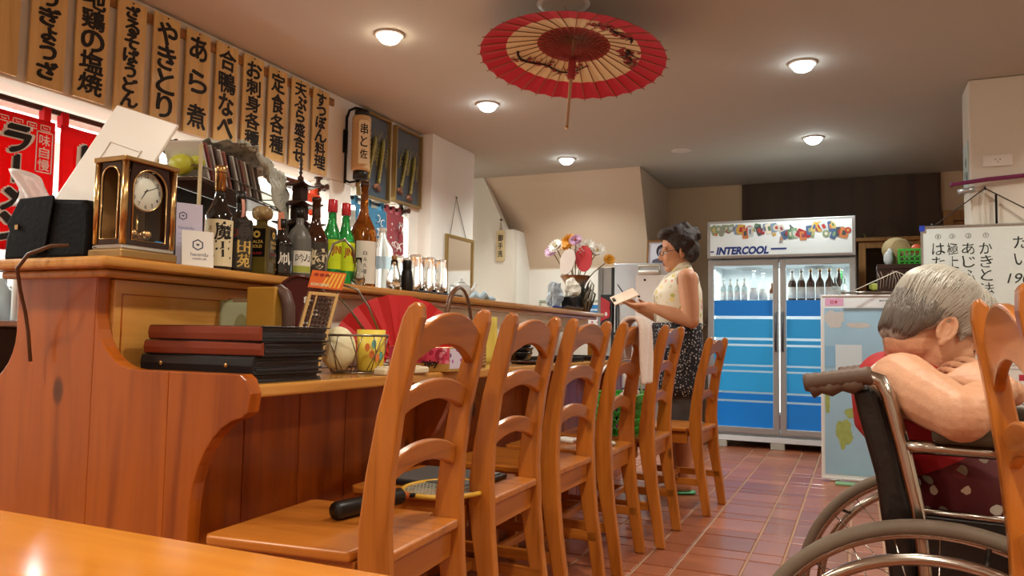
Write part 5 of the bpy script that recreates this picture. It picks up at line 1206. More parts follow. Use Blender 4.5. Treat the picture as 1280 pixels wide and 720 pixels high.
S('desk_rail',MB().box(-.40,.42,-.01,.01,-.012,.012),M_black,'black horizontal rail of a low stand before the steel refrigerator','rail',loc=(-1.70,6.35,.92))
S('stand_leg_frame',MB().box(-.40,-.385,-.008,.008,0,.907).box(.405,.42,-.008,.008,0,.907).box(-.385,.405,-.008,.008,.45,.465),M_iron,'black frame carrying the rail before the steel refrigerator','frame',loc=(-1.70,6.35,0))
nb = T('notice_board','shallow framed notice board on the low white wall behind the vase','board',(-2.68,7.4295,1.10))
obj('frame',MB().box(-.34,.34,-.015,-.0,.145,.165).box(-.34,-.325,-.015,0,-.20,.145).box(.325,.34,-.015,0,-.20,.145).box(-.325,.325,-.015,0,-.20,-.185),mat('notice_frame',C('a8b0a0'),.5),nb); obj('backing',MB().box(-.325,.325,-.004,-.001,-.185,.145),mat('notice_back',C('d9dccb'),.6),nb)
fl_ = T('printed_flyer','flyer with a blue header and pink flowers beside the vase','flyer',(-2.42,7.412,1.10))
obj('sheet',MB().box(-.085,.085,-.002,.001,-.20,.135),M_paper,fl_); g = MB(); flat(g,[(-.075,.02),(.075,.02),(.075,.115),(-.075,.115)],-.0026); bh = obj('blue_header',g,mat('flyer_blue',C('2f7fc0'),.5),fl_)
g = MB(); text(g,'Lovers',.03,frame((0,-.003,.068),(1,0,0),(0,0,1)),.03); obj('lettering',g,M_white,bh)
g = MB()
for k in range(7): flat(g,el(-.06+.02*k,-.06+.05*((k*5)%3-1),.012,.012,8),-.0026)
obj('pink_print',g,mat('flyer_pink',C('d2558a'),.5),fl_)

# ------------------------------------------------------------------ glass-door drinks fridge
df = T('drinks_fridge','two-door glass display fridge with INTERCOOL header and blue banded doors','fridge',(-.585,6.62,0))
M_fal = mat('fridge_aluminium',C('b6babc'),.35,.6); M_fwh = mat('fridge_white',C('e2e6e8'),.4)
FW = .575; y0 = 0.0
cab = MB(); cab.box(-FW,-FW+.03,.06,.68,.10,1.56); cab.box(FW-.03,FW,.06,.68,.10,1.56); cab.box(-FW+.03,FW-.03,.65,.68,.10,1.56); cab.box(-FW+.03,FW-.03,.06,.65,1.53,1.56); cab.box(-FW+.03,FW-.03,.06,.65,.10,.14)
obj('cabinet',cab,M_fwh,df)
obj('plinth',MB().box(-FW,FW,.02,.68,.055,.099),M_fwh,df,bevel=.004)
hb = obj('header_box',MB().box(-FW,FW,-.015,.60,1.565,1.88),M_fal,df,bevel=.006)
M_hp = mat('header_panel',C('dfe9ea'),.35,emit=(.85,.95,.95),es=.10)
hp = obj('header_panel',MB().box(-FW+.025,FW-.025,-.019,-.0155,1.588,1.858),M_hp,df)
HM = frame((0,-.0196,0),(1,0,0),(0,0,1))
M_navy = mat('navy_print',C('1f3d8a'),.5)
g = MB(); text(g,'INTERCOOL',.060,HM @ Matrix.Translation((-.285,1.628,0)),.05,width=.42,shear=.22); g.box(-.548,-.520,-.0200,-.0195,1.616,1.628); g.box(-.062,.06,-.0200,-.0195,1.628,1.642); obj('lettering',g,M_navy,hp,label='dark blue INTERCOOL lettering')
rnd = random.Random(5)
pc = ['8fa585','b8403c','cfa850','4f6a94','5d8466','d0cdc0','9a9a9c','cf8450','7c9ab8','a8343c','e4dfd0','4a545a','86a886','c2d0d4','d0bc74','94525e']
hpm = [mat('header_print_%d'%k,C(c),.5) for k,c in enumerate(pc)]
for k in range(56):
    cx_ = -.53+1.06*(k+.5)/56+rnd.uniform(-.012,.012); hh = .16 if cx_ > .1 else .115
    cz_ = 1.715+(.05 if cx_ < 0 else .0)+rnd.uniform(0,hh-.03); cz_ = min(cz_,1.83); cz_ = max(cz_, 1.69 if cx_ < .08 else 1.635)
    _h = rnd.uniform(.030,.044); cz_ = min(cz_,1.852-_h*1.15)
    R_ = Matrix.Rotation(rnd.uniform(-.5,.5),4,'Z'); w_, h_ = rnd.uniform(.020,.032), _h
    MM = HM @ Matrix.Translation((cx_,cz_,.00002*k)) @ R_; g = MB()
    if k % 4 == 3: P = [(w_*cos(2*pi*j/12),w_*sin(2*pi*j/12),0) for j in range(12)]
    elif k % 4 == 1: P = [(-w_*.5,-h_,0),(w_*.5,-h_,0),(w_*.5,h_*.3,0),(w_*.2,h_*.6,0),(w_*.2,h_,0),(-w_*.2,h_,0),(-w_*.2,h_*.6,0),(-w_*.5,h_*.3,0)]
    else: P = [(-w_*.8,-h_,0),(w_*.8,-h_,0),(w_,-h_*.8,0),(w_,h_*.8,0),(w_*.8,h_,0),(-w_*.8,h_,0),(-w_,h_*.8,0),(-w_,-h_*.8,0)]
    pr_ = obj('printed_can',g.add(P,[tuple(range(len(P)))],False,MM),hpm[rnd.randrange(16)],hp)
    g = MB(); q = .45; g.add([(p[0]*q,p[1]*q,.00001) for p in P],[tuple(range(len(P)))],False,MM); 
    g2 = obj('can_print',g,hpm[rnd.randrange(16)],hp)
# doors
M_bl1 = mat('door_film_blue',C('1c8cf0'),.3); M_bl2 = mat('door_film_light_blue',C('36b2fb'),.3)
M_fpane = pane('fridge_pane')
bands = [(.15,.375,1),(.392,.445,1),(.462,.62,2),(.636,.668,2),(.684,.835,2),(.853,.885,2),(.905,1.06,2),(1.085,1.215,1)]
for nm,xa,xb,hx in (('left',-FW+.004,-.005,-.036),('right',.005,FW-.004,.036)):
    dr = MB(); z0, z1 = .125, 1.548; fw = .045
    dr.box(xa,xa+fw,.0,.05,z0,z1); dr.box(xb-fw,xb,.0,.05,z0,z1); dr.box(xa+fw,xb-fw,0,.05,z0,z0+fw); dr.box(xa+fw,xb-fw,0,.05,z1-fw,z1)
    d_ = obj('door',dr,M_fal,df,bevel=.003)
    obj('pane',MB().box(xa+fw,xb-fw,.022,.026,z0+fw,z1-fw),M_fpane,d_)
    for a,b,ty in bands:
        obj('blue_band',MB().box(xa+fw+.003,xb-fw-.003,.0205,.0216,max(a,z0+fw+.003),b),M_bl1 if ty == 1 else M_bl2,d_,label='blue film band on the %s door' % nm)
    xh = xb-.022 if nm == 'left' else xa+.022
    obj('door_handle',MB().tube([(xh,-.002,.80),(xh,-.028,.815),(xh,-.028,1.10),(xh,-.002,1.115)],.009,10),mat('handle_grey',C('5c6066'),.35,.6) if 'handle_grey' not in bpy.data.materials else bpy.data.materials['handle_grey'],d_)
for zz in (.50,.80,1.205):
    g = MB()
    for k in range(24): g.tube([(-.53+1.06*k/23,.09,zz),(-.53+1.06*k/23,.62,zz)],.003,4)
    g.tube([(-.54,.09,zz),(.54,.09,zz)],.004,5); g.tube([(-.54,.62,zz),(.54,.62,zz)],.004,5); obj('shelf',g,M_white,df,stuff=True)
for sx in (-.28,.28):
    f = obj('evaporator_fan',MB().tube([(sx+.11*cos(2*pi*k/28),.36+.11*sin(2*pi*k/28),1.505) for k in range(28)],.007,6,closed=True),M_fal,df)
    obj('fan_grille',MB().tube([(sx+.07*cos(2*pi*k/24),.36+.07*sin(2*pi*k/24),1.50) for k in range(24)],.005,6,closed=True),M_fal,f)
M_ft = mat('fridge_tube',(1,1,1),.4,emit=(.85,1.0,.97),es=2.6)
for sx in (-.535,.0,.535): obj('light_tube',MB().tube([(sx,.10,.30),(sx,.10,1.48)],.010,10),M_ft,df)
for sx in (-FW+.10,-.02,FW-.10):
    obj('foot_block',MB().box(sx-.055,sx+.055,.02,.10,0,.054),mat('foot_grey',C('b5b1a4'),.6) if 'foot_grey' not in bpy.data.materials else bpy.data.materials['foot_grey'],df,bevel=.004)
ld = bpy.data.lights.new('fridge_lamp','AREA'); ld.shape = 'RECTANGLE'; ld.size = 1.0; ld.size_y = .3; ld.energy = 5; ld.color = (.86,1,.97)
lo = bpy.data.objects.new('fridge_lamp',ld); COL.objects.link(lo); lo.location = (0,.35,1.49); lo.parent = df
# bottles inside
M_clr = mat('pale_bottle',C('cfe0e0'),.12,trans=.5,ior=1.2); M_capw = mat('white_label_paper',C('f0f0ea'),.5)
def fbottle(x, y, h, r, m, label, group, cap=M_white, lab=True, neck=.38, foil=None):
    t = T('drink_bottle',label,'bottle',(-.585+x,6.62+y,1.2092),0,group)
    obj('body',MB().lathe([(0,0),(r,.002),(r,h*.55),(r*.85,h*.64),(r*neck,h*.75),(r*neck*.9,h*.94),(0,h*.94)],18),m,t)
    obj('cap',MB().lathe([(r*neck+.001,h*.9402),(r*neck+.001,h),(0,h)],14),cap,t)
    if lab: obj('label',MB().lathe([(r+.0008,h*.10),(r+.0008,h*.45)],18),M_capw,t)
    if foil: obj('neck_label',MB().lathe([(r*.80,h*.66),(r*neck+.0015,h*.76),(r*neck+.0015,h*.90)],16),foil,t)
for k in range(4): fbottle(-.475+.058*k,.20,.20+.004*(k%2),.024,M_clr,'clear bottle with white neck, %s from the left in the left fridge door' % ['first','second','third','fourth'][k],'clear bottles in the left fridge door',foil=M_capw)
fbottle(-.225,.22,.27,.034,M_water,'large clear water bottle in the left fridge door','water bottles in the fridge'); fbottle(-.150,.24,.25,.034,M_water,'large water bottle beside another at the right of the left door','water bottles in the fridge')
fbottle(-.075,.20,.16,.022,M_amber,'small amber bottle at the right edge of the left door',None,cap=M_gold)
for k in range(6):
    fbottle(.085+.072*k,.20,.27,.033,M_bbrown,'dark beer bottle with white label, %s from the left in the right door' % ['first','second','third','fourth','fifth','sixth'][k],'dark beer bottles in the right fridge door',foil=M_capw if k < 2 else None,cap=M_gold if k > 1 else M_white)
fbottle(.42,.12,.20,.026,M_water,'small clear bottle in the right fridge door, nearer the middle','small clear bottles in the right door'); fbottle(.485,.12,.20,.026,M_water,'small clear bottle in the right fridge door, at the right edge','small clear bottles in the right door')
fbottle(.46,.42,.29,.03,M_green,'green bottle at the back behind the small clear bottles',None)
for k in range(9):
    t = T('drink_carton','drink carton on the fridge floor behind the blue film, %s from the left' % ['first','second','third','fourth','fifth','sixth','seventh','eighth','ninth'][k],'carton',(-.585-.46+.115*k,6.62+.3,.1405),0,'drink cartons on the fridge floor'); obj('carton_body',MB().box(-.03,.03,-.03,.03,0,.12),[M_capw,hpm[1],hpm[5]][k%3],t,bevel=.003); obj('carton_top',MB().prism([(-.03,.1205),(.03,.1205),(0,.15)],-.03,.03,'y'),M_white,t,fixn=True)

# ------------------------------------------------------------------ map board, whiteboard
M_sea = mat('map_sea',C('9fc4da'),.5,var=.18,vscale=3.5)
mp_ = T('map_board','tall map board with white frame, blue sea and green islands, leaning upright','map',(.03,5.36,.0),0,None,rot=(radians(-2),0,0))
W_, Z0, Z1 = .252, .015, 1.185
obj('board',MB().box(-W_,W_,.0,.02,Z0,Z1),M_fwh,mp_,bevel=.002)
f = MB(); f.box(-W_,-W_+.010,-.006,-.0002,Z0,Z1); f.box(W_-.010,W_,-.006,-.0002,Z0,Z1); f.box(-W_+.010,W_-.010,-.006,-.0002,Z0,Z0+.010); f.box(-W_+.010,W_-.010,-.006,-.0002,Z1-.010,Z1)
obj('frame',f,M_white,mp_,bevel=.0015)
sea = obj('map_sheet',MB().box(-W_+.022,W_-.022,-.0012,-.0004,Z0+.03,Z1-.085),M_sea,mp_)
def island(g, cx, cz, rx, rz, seed, n=40, y=-.0020):
    P = []
    for k in range(n):
        a = 2*pi*k/n; q = 1+.38*mnoise.noise((cos(a)*1.7+seed,sin(a)*1.7,seed*.3))+.2*mnoise.noise((cos(a)*5+seed,sin(a)*5,1))
        P.append((cx+rx*q*cos(a),cz+rz*q*sin(a)))
    return flat(g,P,y)
M_land = mat('map_land',C('9fae62'),.5,var=.35,vscale=25); M_lgrey = mat('map_land_grey',C('c6c3c0'),.5,var=.1,vscale=12); M_pale = mat('map_pale',C('cfdde4'),.5)
g = MB(); island(g,-.12,.30,.05,.085,1.3); obj('green_island',g,M_land,sea); g = MB(); island(g,-.06,.43,.06,.03,2.1); obj('green_island',g,M_land,sea); g = MB(); island(g,.06,.50,.10,.03,4.2); obj('green_island',g,M_land,sea)
g = MB(); island(g,-.215,.50,.014,.07,3.3); obj('green_island',g,M_land,sea)
g = MB(); island(g,-.17,1.03,.055,.06,5.1); obj('grey_land',g,M_lgrey,sea); g = MB(); island(g,.16,.98,.06,.09,6.4); obj('grey_land',g,M_lgrey,sea); g = MB(); island(g,-.03,.99,.07,.018,7.7); obj('grey_land',g,M_lgrey,sea)
g = MB(); flat(g,[(-.165,.70),(-.01,.70),(-.01,.865),(-.165,.865)],-.0024); obj('inset_panel',g,M_pale,sea); g = MB(); flat(g,[(-.228,.72),(-.167,.72),(-.167,.855),(-.228,.855)],-.0024); obj('inset_panel',g,mat('map_inset_blue',C('8ab8d8'),.5),sea)
g = MB(); flat(g,[(-.225,.56),(.21,.62),(.21,.68),(-.15,.66),(-.225,.66)],-.0022); obj('deep_water',g,mat('map_deep',C('7fb2d2'),.5),sea)
tb_ = obj('title_box',MB().box(-.225,-.115,-.0012,-.0004,1.115,1.165),mat('map_pink',C('d9a3c2'),.5),mp_)
g = MB(); text(g,'日本',.018,frame((-.17,-.0016,1.139),(1,0,0),(0,0,1)),.02); obj('lettering',g,mat('map_red',C('b02a4a'),.5),tb_)
g = MB(); text(g,'MAP OF JAPAN',.010,frame((.14,-.0007,1.145),(1,0,0),(0,0,1)),.01); text(g,'━━━━━━━━',.003,frame((-.17,-.0018,1.082),(1,0,0),(0,0,1)),0,width=.075); obj('small_lettering',g,M_ink,mp_)
for sx in (-.17,.17): obj('foot',MB().box(sx-.035,sx+.035,-.012,.05,0,.0145),M_steel,mp_,bevel=.003)
S('green_mat',MB().box(-.10,.10,-.05,.05,0,.010),mat('green_mat',C('7fa57a'),.7),'pale green strip on the floor at the foot of the map','mat',loc=(-.04,5.27,0),bevel=.002)
mw = T('map_hanger','thin white cord triangle with clips on top of the map board','cord',(.09,5.34,1.187))
obj('cord',MB().tube([(-.13,0,.012),(.13,0.02,.14),(.30,0,.05)],.003,6),mat('cord_white',C('d8d4c4'),.6),mw); obj('clip_bar',MB().tube([(-.19,0,.006),(-.05,0,.010),(.12,0,.008)],.006,8),M_wire,mw)
M_wb = mat('whiteboard_surface',C('dfe8e4'),.18,coat=.3)
wh = T('whiteboard','tall whiteboard with handwritten Japanese dish names, hung on the pillar','whiteboard',(.70,5.30,0))
obj('board',MB().box(-.338,.40,-.0,.022,.10,1.585),M_wb,wh)
f = MB(); f.box(-.345,-.3381,-.006,.024,.09,1.595); f.box(.4001,.407,-.006,.024,.09,1.595); f.box(-.338,.40,-.006,.024,1.5855,1.595); f.box(-.338,.40,-.006,.024,.09,.0995)
obj('frame',f,M_steel,wh)
for sx,sz in ((-.338,1.578),(.40,1.578)): obj('corner_cap',MB().box(sx-.015,sx+.015,-.010,-.0062,sz-.015,sz+.02),mat('cap_blue',C('2a43b0'),.4) if 'cap_blue' not in bpy.data.materials else bpy.data.materials['cap_blue'],wh,bevel=.002)
WM = lambda x: frame((x-.70,-.0008,0),(1,0,0),(0,0,1)); M_mark = mat('marker_ink',C('28322f'),.6)
for x,s_,num,top in ((.697,'かきと法蓮草のバタ','①',1.545),(.607,'あじふらい','②',1.545),(.523,'極上とろ','③',1.545),(.448,'はたの一夜','④',1.545)):
    g = MB(); M = WM(x); text(g,num,.026,M @ Matrix.Translation((0,top-.016,0)),.0); vtext(g,s_,.068,.074,M,top=top-.055,bold=-.004,wob=.10,gap=.006); obj('handwriting',g,M_mark,wh)
g = MB(); M = WM(.872); vtext(g,'たい',.075,.08,M,top=1.52,bold=-.004,wob=.08,gap=.02); obj('handwriting',g,M_mark,wh); g = MB(); text(g,'190',.06,M @ Matrix.Translation((-.01,1.27,0)),0,width=.11,shear=.25); obj('handwriting',g,M_mark,wh); g = MB(); vtext(g,'じめ',.075,.08,M,top=1.20,bold=-.004,wob=.08,gap=.01); obj('handwriting',g,M_mark,wh)
M_bmark = mat('blue_marker_ink',C('2b3f7a'),.6); g = MB()
for x,z,s_ in ((.45,.60,'ข้าวผัด'),(.90,.56,'ส้มตำ ปลา'),(.90,.34,'แกงเขียว'),(.90,.24,'ผัดไท')): obj('handwriting',text(MB(),s_,.040,WM(x) @ Matrix.Translation((0,z,0)),0,wob=.03),M_bmark,wh)
hc = T('hanging_cord','dark cord triangle holding the whiteboard on the pillar','cord',(.755,5.355,1.76))
obj('cord',MB().tube([(-.33,-.03,-.165),(-.05,0,.06),(.28,-.03,-.165)],.004,6),mat('dark_cord',C('40342c'),.7),hc); obj('hook',MB().tube([(-.05,.014,.07),(-.05,-.006,.066),(-.05,-.004,.05)],.004,6),M_iron,hc)
obj('knot',MB().sphere((-.33,-.03,-.16),(.014,.012,.016),10,8),M_iron,hc); obj('loose_cord',MB().tube([(-.05,0,.06),(-.065,.005,-.05),(-.055,.005,-.165)],.002,5),M_white,hc)
obj('strap',MB().box(-.0,.012,-.004,.0,-.165,.02),M_iron,hc)
nt_ = T('notice_paper','white notice sheet with a small red box on the whiteboard, seen through the right chair','paper',(.845,5.292,.76))
obj('sheet',MB().box(-.09,.10,-.001,.001,-.14,.16),M_paper,nt_); g = MB(); flat(g,[(-.0,-.085),(.075,-.085),(.075,-.05),(.0,-.05)],-.0015); obj('red_box_print',g,mat('notice_red',C('c2364a'),.5),nt_)
g = MB()
for k in range(6): text(g,'ทดสอบรายการ' if k % 2 else 'รายการอาหาร',.012,frame((0,-.0015,.09-.022*k),(1,0,0),(0,0,1)),0)
obj('print',g,mat('notice_ink',C('6a6f80'),.6),nt_)
# pillar dressings
so = T('wall_socket','white wall socket with three holes on the pillar','socket',(.775,5.3695,1.985)); obj('socket_plate',MB().box(-.075,.075,-.010,0,-.034,.034),M_white,so,bevel=.004,seg=3)
obj('socket_insert',MB().box(-.03,.03,-.0125,-.0102,-.022,.022),M_white,so,bevel=.002); g = MB()
for a,b in ((-.012,.006),(.012,.006),(0,-.008)): flat(g,el(a,b,.0035,.0035,8),-.0129)
obj('holes',g,M_black,so)
S('purple_pole',MB().tube([(-.14,-.035,-.03),(-.12,-.032,-.027),(.06,-.015,-.005),(.36,-.012,.012),(.62,-.012,.020)],[.016,.012,.013,.013,.013],12),mat('purple_tape',C('7a2a58'),.5),'purple wrapped pole tied across the pillar under the socket','pole',loc=(.66,5.352,1.875))
S('silver_sleeve',MB().tube([(-.10,-.034,-.033),(-.015,-.028,-.018)],.018,12),M_fal,'silver foil sleeve on the left end of the purple pole','sleeve',loc=(.66,5.346,1.83))
ps = T('side_poster','small poster fixed to the left side of the pillar','poster',(.6285,5.50,1.96)); obj('poster_sheet',MB().box(-.004,0,-.10,.13,-.13,.17),mat('poster_pale',C('c8d8d4'),.5),ps)
g = MB()
for yy,zz,rr in ((-.04,-.05,.03),(.0,.05,.025),(.05,-.02,.02)): g.add([(-.0045,yy+rr*cos(2*pi*k/12),zz+rr*1.4*sin(2*pi*k/12)) for k in range(12)],[tuple(range(12))])
obj('dark_print',g,mat('poster_dark',C('2f4a50'),.5),ps)

# ------------------------------------------------------------------ corner behind the map: cabinet, chest, green basket
cb = T('display_cabinet','light wood display cabinet with dark glass front against the panelling','cabinet',(.35,7.90,0))
c_ = MB(); c_.box(-.34,-.28,-.20,.20,0,1.80); c_.box(.28,.34,-.20,.20,0,1.80); c_.box(-.28,.28,.17,.20,0,1.80); c_.box(-.28,.28,-.20,.17,1.74,1.80); c_.box(-.28,.28,-.20,.17,.0,.06); c_.box(-.28,.28,-.20,.17,.95,.99)
obj('carcass',c_,M_cab,cb,bevel=.004); obj('top_board',MB().box(-.37,.37,-.23,.20,1.801,1.835),M_cab,cb,bevel=.005)
obj('back_lining',MB().box(-.279,.279,.150,.169,.061,1.739),mat('cabinet_dark',C('3a281a'),.6),cb); obj('door_pane',MB().box(-.279,.279,-.19,-.185,.991,1.739),pane('smoked_pane',C('8a7a66')),cb); obj('lower_door',MB().box(-.279,.279,-.195,-.18,.061,.949),M_cab,cb,bevel=.003)
for k in range(3): S('cabinet_jar',MB().lathe([(0,0),(.035,0),(.045,.05),(.03,.12),(.02,.14),(.022,.16),(0,.165)],16),hpm[[5,6,10][k]],'jar inside the display cabinet, %s from the left' % ['first','second','third'][k],'jar','jars in the display cabinet',loc=(.17+.17*k,7.92,.9905))
S('yellow_tray',MB().prism([(-.25,0),(.25,0),(.27,.04),(.262,.04),(.245,.008),(-.245,.008),(-.262,.04),(-.27,.04)],-.15,.15,'y'),mat('olive_tray',C('8d8438'),.5),'olive yellow tray on top of the display cabinet','tray',loc=(.32,7.88,1.8355),fixn=True)
S('glass_dome',MB().lathe([(.12,0),(.12,.06),(.10,.12),(.05,.16),(0,.172)],24),M_pane,'clear plastic food dome on the olive tray','dome',loc=(.25,7.88,1.8445))
sc = T('low_cabinet','low dark cabinet standing behind the map board','cabinet',(.34,5.80,0)); obj('cabinet_body',MB().box(-.30,.30,-.17,.25,0,1.19),M_dkwood,sc,bevel=.004); obj('cabinet_top',MB().box(-.32,.32,-.19,.27,1.1905,1.215),M_dkwood,sc,bevel=.004)
lc = T('lacquer_chest','black lacquer chest painted with white grass characters, behind the map','chest',(.265,5.78,1.2155))
obj('chest_body',MB().box(-.145,.16,-.11,.11,0,.155),mat('chest_lacquer',C('2a1512'),.2,coat=.4),lc,bevel=.003); obj('chest_lid',MB().box(-.148,.163,-.113,.113,.156,.186),mat('chest_lid',C('33201a'),.25,coat=.3),lc,bevel=.003)
g = MB(); rnd = random.Random(3)
for k in range(16):
    x_ = -.13+.018*k; g.tube([(x_,-.1112,.02+.02*rnd.random()),(x_+.006,-.1112,.08),(x_+.014*rnd.choice((-1,1)),-.1112,.12+.03*rnd.random())],.0018,4)
obj('grass_painting',g,mat('chest_paint',C('b8a898'),.6),lc,stuff=True)
gb2 = T('green_crate','green plastic lattice basket on the lacquer chest','basket',(.345,5.78,1.402)); g = MB()
for s_ in (-1,1):
    for k in range(7): g.box(-.09+.03*k-.004,-.09+.03*k+.004,s_*.08-.003,s_*.08+.003,.004,.09)
    for k in range(6): g.box(s_*.095-.003,s_*.095+.003,-.08+.032*k-.004,-.08+.032*k+.004,.004,.09)
    for zz in (.02,.05): g.box(-.095,.095,s_*.08-.003,s_*.08+.003,zz-.004,zz+.004); g.box(s_*.095-.003,s_*.095+.003,-.08,.08,zz-.004,zz+.004)
obj('lattice',g,M_gpl,gb2,stuff=True); obj('crate_rim',MB().box(-.10,.10,-.086,-.076,.088,.104).box(-.10,.10,.076,.086,.088,.104).box(-.10,-.09,-.076,.076,.088,.104).box(.09,.10,-.076,.076,.088,.104),M_gpl,gb2,bevel=.002); obj('crate_floor',MB().box(-.094,.094,-.079,.079,0,.005),M_gpl,gb2)
S('orange_fruit',MB().sphere((0,0,.032),(.034,.034,.032),16,10),mat('orange_red_skin',C('d8603a'),.4),'orange fruit on top in the green lattice basket','fruit',loc=(.36,5.77,1.477))
S('leafy_stuffing',MB().sphere((0,0,.04),(.085,.07,.036),14,8),mat('grey_green_cloth',C('8f9a78'),.9,bump=.5,bscale=30),'grey green bundle filling the green lattice basket','cloth',loc=(.345,5.78,1.4075))
S('straw_hat',MB().lathe([(.0,.075),(.04,.073),(.055,.06),(.06,.012),(.105,.002),(.108,.004),(.062,.016),(.058,.062)],24),mat('straw',C('a89468'),.8,bump=.6,bscale=200,var=.3,vscale=120),'woven straw hat leaning behind the green lattice basket','hat',loc=(.255,5.83,1.50),rot=(radians(70),0,radians(15)))
S('white_plastic_bag',MB().sphere((0,0,.045),(.03,.03,.05),12,8).sphere((.01,0,.085),(.02,.02,.03),10,6),mat('bag_white_film',C('d8dfe2'),.35,trans=.3),'small knotted white plastic bag left of the green lattice basket','bag',loc=(.19,5.75,1.402))
S('leaf_spray',MB().surf(lambda u,v:(-.05+.10*u,.02*sin(u*8),.03+.03*sin(u*5)*(v-.5)+.02*v),10,4,.001),mat('leaf_yellow_green',C('a5ab4c'),.6),'yellow green leaf spray at the left end of the lacquer chest','leaves',loc=(.12,5.72,1.2155))

# small reading table of the seated woman
rt = T('side_table','dark wooden side table beyond the wheelchair, booklet on it','table',(.78,2.35,0)); obj('tabletop',MB().box(-.42,.6,-.28,.45,.665,.69),M_dkwood,rt,bevel=.005)
for sx in (-.38,.55):
    for sy in (-.24,.40): obj('leg',MB().box(sx,sx+.05,sy-.02,sy+.03,0,.664),M_dkwood,rt,bevel=.003)
S('white_booklet',MB().prism([(-.12,0),(.16,0),(.16,.028),(.0,.034),(-.12,.026)],-.10,.14,'y'),M_paper,'thick white booklet on the dark table, seen through the right chair','booklet',loc=(.52,2.25,.6904),bevel=.004,fixn=True)
# ------------------------------------------------------------------ figures
def fuse(name, mb, voxel=.006, smooth=4, disp=None):
    """one continuous surface out of overlapping closed volumes"""
    me = mesh_from(name, mb); o = bpy.data.objects.new(name, me); COL.objects.link(o)
    r = o.modifiers.new('r','REMESH'); r.mode = 'VOXEL'; r.voxel_size = voxel; r.use_smooth_shade = True
    s_ = o.modifiers.new('s','SMOOTH'); s_.iterations = smooth; s_.factor = .5
    dg = bpy.context.evaluated_depsgraph_get(); out = bpy.data.meshes.new_from_object(o.evaluated_get(dg))
    bpy.data.objects.remove(o); bpy.data.meshes.remove(me); out.name = name
    if disp:
        co = [v.co.copy() for v in out.vertices]; nn = [v.normal.copy() for v in out.vertices]
        for v,c,n in zip(out.vertices,co,nn): v.co = c+n*disp(c)
    out.polygons.foreach_set('use_smooth',[True]*len(out.polygons)); out.update(); return out
def limb(mb, pts, rad, seg=14, n=6, M=None):
    P = [Vector(p) for p in pts]; Q = []; R = []
    for i in range(len(P)-1):
        for k in range(n):
            t = k/n; Q.append(P[i].lerp(P[i+1],t)); a,b = rad[i],rad[i+1]; tt = t*t*(3-2*t); R.append(a+(b-a)*tt)
    Q.append(P[-1]); R.append(rad[-1])
    mb.tube(Q,R,seg,M=M); mb.sphere(P[0],rad[0],12,8,M=M); mb.sphere(P[-1],rad[-1],12,8,M=M)
    for p,r in list(zip(P,rad))[1:-1]: mb.sphere(p,r*1.0,12,8,M=M)
    return mb
def head_shape(g, M, fuller=1.0):
    g.sphere((-.012,0,.028),(.092,.074,.090),22,16,M=M)
    g.sphere((.028,0,-.035),(.062*fuller,.060*fuller,.082),20,14,M=M)
    g.sphere((.030,0,-.080),(.050,.048*fuller,.036),16,10,M=M)
    g.sphere((.068,0,-.108),(.020,.024,.017),12,8,M=M)
    for s_ in (-1,1):
        g.sphere((.060,s_*.034,-.038),(.026,.026,.030),12,8,M=M); g.sphere((.074,s_*.028,.010),(.014,.028,.010),12,8,M=M)
        g.sphere((.094,s_*.011,-.048),(.009,.008,.007),8,6,M=M)
        e = M @ Matrix.Translation((-.008,s_*.073,-.030)) @ Matrix.Rotation(s_*.35,4,'Z') @ Matrix.Rotation(radians(-12),4,'Y')
        g.sphere((0,0,.004),(.018,.0045,.028),12,8,M=e); g.sphere((.002,s_*.004,-.022),(.010,.006,.013),8,6,M=e); g.tube([(.0155*cos(a),s_*.008,.006+.028*sin(a)) for a in [radians(-60+300*k/14) for k in range(15)]],.0052,8,M=e)
    g.tube([(.086,0,.006),(.096,0,-.020),(.108,0,-.040),(.100,0,-.050)],[.008,.009,.0115,.008],10,M=M)
    g.sphere((.083,0,-.072),(.011,.021,.0055),12,6,M=M); g.sphere((.081,0,-.081),(.011,.018,.006),12,6,M=M)
def eyes(par, M, m_white, m_iris, closed=False):
    for s_ in (-1,1):
        if closed: obj('eyelid_line',MB().tube([M @ Vector(p) for p in ((.081,s_*.018,-.014),(.083,s_*.030,-.018),(.074,s_*.044,-.015))],.0016,5),m_iris,par)
        else:
            g = MB(); g.sphere((.0745,s_*.030,-.013),(.0105,.0125,.0075),12,8,M=M); ob = obj('eye',g,m_white,par)
            g = MB(); g.sphere((.0835,s_*.030,-.014),(.0025,.0050,.0055),10,6,M=M); obj('iris',g,m_iris,ob)
        obj('eyebrow',MB().tube([M @ Vector(p) for p in ((.090,s_*.014,.016),(.089,s_*.030,.021),(.074,s_*.050,.017))],[.0018,.0026,.0014],6),m_iris,par)
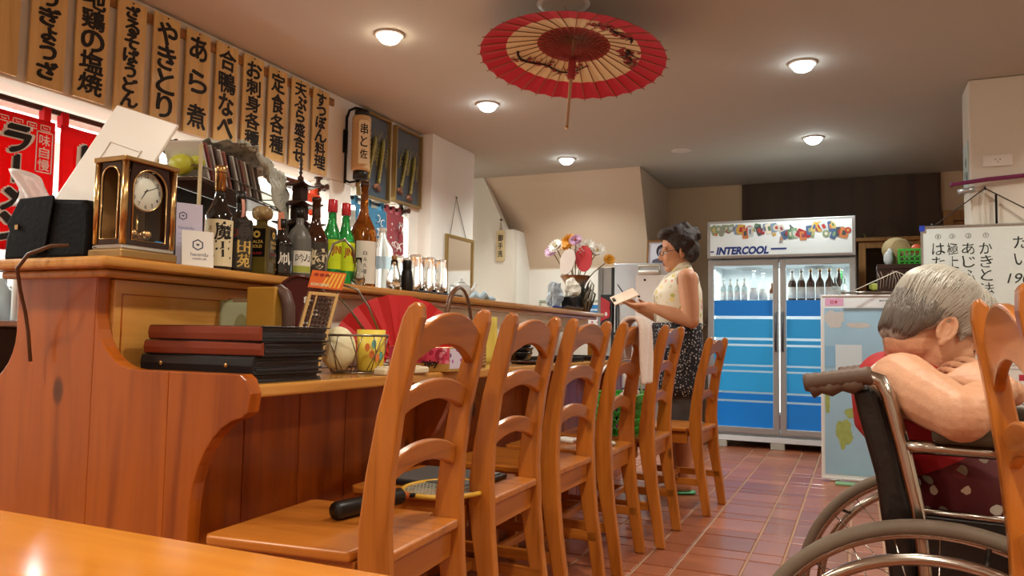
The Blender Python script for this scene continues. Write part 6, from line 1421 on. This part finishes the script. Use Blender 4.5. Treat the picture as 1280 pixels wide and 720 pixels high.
def hand(g, M, s_, curl=0.5, size=1.0, spread=1.0):
    """right hand for s_=1 : palm along +X, thumb towards +Y*s_, palm side is -Z"""
    k = size; g.loft([[(x*k,(cy+w_*cos(2*pi*j/14))*s_*k,t_*sin(2*pi*j/14)*k) for j in range(14)] for x,cy,w_,t_ in ((-.012,0,.024,.017),(.015,0,.031,.016),(.045,0,.038,.0145),(.072,-.002,.039,.012),(.084,-.003,.036,.009))],M)
    for f,(y,L_,a0) in enumerate(((.032,.066,.10),(.0105,.076,.03),(-.0115,.071,-.04),(-.033,.056,-.12))):
        p = Vector((.078,y,0)); d = a0*spread; pts = [p-Vector((.014,0,0))]; ang = 0.0; pts.append(p)
        for q,(fr,c_) in enumerate(((.45,.55),(.30,.8),(.25,.6))):
            ang += curl*c_; pts.append(pts[-1]+Vector((cos(ang)*cos(d),sin(d),-sin(ang)))*L_*fr)
        pts = [Vector((a.x*k,a.y*s_*k,a.z*k)) for a in pts]; r = [.0088,.0084,.0079,.0072,.0058]; r = [q*k*(1 if f < 3 else .88) for q in r]
        g.tube(pts,r,10,M=M); g.sphere(pts[-1],r[-1]*1.02,10,6,M=M)
    th = [Vector(a) for a in ((.010,.022,-.004),(.034,.044,-.012),(.056,.058,-.020),(.072,.060,-.026-.01*curl))]
    th = [Vector((a.x*k,a.y*s_*k,a.z*k)) for a in th]; g.tube(th,[.014*k,.0125*k,.0105*k,.008*k],10,M=M); g.sphere(th[-1],.0082*k,10,6,M=M)

M_skin = mat('skin',C('c98f6c'),.5,var=.08,vscale=20); M_skin2 = mat('skin_aged',C('cf9a78'),.5,var=.14,vscale=26,bump=.25,bscale=70)
M_eyew = mat('eye_white',C('e8e4de'),.3); M_iris = mat('eye_dark',C('201510'),.4); M_lip = mat('lip',C('a85a50'),.5)
# ---- standing woman ----------------------------------------------------------
sw = T('person','standing person with short dark curly hair and glasses, writing on a pad','person',(-.965,4.56,0),radians(203),None,None,1.03)
HM_ = Matrix.Translation((.012,0,1.372)) @ Matrix.Rotation(radians(9),4,'Y')
g = MB(); head_shape(g,HM_,1.05)
limb(g,[(-.025,0,1.19),(-.012,0,1.25),(.0,0,1.305)],[.058,.050,.052])
g.ell([(0,0,.76,.11,.155),(0,0,.84,.125,.170),(-.002,0,.95,.112,.150),(0,0,1.04,.118,.150),(.004,0,1.12,.120,.152),(-.01,0,1.19,.085,.150),(-.02,0,1.225,.055,.09)],24)
SL, EL, WL = (-.012,.168,1.190), (-.030,.205,.955), (.190,.115,1.035)
SR, ER, WR = (-.012,-.168,1.190), (.000,-.200,.955), (.215,-.085,1.030)
for s_,e_,w_ in ((SL,EL,WL),(SR,ER,WR)): limb(g,[s_,Vector(s_).lerp(Vector(e_),.5),e_,Vector(e_).lerp(Vector(w_),.35),w_],[.057,.052,.042,.042,.026])
pad_c = Vector((.325,.035,1.075))
def aim(p, target, up): 
    x = (Vector(target)-Vector(p)).normalized(); u = Vector(up); z = (u-x*u.dot(x)).normalized(); y = z.cross(x)
    return Matrix(((x.x,y.x,z.x,p[0]),(x.y,y.y,z.y,p[1]),(x.z,y.z,z.z,p[2]),(0,0,0,1)))
hand(g,aim(Vector(WL)+Vector((.012,-.004,.004)),(.315,.055,1.050),(-.35,.1,-1.0)),1,.35,.92)
hand(g,aim(Vector(WR)+Vector((.012,.006,.004)),(.325,-.01,1.095),(-.2,-.5,.8)),1,.75,.92)
for s_ in (-1,1):
    limb(g,[(0,s_*.085,.80),(.012,s_*.088,.60),(.018,s_*.088,.43),(-.012,s_*.088,.29),(-.015,s_*.088,.085)],[.090,.078,.056,.055,.034])
    g.loft([[(x,s_*.088+w_*cos(2*pi*j/14),z+h_*sin(2*pi*j/14)) for j in range(14)] for x,w_,z,h_ in ((-.055,.022,.040,.026),(-.03,.032,.052,.040),(.03,.036,.046,.034),(.09,.042,.036,.022),(.135,.038,.031,.016),(.155,.022,.028,.010))])
obj('body',fuse('body',g,.0062,3),M_skin,sw)
eyes(sw,HM_,M_eyew,M_iris)
g = MB(); g.sphere((.0915,0,-.072),(.0050,.018,.0042),10,6,M=HM_); g.sphere((.0895,0,-.0805),(.0050,.015,.0048),10,6,M=HM_); obj('lips',g,M_lip,sw)
# hair: short, curled
g = MB(); g.sphere((-.030,0,.052),(.100,.092,.092),22,14,M=HM_); g.sphere((-.066,0,-.010),(.062,.080,.080),18,12,M=HM_); g.sphere((.030,0,.100),(.066,.072,.034),16,10,M=HM_)
g.sphere((.062,.02,.092),(.036,.05,.026),14,8,M=HM_); g.sphere((.062,-.02,.092),(.036,.05,.026),14,8,M=HM_)
for s_ in (-1,1): g.sphere((-.020,s_*.066,.018),(.052,.026,.056),14,10,M=HM_); g.sphere((-.046,s_*.064,-.03),(.036,.022,.05),12,8,M=HM_)
rnd = random.Random(2)
for k in range(34):
    a = rnd.uniform(0,2*pi); t_ = rnd.uniform(-.5,1.3); p = Vector((-.035+.098*cos(t_)*cos(a),.088*cos(t_)*sin(a),.048+.090*sin(t_)))
    if p.x > .030 and p.z < .075: continue
    g.sphere(p,rnd.uniform(.014,.022),8,6,M=HM_)
M_hair = mat('dark_hair',C('2c1d17'),.65,bump=.5,bscale=120,var=.35,vscale=60)
obj('hair',fuse('hair',g,.006,2,lambda c:.004*mnoise.noise(c*30)+.002*mnoise.noise(c*95)),M_hair,sw)
gl = MB()
for s_ in (-1,1):
    gl.tube([HM_ @ Vector((.103-.008*abs(sin(a))*0-.012*(abs(s_*.031+.021*cos(a))/.05)**2,s_*.031+.021*cos(a),-.014+.014*sin(a))) for a in [2*pi*k/18 for k in range(18)]],.0017,6,closed=True)
    gl.tube([HM_ @ Vector(p) for p in ((.092,s_*.052,-.010),(.060,s_*.070,-.008),(.005,s_*.080,-.012))],.0020,6)
gl.tube([HM_ @ Vector(p) for p in ((.102,-.010,-.012),(.104,0,-.009),(.102,.010,-.012))],.0016,6)
obj('glasses',gl,M_iris,sw)
# sleeveless blouse
M_blouse = cells('floral_blouse',C('e6dcc6'),[C('c8b44e'),C('d98a7c'),C('b8bb5a'),C('e8cf84'),C('d9cdb0')],24,.34,.75)
g = MB(); g.ell([(0,0,.905,.128,.168),(0,0,.93,.132,.172),(.0,0,1.0,.130,.166),(.004,0,1.06,.134,.166),(.008,0,1.12,.136,.168),(-.006,0,1.19,.104,.163),(-.016,0,1.226,.075,.122),(-.018,0,1.25,.060,.070)],28)
for s_ in (-1,1): g.sphere((-.012,s_*.142,1.198),(.070,.036,.046),16,10)
limb(g,[(-.022,0,1.225),(-.012,0,1.262)],[.066,.060])
bl_ = obj('blouse',fuse('blouse',g,.008,4),M_blouse,sw)
cl = MB()
for s_ in (-1,1):
    cl.tube([(-.062,s_*.022,1.268),(-.03,s_*.056,1.272),(.02,s_*.052,1.252),(.075,s_*.022,1.208),(.118,s_*.006,1.150)],[(.004,.012),(.004,.013),(.004,.012),(.004,.010),(.003,.006)],8)
obj('collar',cl,mat('blouse_white',C('e6e0d2'),.8),bl_); obj('placket',MB().tube([(.126,0,1.15),(.146,0,1.10),(.140,0,1.03),(.135,0,.95)],[(.004,.008)]*4,8),bpy.data.materials['blouse_white'],bl_)
for s_ in (-1,1): obj('armhole_trim',MB().tube([(-.012+.060*cos(a),s_*(.176-.010*abs(sin(a))),1.178+.054*sin(a)) for a in [2*pi*k/24 for k in range(24)]],.0045,6,closed=True),bpy.data.materials['blouse_white'],bl_)
M_apron = cells('dark_print_apron',C('1f1f26'),[C('a8a6aa'),C('c4c2c4'),C('8a8890')],80,.34,.8)
ap = MB().surf(lambda u,v:((.150+.012*v+.006*sin(u*6*pi)*v)*cos(-2.2+4.4*u)-.004,(.186+.018*v+.006*sin(u*6*pi)*v)*sin(-2.2+4.4*u),.945-.40*v),40,8,.003)
apo = obj('apron',ap,M_apron,sw); obj('apron_strap',MB().tube([(.146*cos(a),.182*sin(a),.937) for a in [2*pi*k/30 for k in range(30)]],(.003),6,closed=True),M_apron,apo)
M_trou = mat('grey_trousers',C('4f4c4c'),.85)
g = MB(); g.ell([(0,0,.72,.118,.165),(0,0,.84,.134,.178),(0,0,.935,.124,.163)],24)
for s_ in (-1,1): limb(g,[(0,s_*.088,.80),(.010,s_*.088,.60),(.014,s_*.090,.405)],[.102,.094,.086])
obj('trousers',fuse('trousers',g,.009,4),M_trou,sw)
for s_ in (-1,1):
    slp = obj('slipper',MB().loft([[(x,s_*.088+w_*cos(2*pi*j/16),z+h_*sin(2*pi*j/16)) for j in range(16)] for x,w_,z,h_ in ((-.075,.020,.010,.009),(-.05,.038,.010,.0098),(.03,.040,.010,.0098),(.10,.048,.010,.0098),(.15,.042,.010,.0098),(.175,.020,.010,.008))]),mat('green_slipper',C('4fa06a'),.5) if 'green_slipper' not in bpy.data.materials else bpy.data.materials['green_slipper'],sw)
    obj('slipper_strap',MB().tube([(.07,s_*.088+.046*cos(a),.022+.042*sin(a)) for a in [pi*k/12 for k in range(13)]],[(.003,.022)]*13,8),bpy.data.materials['green_slipper'],slp)
swM = Matrix.Translation((-.965,4.56,0)) @ Matrix.Rotation(radians(203),4,'Z') @ Matrix.Scale(1.03,4)
pdp = swM @ Vector((.318,.030,1.092))
pd_ = T('order_pad','small cream order pad with a dark clip held by the standing person','pad',pdp,0,None,rot=(radians(-28),radians(24),radians(203)))
obj('pad_sheets',MB().box(-.075,.075,-.055,.055,-.004,.004),mat('pad_paper',C('ecd3bc'),.7),pd_,bevel=.001); obj('pad_clip',MB().box(.055,.073,-.018,.018,.0042,.012),M_black,pd_,bevel=.002)
pnp = swM @ Vector((.315,-.030,1.115))
S('writing_pen',MB().tube([(0,0,-.06),(0,0,.06),(0,0,.068)],[.0035,.0035,.001],8),M_black,'black pen in the right hand of the standing person','pen',loc=pnp,rot=(radians(25),radians(-30),0))

# ---- wheelchair ---------------------------------------------------------------
WO = Vector((.137,1.63,0)); WH = radians(-5.5)
wc = T('wheelchair','chrome wheelchair with black vinyl back and brown handle grips','wheelchair',WO,WH)
M_tyre = mat('tyre_grey_brown',C('6f6152'),.6); M_vinyl = mat('black_vinyl',C('1d1613'),.38,bump=.2,bscale=60); M_grip = mat('grip_brown',C('5c4638'),.55); M_wch = mat('wheelchair_chrome',C('b9b0a6'),.18,1.0); M_pad = mat('armrest_pad',C('4a4030'),.5)
for s_ in (-1,1):
    yw = s_*.295; whl = obj('wheel_rim',MB().tube([(.285*cos(2*pi*k/64),yw,.305+.285*sin(2*pi*k/64)) for k in range(64)],.008,8,closed=True),M_wch,wc)
    obj('tyre',MB().tube([(.2945*cos(2*pi*k/72),yw,.305+.2945*sin(2*pi*k/72)) for k in range(72)],.0125,10,closed=True),M_tyre,whl)
    obj('hand_rim',MB().tube([(.258*cos(2*pi*k/64),yw+s_*.045,.305+.258*sin(2*pi*k/64)) for k in range(64)],.009,10,closed=True),M_wch,whl)
    for k in range(6):
        a = 2*pi*k/6+.3; obj('rim_tab',MB().tube([(.281*cos(a),yw,.305+.281*sin(a)),(.258*cos(a),yw+s_*.045,.305+.258*sin(a))],.004,6),M_black,whl)
    obj('hub',MB().lathe([(0,-.035),(.018,-.035),(.022,-.02),(.022,.02),(.018,.035),(0,.035)],18,M=Matrix.Translation((0,yw,.305)) @ Matrix.Rotation(pi/2,4,'X')),M_wch,whl)
    for k in range(28):
        a = 2*pi*k/28; b_ = a+(.55 if k % 2 else -.55); obj('spoke',MB().tube([(.020*cos(b_),yw+(.02 if k % 4 < 2 else -.02),.305+.020*sin(b_)),(.280*cos(a),yw,.305+.280*sin(a))],.0014,4),M_wch,whl)
    yf = s_*.235
    obj('back_cane',MB().tube([(-.02,yf,.30),(-.02,yf,.50),(-.03,yf,.61),(-.052,yf,.715),(-.070,yf,.79),(-.082,yf,.815),(-.105,yf,.822),(-.19,yf,.806)],.0115,12),M_wch,wc)
    gp = obj('push_grip',MB().tube([(-.095+(-.105)*k/16,yf,.8225-.017*k/16) for k in range(17)],[.0145+.0018*(k % 2) for k in range(17)],14),M_grip,wc)
    obj('grip_finger_rest',MB().tube([(-.11-.016*k,yf,.812-.0028*k-.004*(k % 2)) for k in range(6)],[.012+.003*(k % 2) for k in range(6)],10),M_grip,gp)
    obj('arm_tube',MB().tube([(-.045,yf-s_*.0,.712),(.0,yf,.712),(.24,yf,.712),(.28,yf,.69),(.29,yf,.62),(.29,yf,.46)],.011,10),M_wch,wc)
    obj('armrest_pad',MB().box(-.010,.26,yf-.028,yf+.028,.722,.750),M_pad,wc,bevel=.009,seg=3)
    obj('skirt_guard',MB().box(-.022,.275,yf-.004,yf+.004,.42,.606),M_vinyl,wc,bevel=.002); obj('guard_rail',MB().tube([(-.025,yf,.612),(.285,yf,.612)],.0055,8),M_wch,wc)
    obj('seat_rail',MB().tube([(-.03,yf*.92,.455),(.36,yf*.92,.455)],.0115,10),M_wch,wc)
    obj('front_post',MB().tube([(.29,yf,.46),(.33,yf,.30),(.36,yf*.9,.20)],.0115,10),M_wch,wc)
    obj('lower_rail',MB().tube([(-.02,yf,.32),(.0,yf,.25),(.33,yf,.25)],.010,10),M_wch,wc)
    cs_ = obj('castor_wheel',MB().tube([(.36+.055*cos(2*pi*k/28),yf*.9,.075+.055*sin(2*pi*k/28)) for k in range(28)],.0175,8,closed=True),M_tyre,wc); obj('castor_fork',MB().tube([(.36,yf*.9,.20),(.36,yf*.9+.03,.15),(.36,yf*.9+.03,.075)],.007,8),M_wch,cs_)
    obj('footrest_hanger',MB().tube([(.36,yf*.85,.44),(.44,yf*.7,.36),(.50,yf*.6,.14)],.010,10),M_wch,wc); obj('footplate',MB().box(.44,.58,min(yf*.25,yf*.8),max(yf*.25,yf*.8),.125,.138),M_black,wc,bevel=.003)
obj('axle',MB().tube([(0,-.26,.305),(0,.26,.305)],.009,8),M_wch,wc)
obj('cross_brace',MB().tube([(.15,-.215,.25),(.15,.215,.45)],.009,8),M_wch,wc); obj('cross_brace',MB().tube([(.13,.215,.25),(.13,-.215,.45)],.009,8),M_wch,wc)
obj('seat_sling',MB().surf(lambda u,v:(-.02+.38*u,-.215+.43*v,.470-.022*sin(pi*v)),8,12,.022),M_vinyl,wc)
'''
def backp(u, v):
    z = .805-.40*v; cxb = -.072+.05*min(1,v*1.6)-.012*v
    return (cxb-.055*sin(pi*u)**.7*(1-.35*v)-.018, -.232+.464*u, z+.006*sin(pi*u))
bks = obj('back_sling',MB().surf(backp,22,14,-.020),M_vinyl,wc,fixn=True)
'''
#,MB().tube([backp(i/22,.02) for i in range(23)],.010,8),M_vinyl,bks)
obj('back_cushion',MB().prism([(-.128,.802),(-.120,.76),(-.094,.658),(-.075,.50),(-.068,.40),(-.034,.40),(-.034,.50),(-.044,.61),(-.066,.715),(-.084,.788),(-.10,.806)],-.222,.222,'y'),M_vinyl,wc,bevel=.012,seg=3,fixn=True)

# ---- seated woman -------------------------------------------------------------
ow = T('person','seated person with short grey hair bowing over folded hands in the wheelchair','person',WO,WH)
ear = Vector((.010,-.073,.897)); HS = .86; ear_c = Vector((-.008,-.073,-.030))
HO = Matrix.Translation(ear) @ Matrix.Rotation(radians(26),4,'Z') @ Matrix.Rotation(radians(38),4,'Y') @ Matrix.Scale(.83,4) @ Matrix.Translation(-ear_c)
g = MB(); head_shape(g,HO,1.04)
hb_ = HO @ Vector((-.030,0,-.070)); limb(g,[(-.050,0,.800),(-.042,0,.845),hb_,HO @ Vector((-.005,0,-.02))],[.060,.050,.046,.050])
torso = [(.09,0,.47,.12,.175),(.08,0,.55,.125,.180),(.045,0,.64,.110,.168),(-.020,0,.72,.112,.162),(-.045,0,.785,.092,.155),(-.058,0,.83,.060,.115)]
g.ell(torso,24)
SRo, ERo, WRo = Vector((-.055,-.142,.805)), Vector((.030,-.272,.768)), Vector((.088,-.172,.806))
SLo, ELo, WLo = Vector((-.052,.150,.790)), Vector((.085,.235,.780)), Vector((.112,.020,.790))
for a,b,c_ in ((SRo,ERo,WRo),(SLo,ELo,WLo)): limb(g,[a,a.lerp(b,.5)+Vector((-.006,0,.004)),b,b.lerp(c_,.4)+Vector((0,0,-.002)),c_],[.056,.047,.041,.036,.024])
hand(g,aim(WRo+Vector((-.006,.008,.003)),(.008,-.098,.846),(.35,-.75,.30)),-1,.40,.86,.4)
hand(g,aim(WLo+Vector((-.004,-.010,.0)),(.040,-.045,.790),(.75,.4,-.3)),1,.45,.92,.5)
for s_ in (-1,1):
    limb(g,[(.05,s_*.09,.53),(.22,s_*.10,.535),(.40,s_*.105,.53),(.44,s_*.10,.36),(.46,s_*.095,.20)],[.088,.080,.062,.052,.036])
    g.loft([[(x,s_*.095+w_*cos(2*pi*j/14),z+h_*sin(2*pi*j/14)) for j in range(14)] for x,w_,z,h_ in ((.43,.026,.168,.026),(.46,.034,.178,.036),(.52,.038,.168,.026),(.58,.040,.158,.018),(.62,.026,.152,.011))])
obj('body',fuse('body',g,.0034,2),M_skin2,ow)
eyes(ow,HO,M_eyew,mat('grey_brow',C('5a4a42'),.6),True)
g = MB(); g.sphere((-.026,0,.036),(.100,.090,.082),22,14,M=HO); g.sphere((-.066,0,-.016),(.050,.074,.070),18,12,M=HO); g.sphere((-.062,0,-.058),(.044,.062,.045),16,10,M=HO); g.sphere((.020,0,.074),(.070,.072,.040),16,10,M=HO)
for s_ in (-1,1): g.sphere((.020,s_*.060,.040),(.052,.026,.046),14,10,M=HO); g.sphere((-.052,s_*.058,-.012),(.034,.026,.042),12,8,M=HO); g.sphere((.026,s_*.070,-.006),(.012,.008,.026),10,6,M=HO)
M_grey = mat('grey_hair',C('8f8a80'),.45,sheen=.2); N_, L_, b_ = nodes(M_grey)
tc_ = N_.new('ShaderNodeTexCoord'); mp1 = N_.new('ShaderNodeMapping'); mp1.inputs['Scale'].default_value = (30,30,30); n1_ = N_.new('ShaderNodeTexNoise'); n1_.inputs['Scale'].default_value = 1.4; n1_.inputs['Detail'].default_value = 5; n1_.inputs['Distortion'].default_value = 1.2
r_ = ramp(N_,[(.30,C('4a4038')),(.45,C('8a8074')),(.62,C('b9b4a8')),(.8,C('6f665c'))]); L_.new(tc_.outputs['Object'],mp1.inputs['Vector']); L_.new(mp1.outputs[0],n1_.inputs['Vector']); L_.new(n1_.outputs['Fac'],r_.inputs[0]); L_.new(r_.outputs[0],b_.inputs['Base Color'])
hr = obj('hair',fuse('hair',g,.005,12,lambda c:.0025*mnoise.noise(c*25)),M_grey,ow)
# strands lying on the hair cap, combed from the crown to nape and temples
st = MB(); rnd = random.Random(9)
for k in range(1500):
    a = rnd.uniform(-pi,pi); t0 = rnd.uniform(-.1,1.5); pts = []
    for q in range(5):
        t_ = t0-q*.17; aa = a+.05*sin(q*.7+a*3)
        p = Vector((-.028+.103*cos(t_)*cos(aa),.093*cos(t_)*sin(aa),.035+.087*sin(t_))); pts.append(p)
    if any(p.x > .035 and p.z < .062 for p in pts): continue
    if pts[-1].z < -.06: continue
    pp = []
    for p in pts:
        ok_, lo_, no_, _i = hr.closest_point_on_mesh(HO @ p)
        pp.append(lo_+no_*.0006 if ok_ else HO @ p)
    st.tube(pp,[.0006,.0009,.0009,.0008,.0003],3)
obj('hair_strands',st,mat('silver_strand',C('b8b3a8'),.4),hr,stuff=True)
st = MB()
for k in range(700):
    a_ = radians(rnd.uniform(98,262)); y = .09*sin(a_); p0 = Vector((-.028+.098*cos(a_),y,-.040+.05*rnd.random()**1.6)); L2 = rnd.uniform(.04,.075)
    pp = []
    for q in (0,.35,.7,1):
        ok_, lo_, no_, _i = hr.closest_point_on_mesh(HO @ (p0+Vector((.02*q,y*.05*q,-L2*q))))
        pp.append(lo_+no_*.0010)
    st.tube(pp,[.0010,.0011,.0010,.0004],4)
obj('nape_strands',st,mat('dark_grey_strand',C('6a6057'),.5),hr,stuff=True)
# sleeveless dress: red with a printed lower half
M_dress = mat('red_dress',C('a8141c'),.7); N_, L_, b_ = nodes(M_dress)
tc_ = N_.new('ShaderNodeTexCoord'); vo_ = N_.new('ShaderNodeTexVoronoi'); vo_.inputs['Scale'].default_value = 36; nz_ = N_.new('ShaderNodeTexNoise'); nz_.inputs['Scale'].default_value = 34; nz_.inputs['Detail'].default_value = 3
L_.new(tc_.outputs['Object'],vo_.inputs['Vector']); L_.new(tc_.outputs['Object'],nz_.inputs['Vector'])
ad_ = N_.new('ShaderNodeMath'); ad_.operation = 'MULTIPLY_ADD'; ad_.inputs[1].default_value = .6; L_.new(nz_.outputs['Fac'],ad_.inputs[0]); L_.new(vo_.outputs['Distance'],ad_.inputs[2])
lt_ = N_.new('ShaderNodeMath'); lt_.operation = 'LESS_THAN'; lt_.inputs[1].default_value = .66; L_.new(ad_.outputs[0],lt_.inputs[0])
sp_ = N_.new('ShaderNodeSeparateXYZ'); L_.new(tc_.outputs['Object'],sp_.inputs[0])
zz_ = N_.new('ShaderNodeMath'); zz_.operation = 'MULTIPLY_ADD'; zz_.inputs[1].default_value = -.55; L_.new(sp_.outputs['X'],zz_.inputs[0]); L_.new(sp_.outputs['Z'],zz_.inputs[2])
lw_ = N_.new('ShaderNodeMath'); lw_.operation = 'LESS_THAN'; lw_.inputs[1].default_value = .672; L_.new(zz_.outputs[0],lw_.inputs[0])
scx = N_.new('ShaderNodeSeparateColor'); L_.new(vo_.outputs['Color'],scx.inputs[0])
r_ = ramp(N_,[(0,C('8a7a68')),(.25,C('c9a890')),(.45,C('3a2c34')),(.6,C('d8cabc')),(.8,C('6b1a20'))]); r_.color_ramp.interpolation = 'CONSTANT'; L_.new(scx.outputs[0],r_.inputs[0])
m1_ = N_.new('ShaderNodeMix'); m1_.data_type = 'RGBA'; m1_.inputs[6].default_value = (*C('5a0c12'),1); L_.new(lt_.outputs[0],m1_.inputs[0]); L_.new(r_.outputs[0],m1_.inputs[7])
m2_ = N_.new('ShaderNodeMix'); m2_.data_type = 'RGBA'; m2_.inputs[6].default_value = (*C('a8141c'),1); L_.new(lw_.outputs[0],m2_.inputs[0]); L_.new(m1_.outputs[2],m2_.inputs[7]); L_.new(m2_.outputs[2],b_.inputs['Base Color'])
g = MB(); g.ell([(a,b,c_,d+.014,e+.012) for a,b,c_,d,e in torso[:-1]]+[(-.056,0,.815,.080,.128),(-.060,0,.838,.066,.105)],26)
for s_ in (-1,1):
    limb(g,[(.05,s_*.09,.53),(.22,s_*.10,.537),(.41,s_*.105,.53)],[.104,.097,.084]); g.sphere((-.055,s_*.112,.815),(.058,.030,.036),14,8)
g.sphere((.08,0,.60),(.11,.16,.10),18,10); g.sphere((-.088,.02,.800),(.058,.125,.062),18,10); g.sphere((-.090,-.03,.812),(.044,.075,.040),14,8); g.sphere((-.055,0,.83),(.058,.085,.035),16,10); g.sphere((-.045,0,.845),(.050,.060,.030),14,8)
dr_ = obj('dress',fuse('dress',g,.007,4),M_dress,ow)
for s_ in (-1,1): obj('armhole_trim',MB().tube([(-.054+.062*cos(a),s_*(.146+.010*cos(a)*0),.795+.058*sin(a)) for a in [radians(20+200*k/20) for k in range(21)]],.0032,6),M_white,dr_)
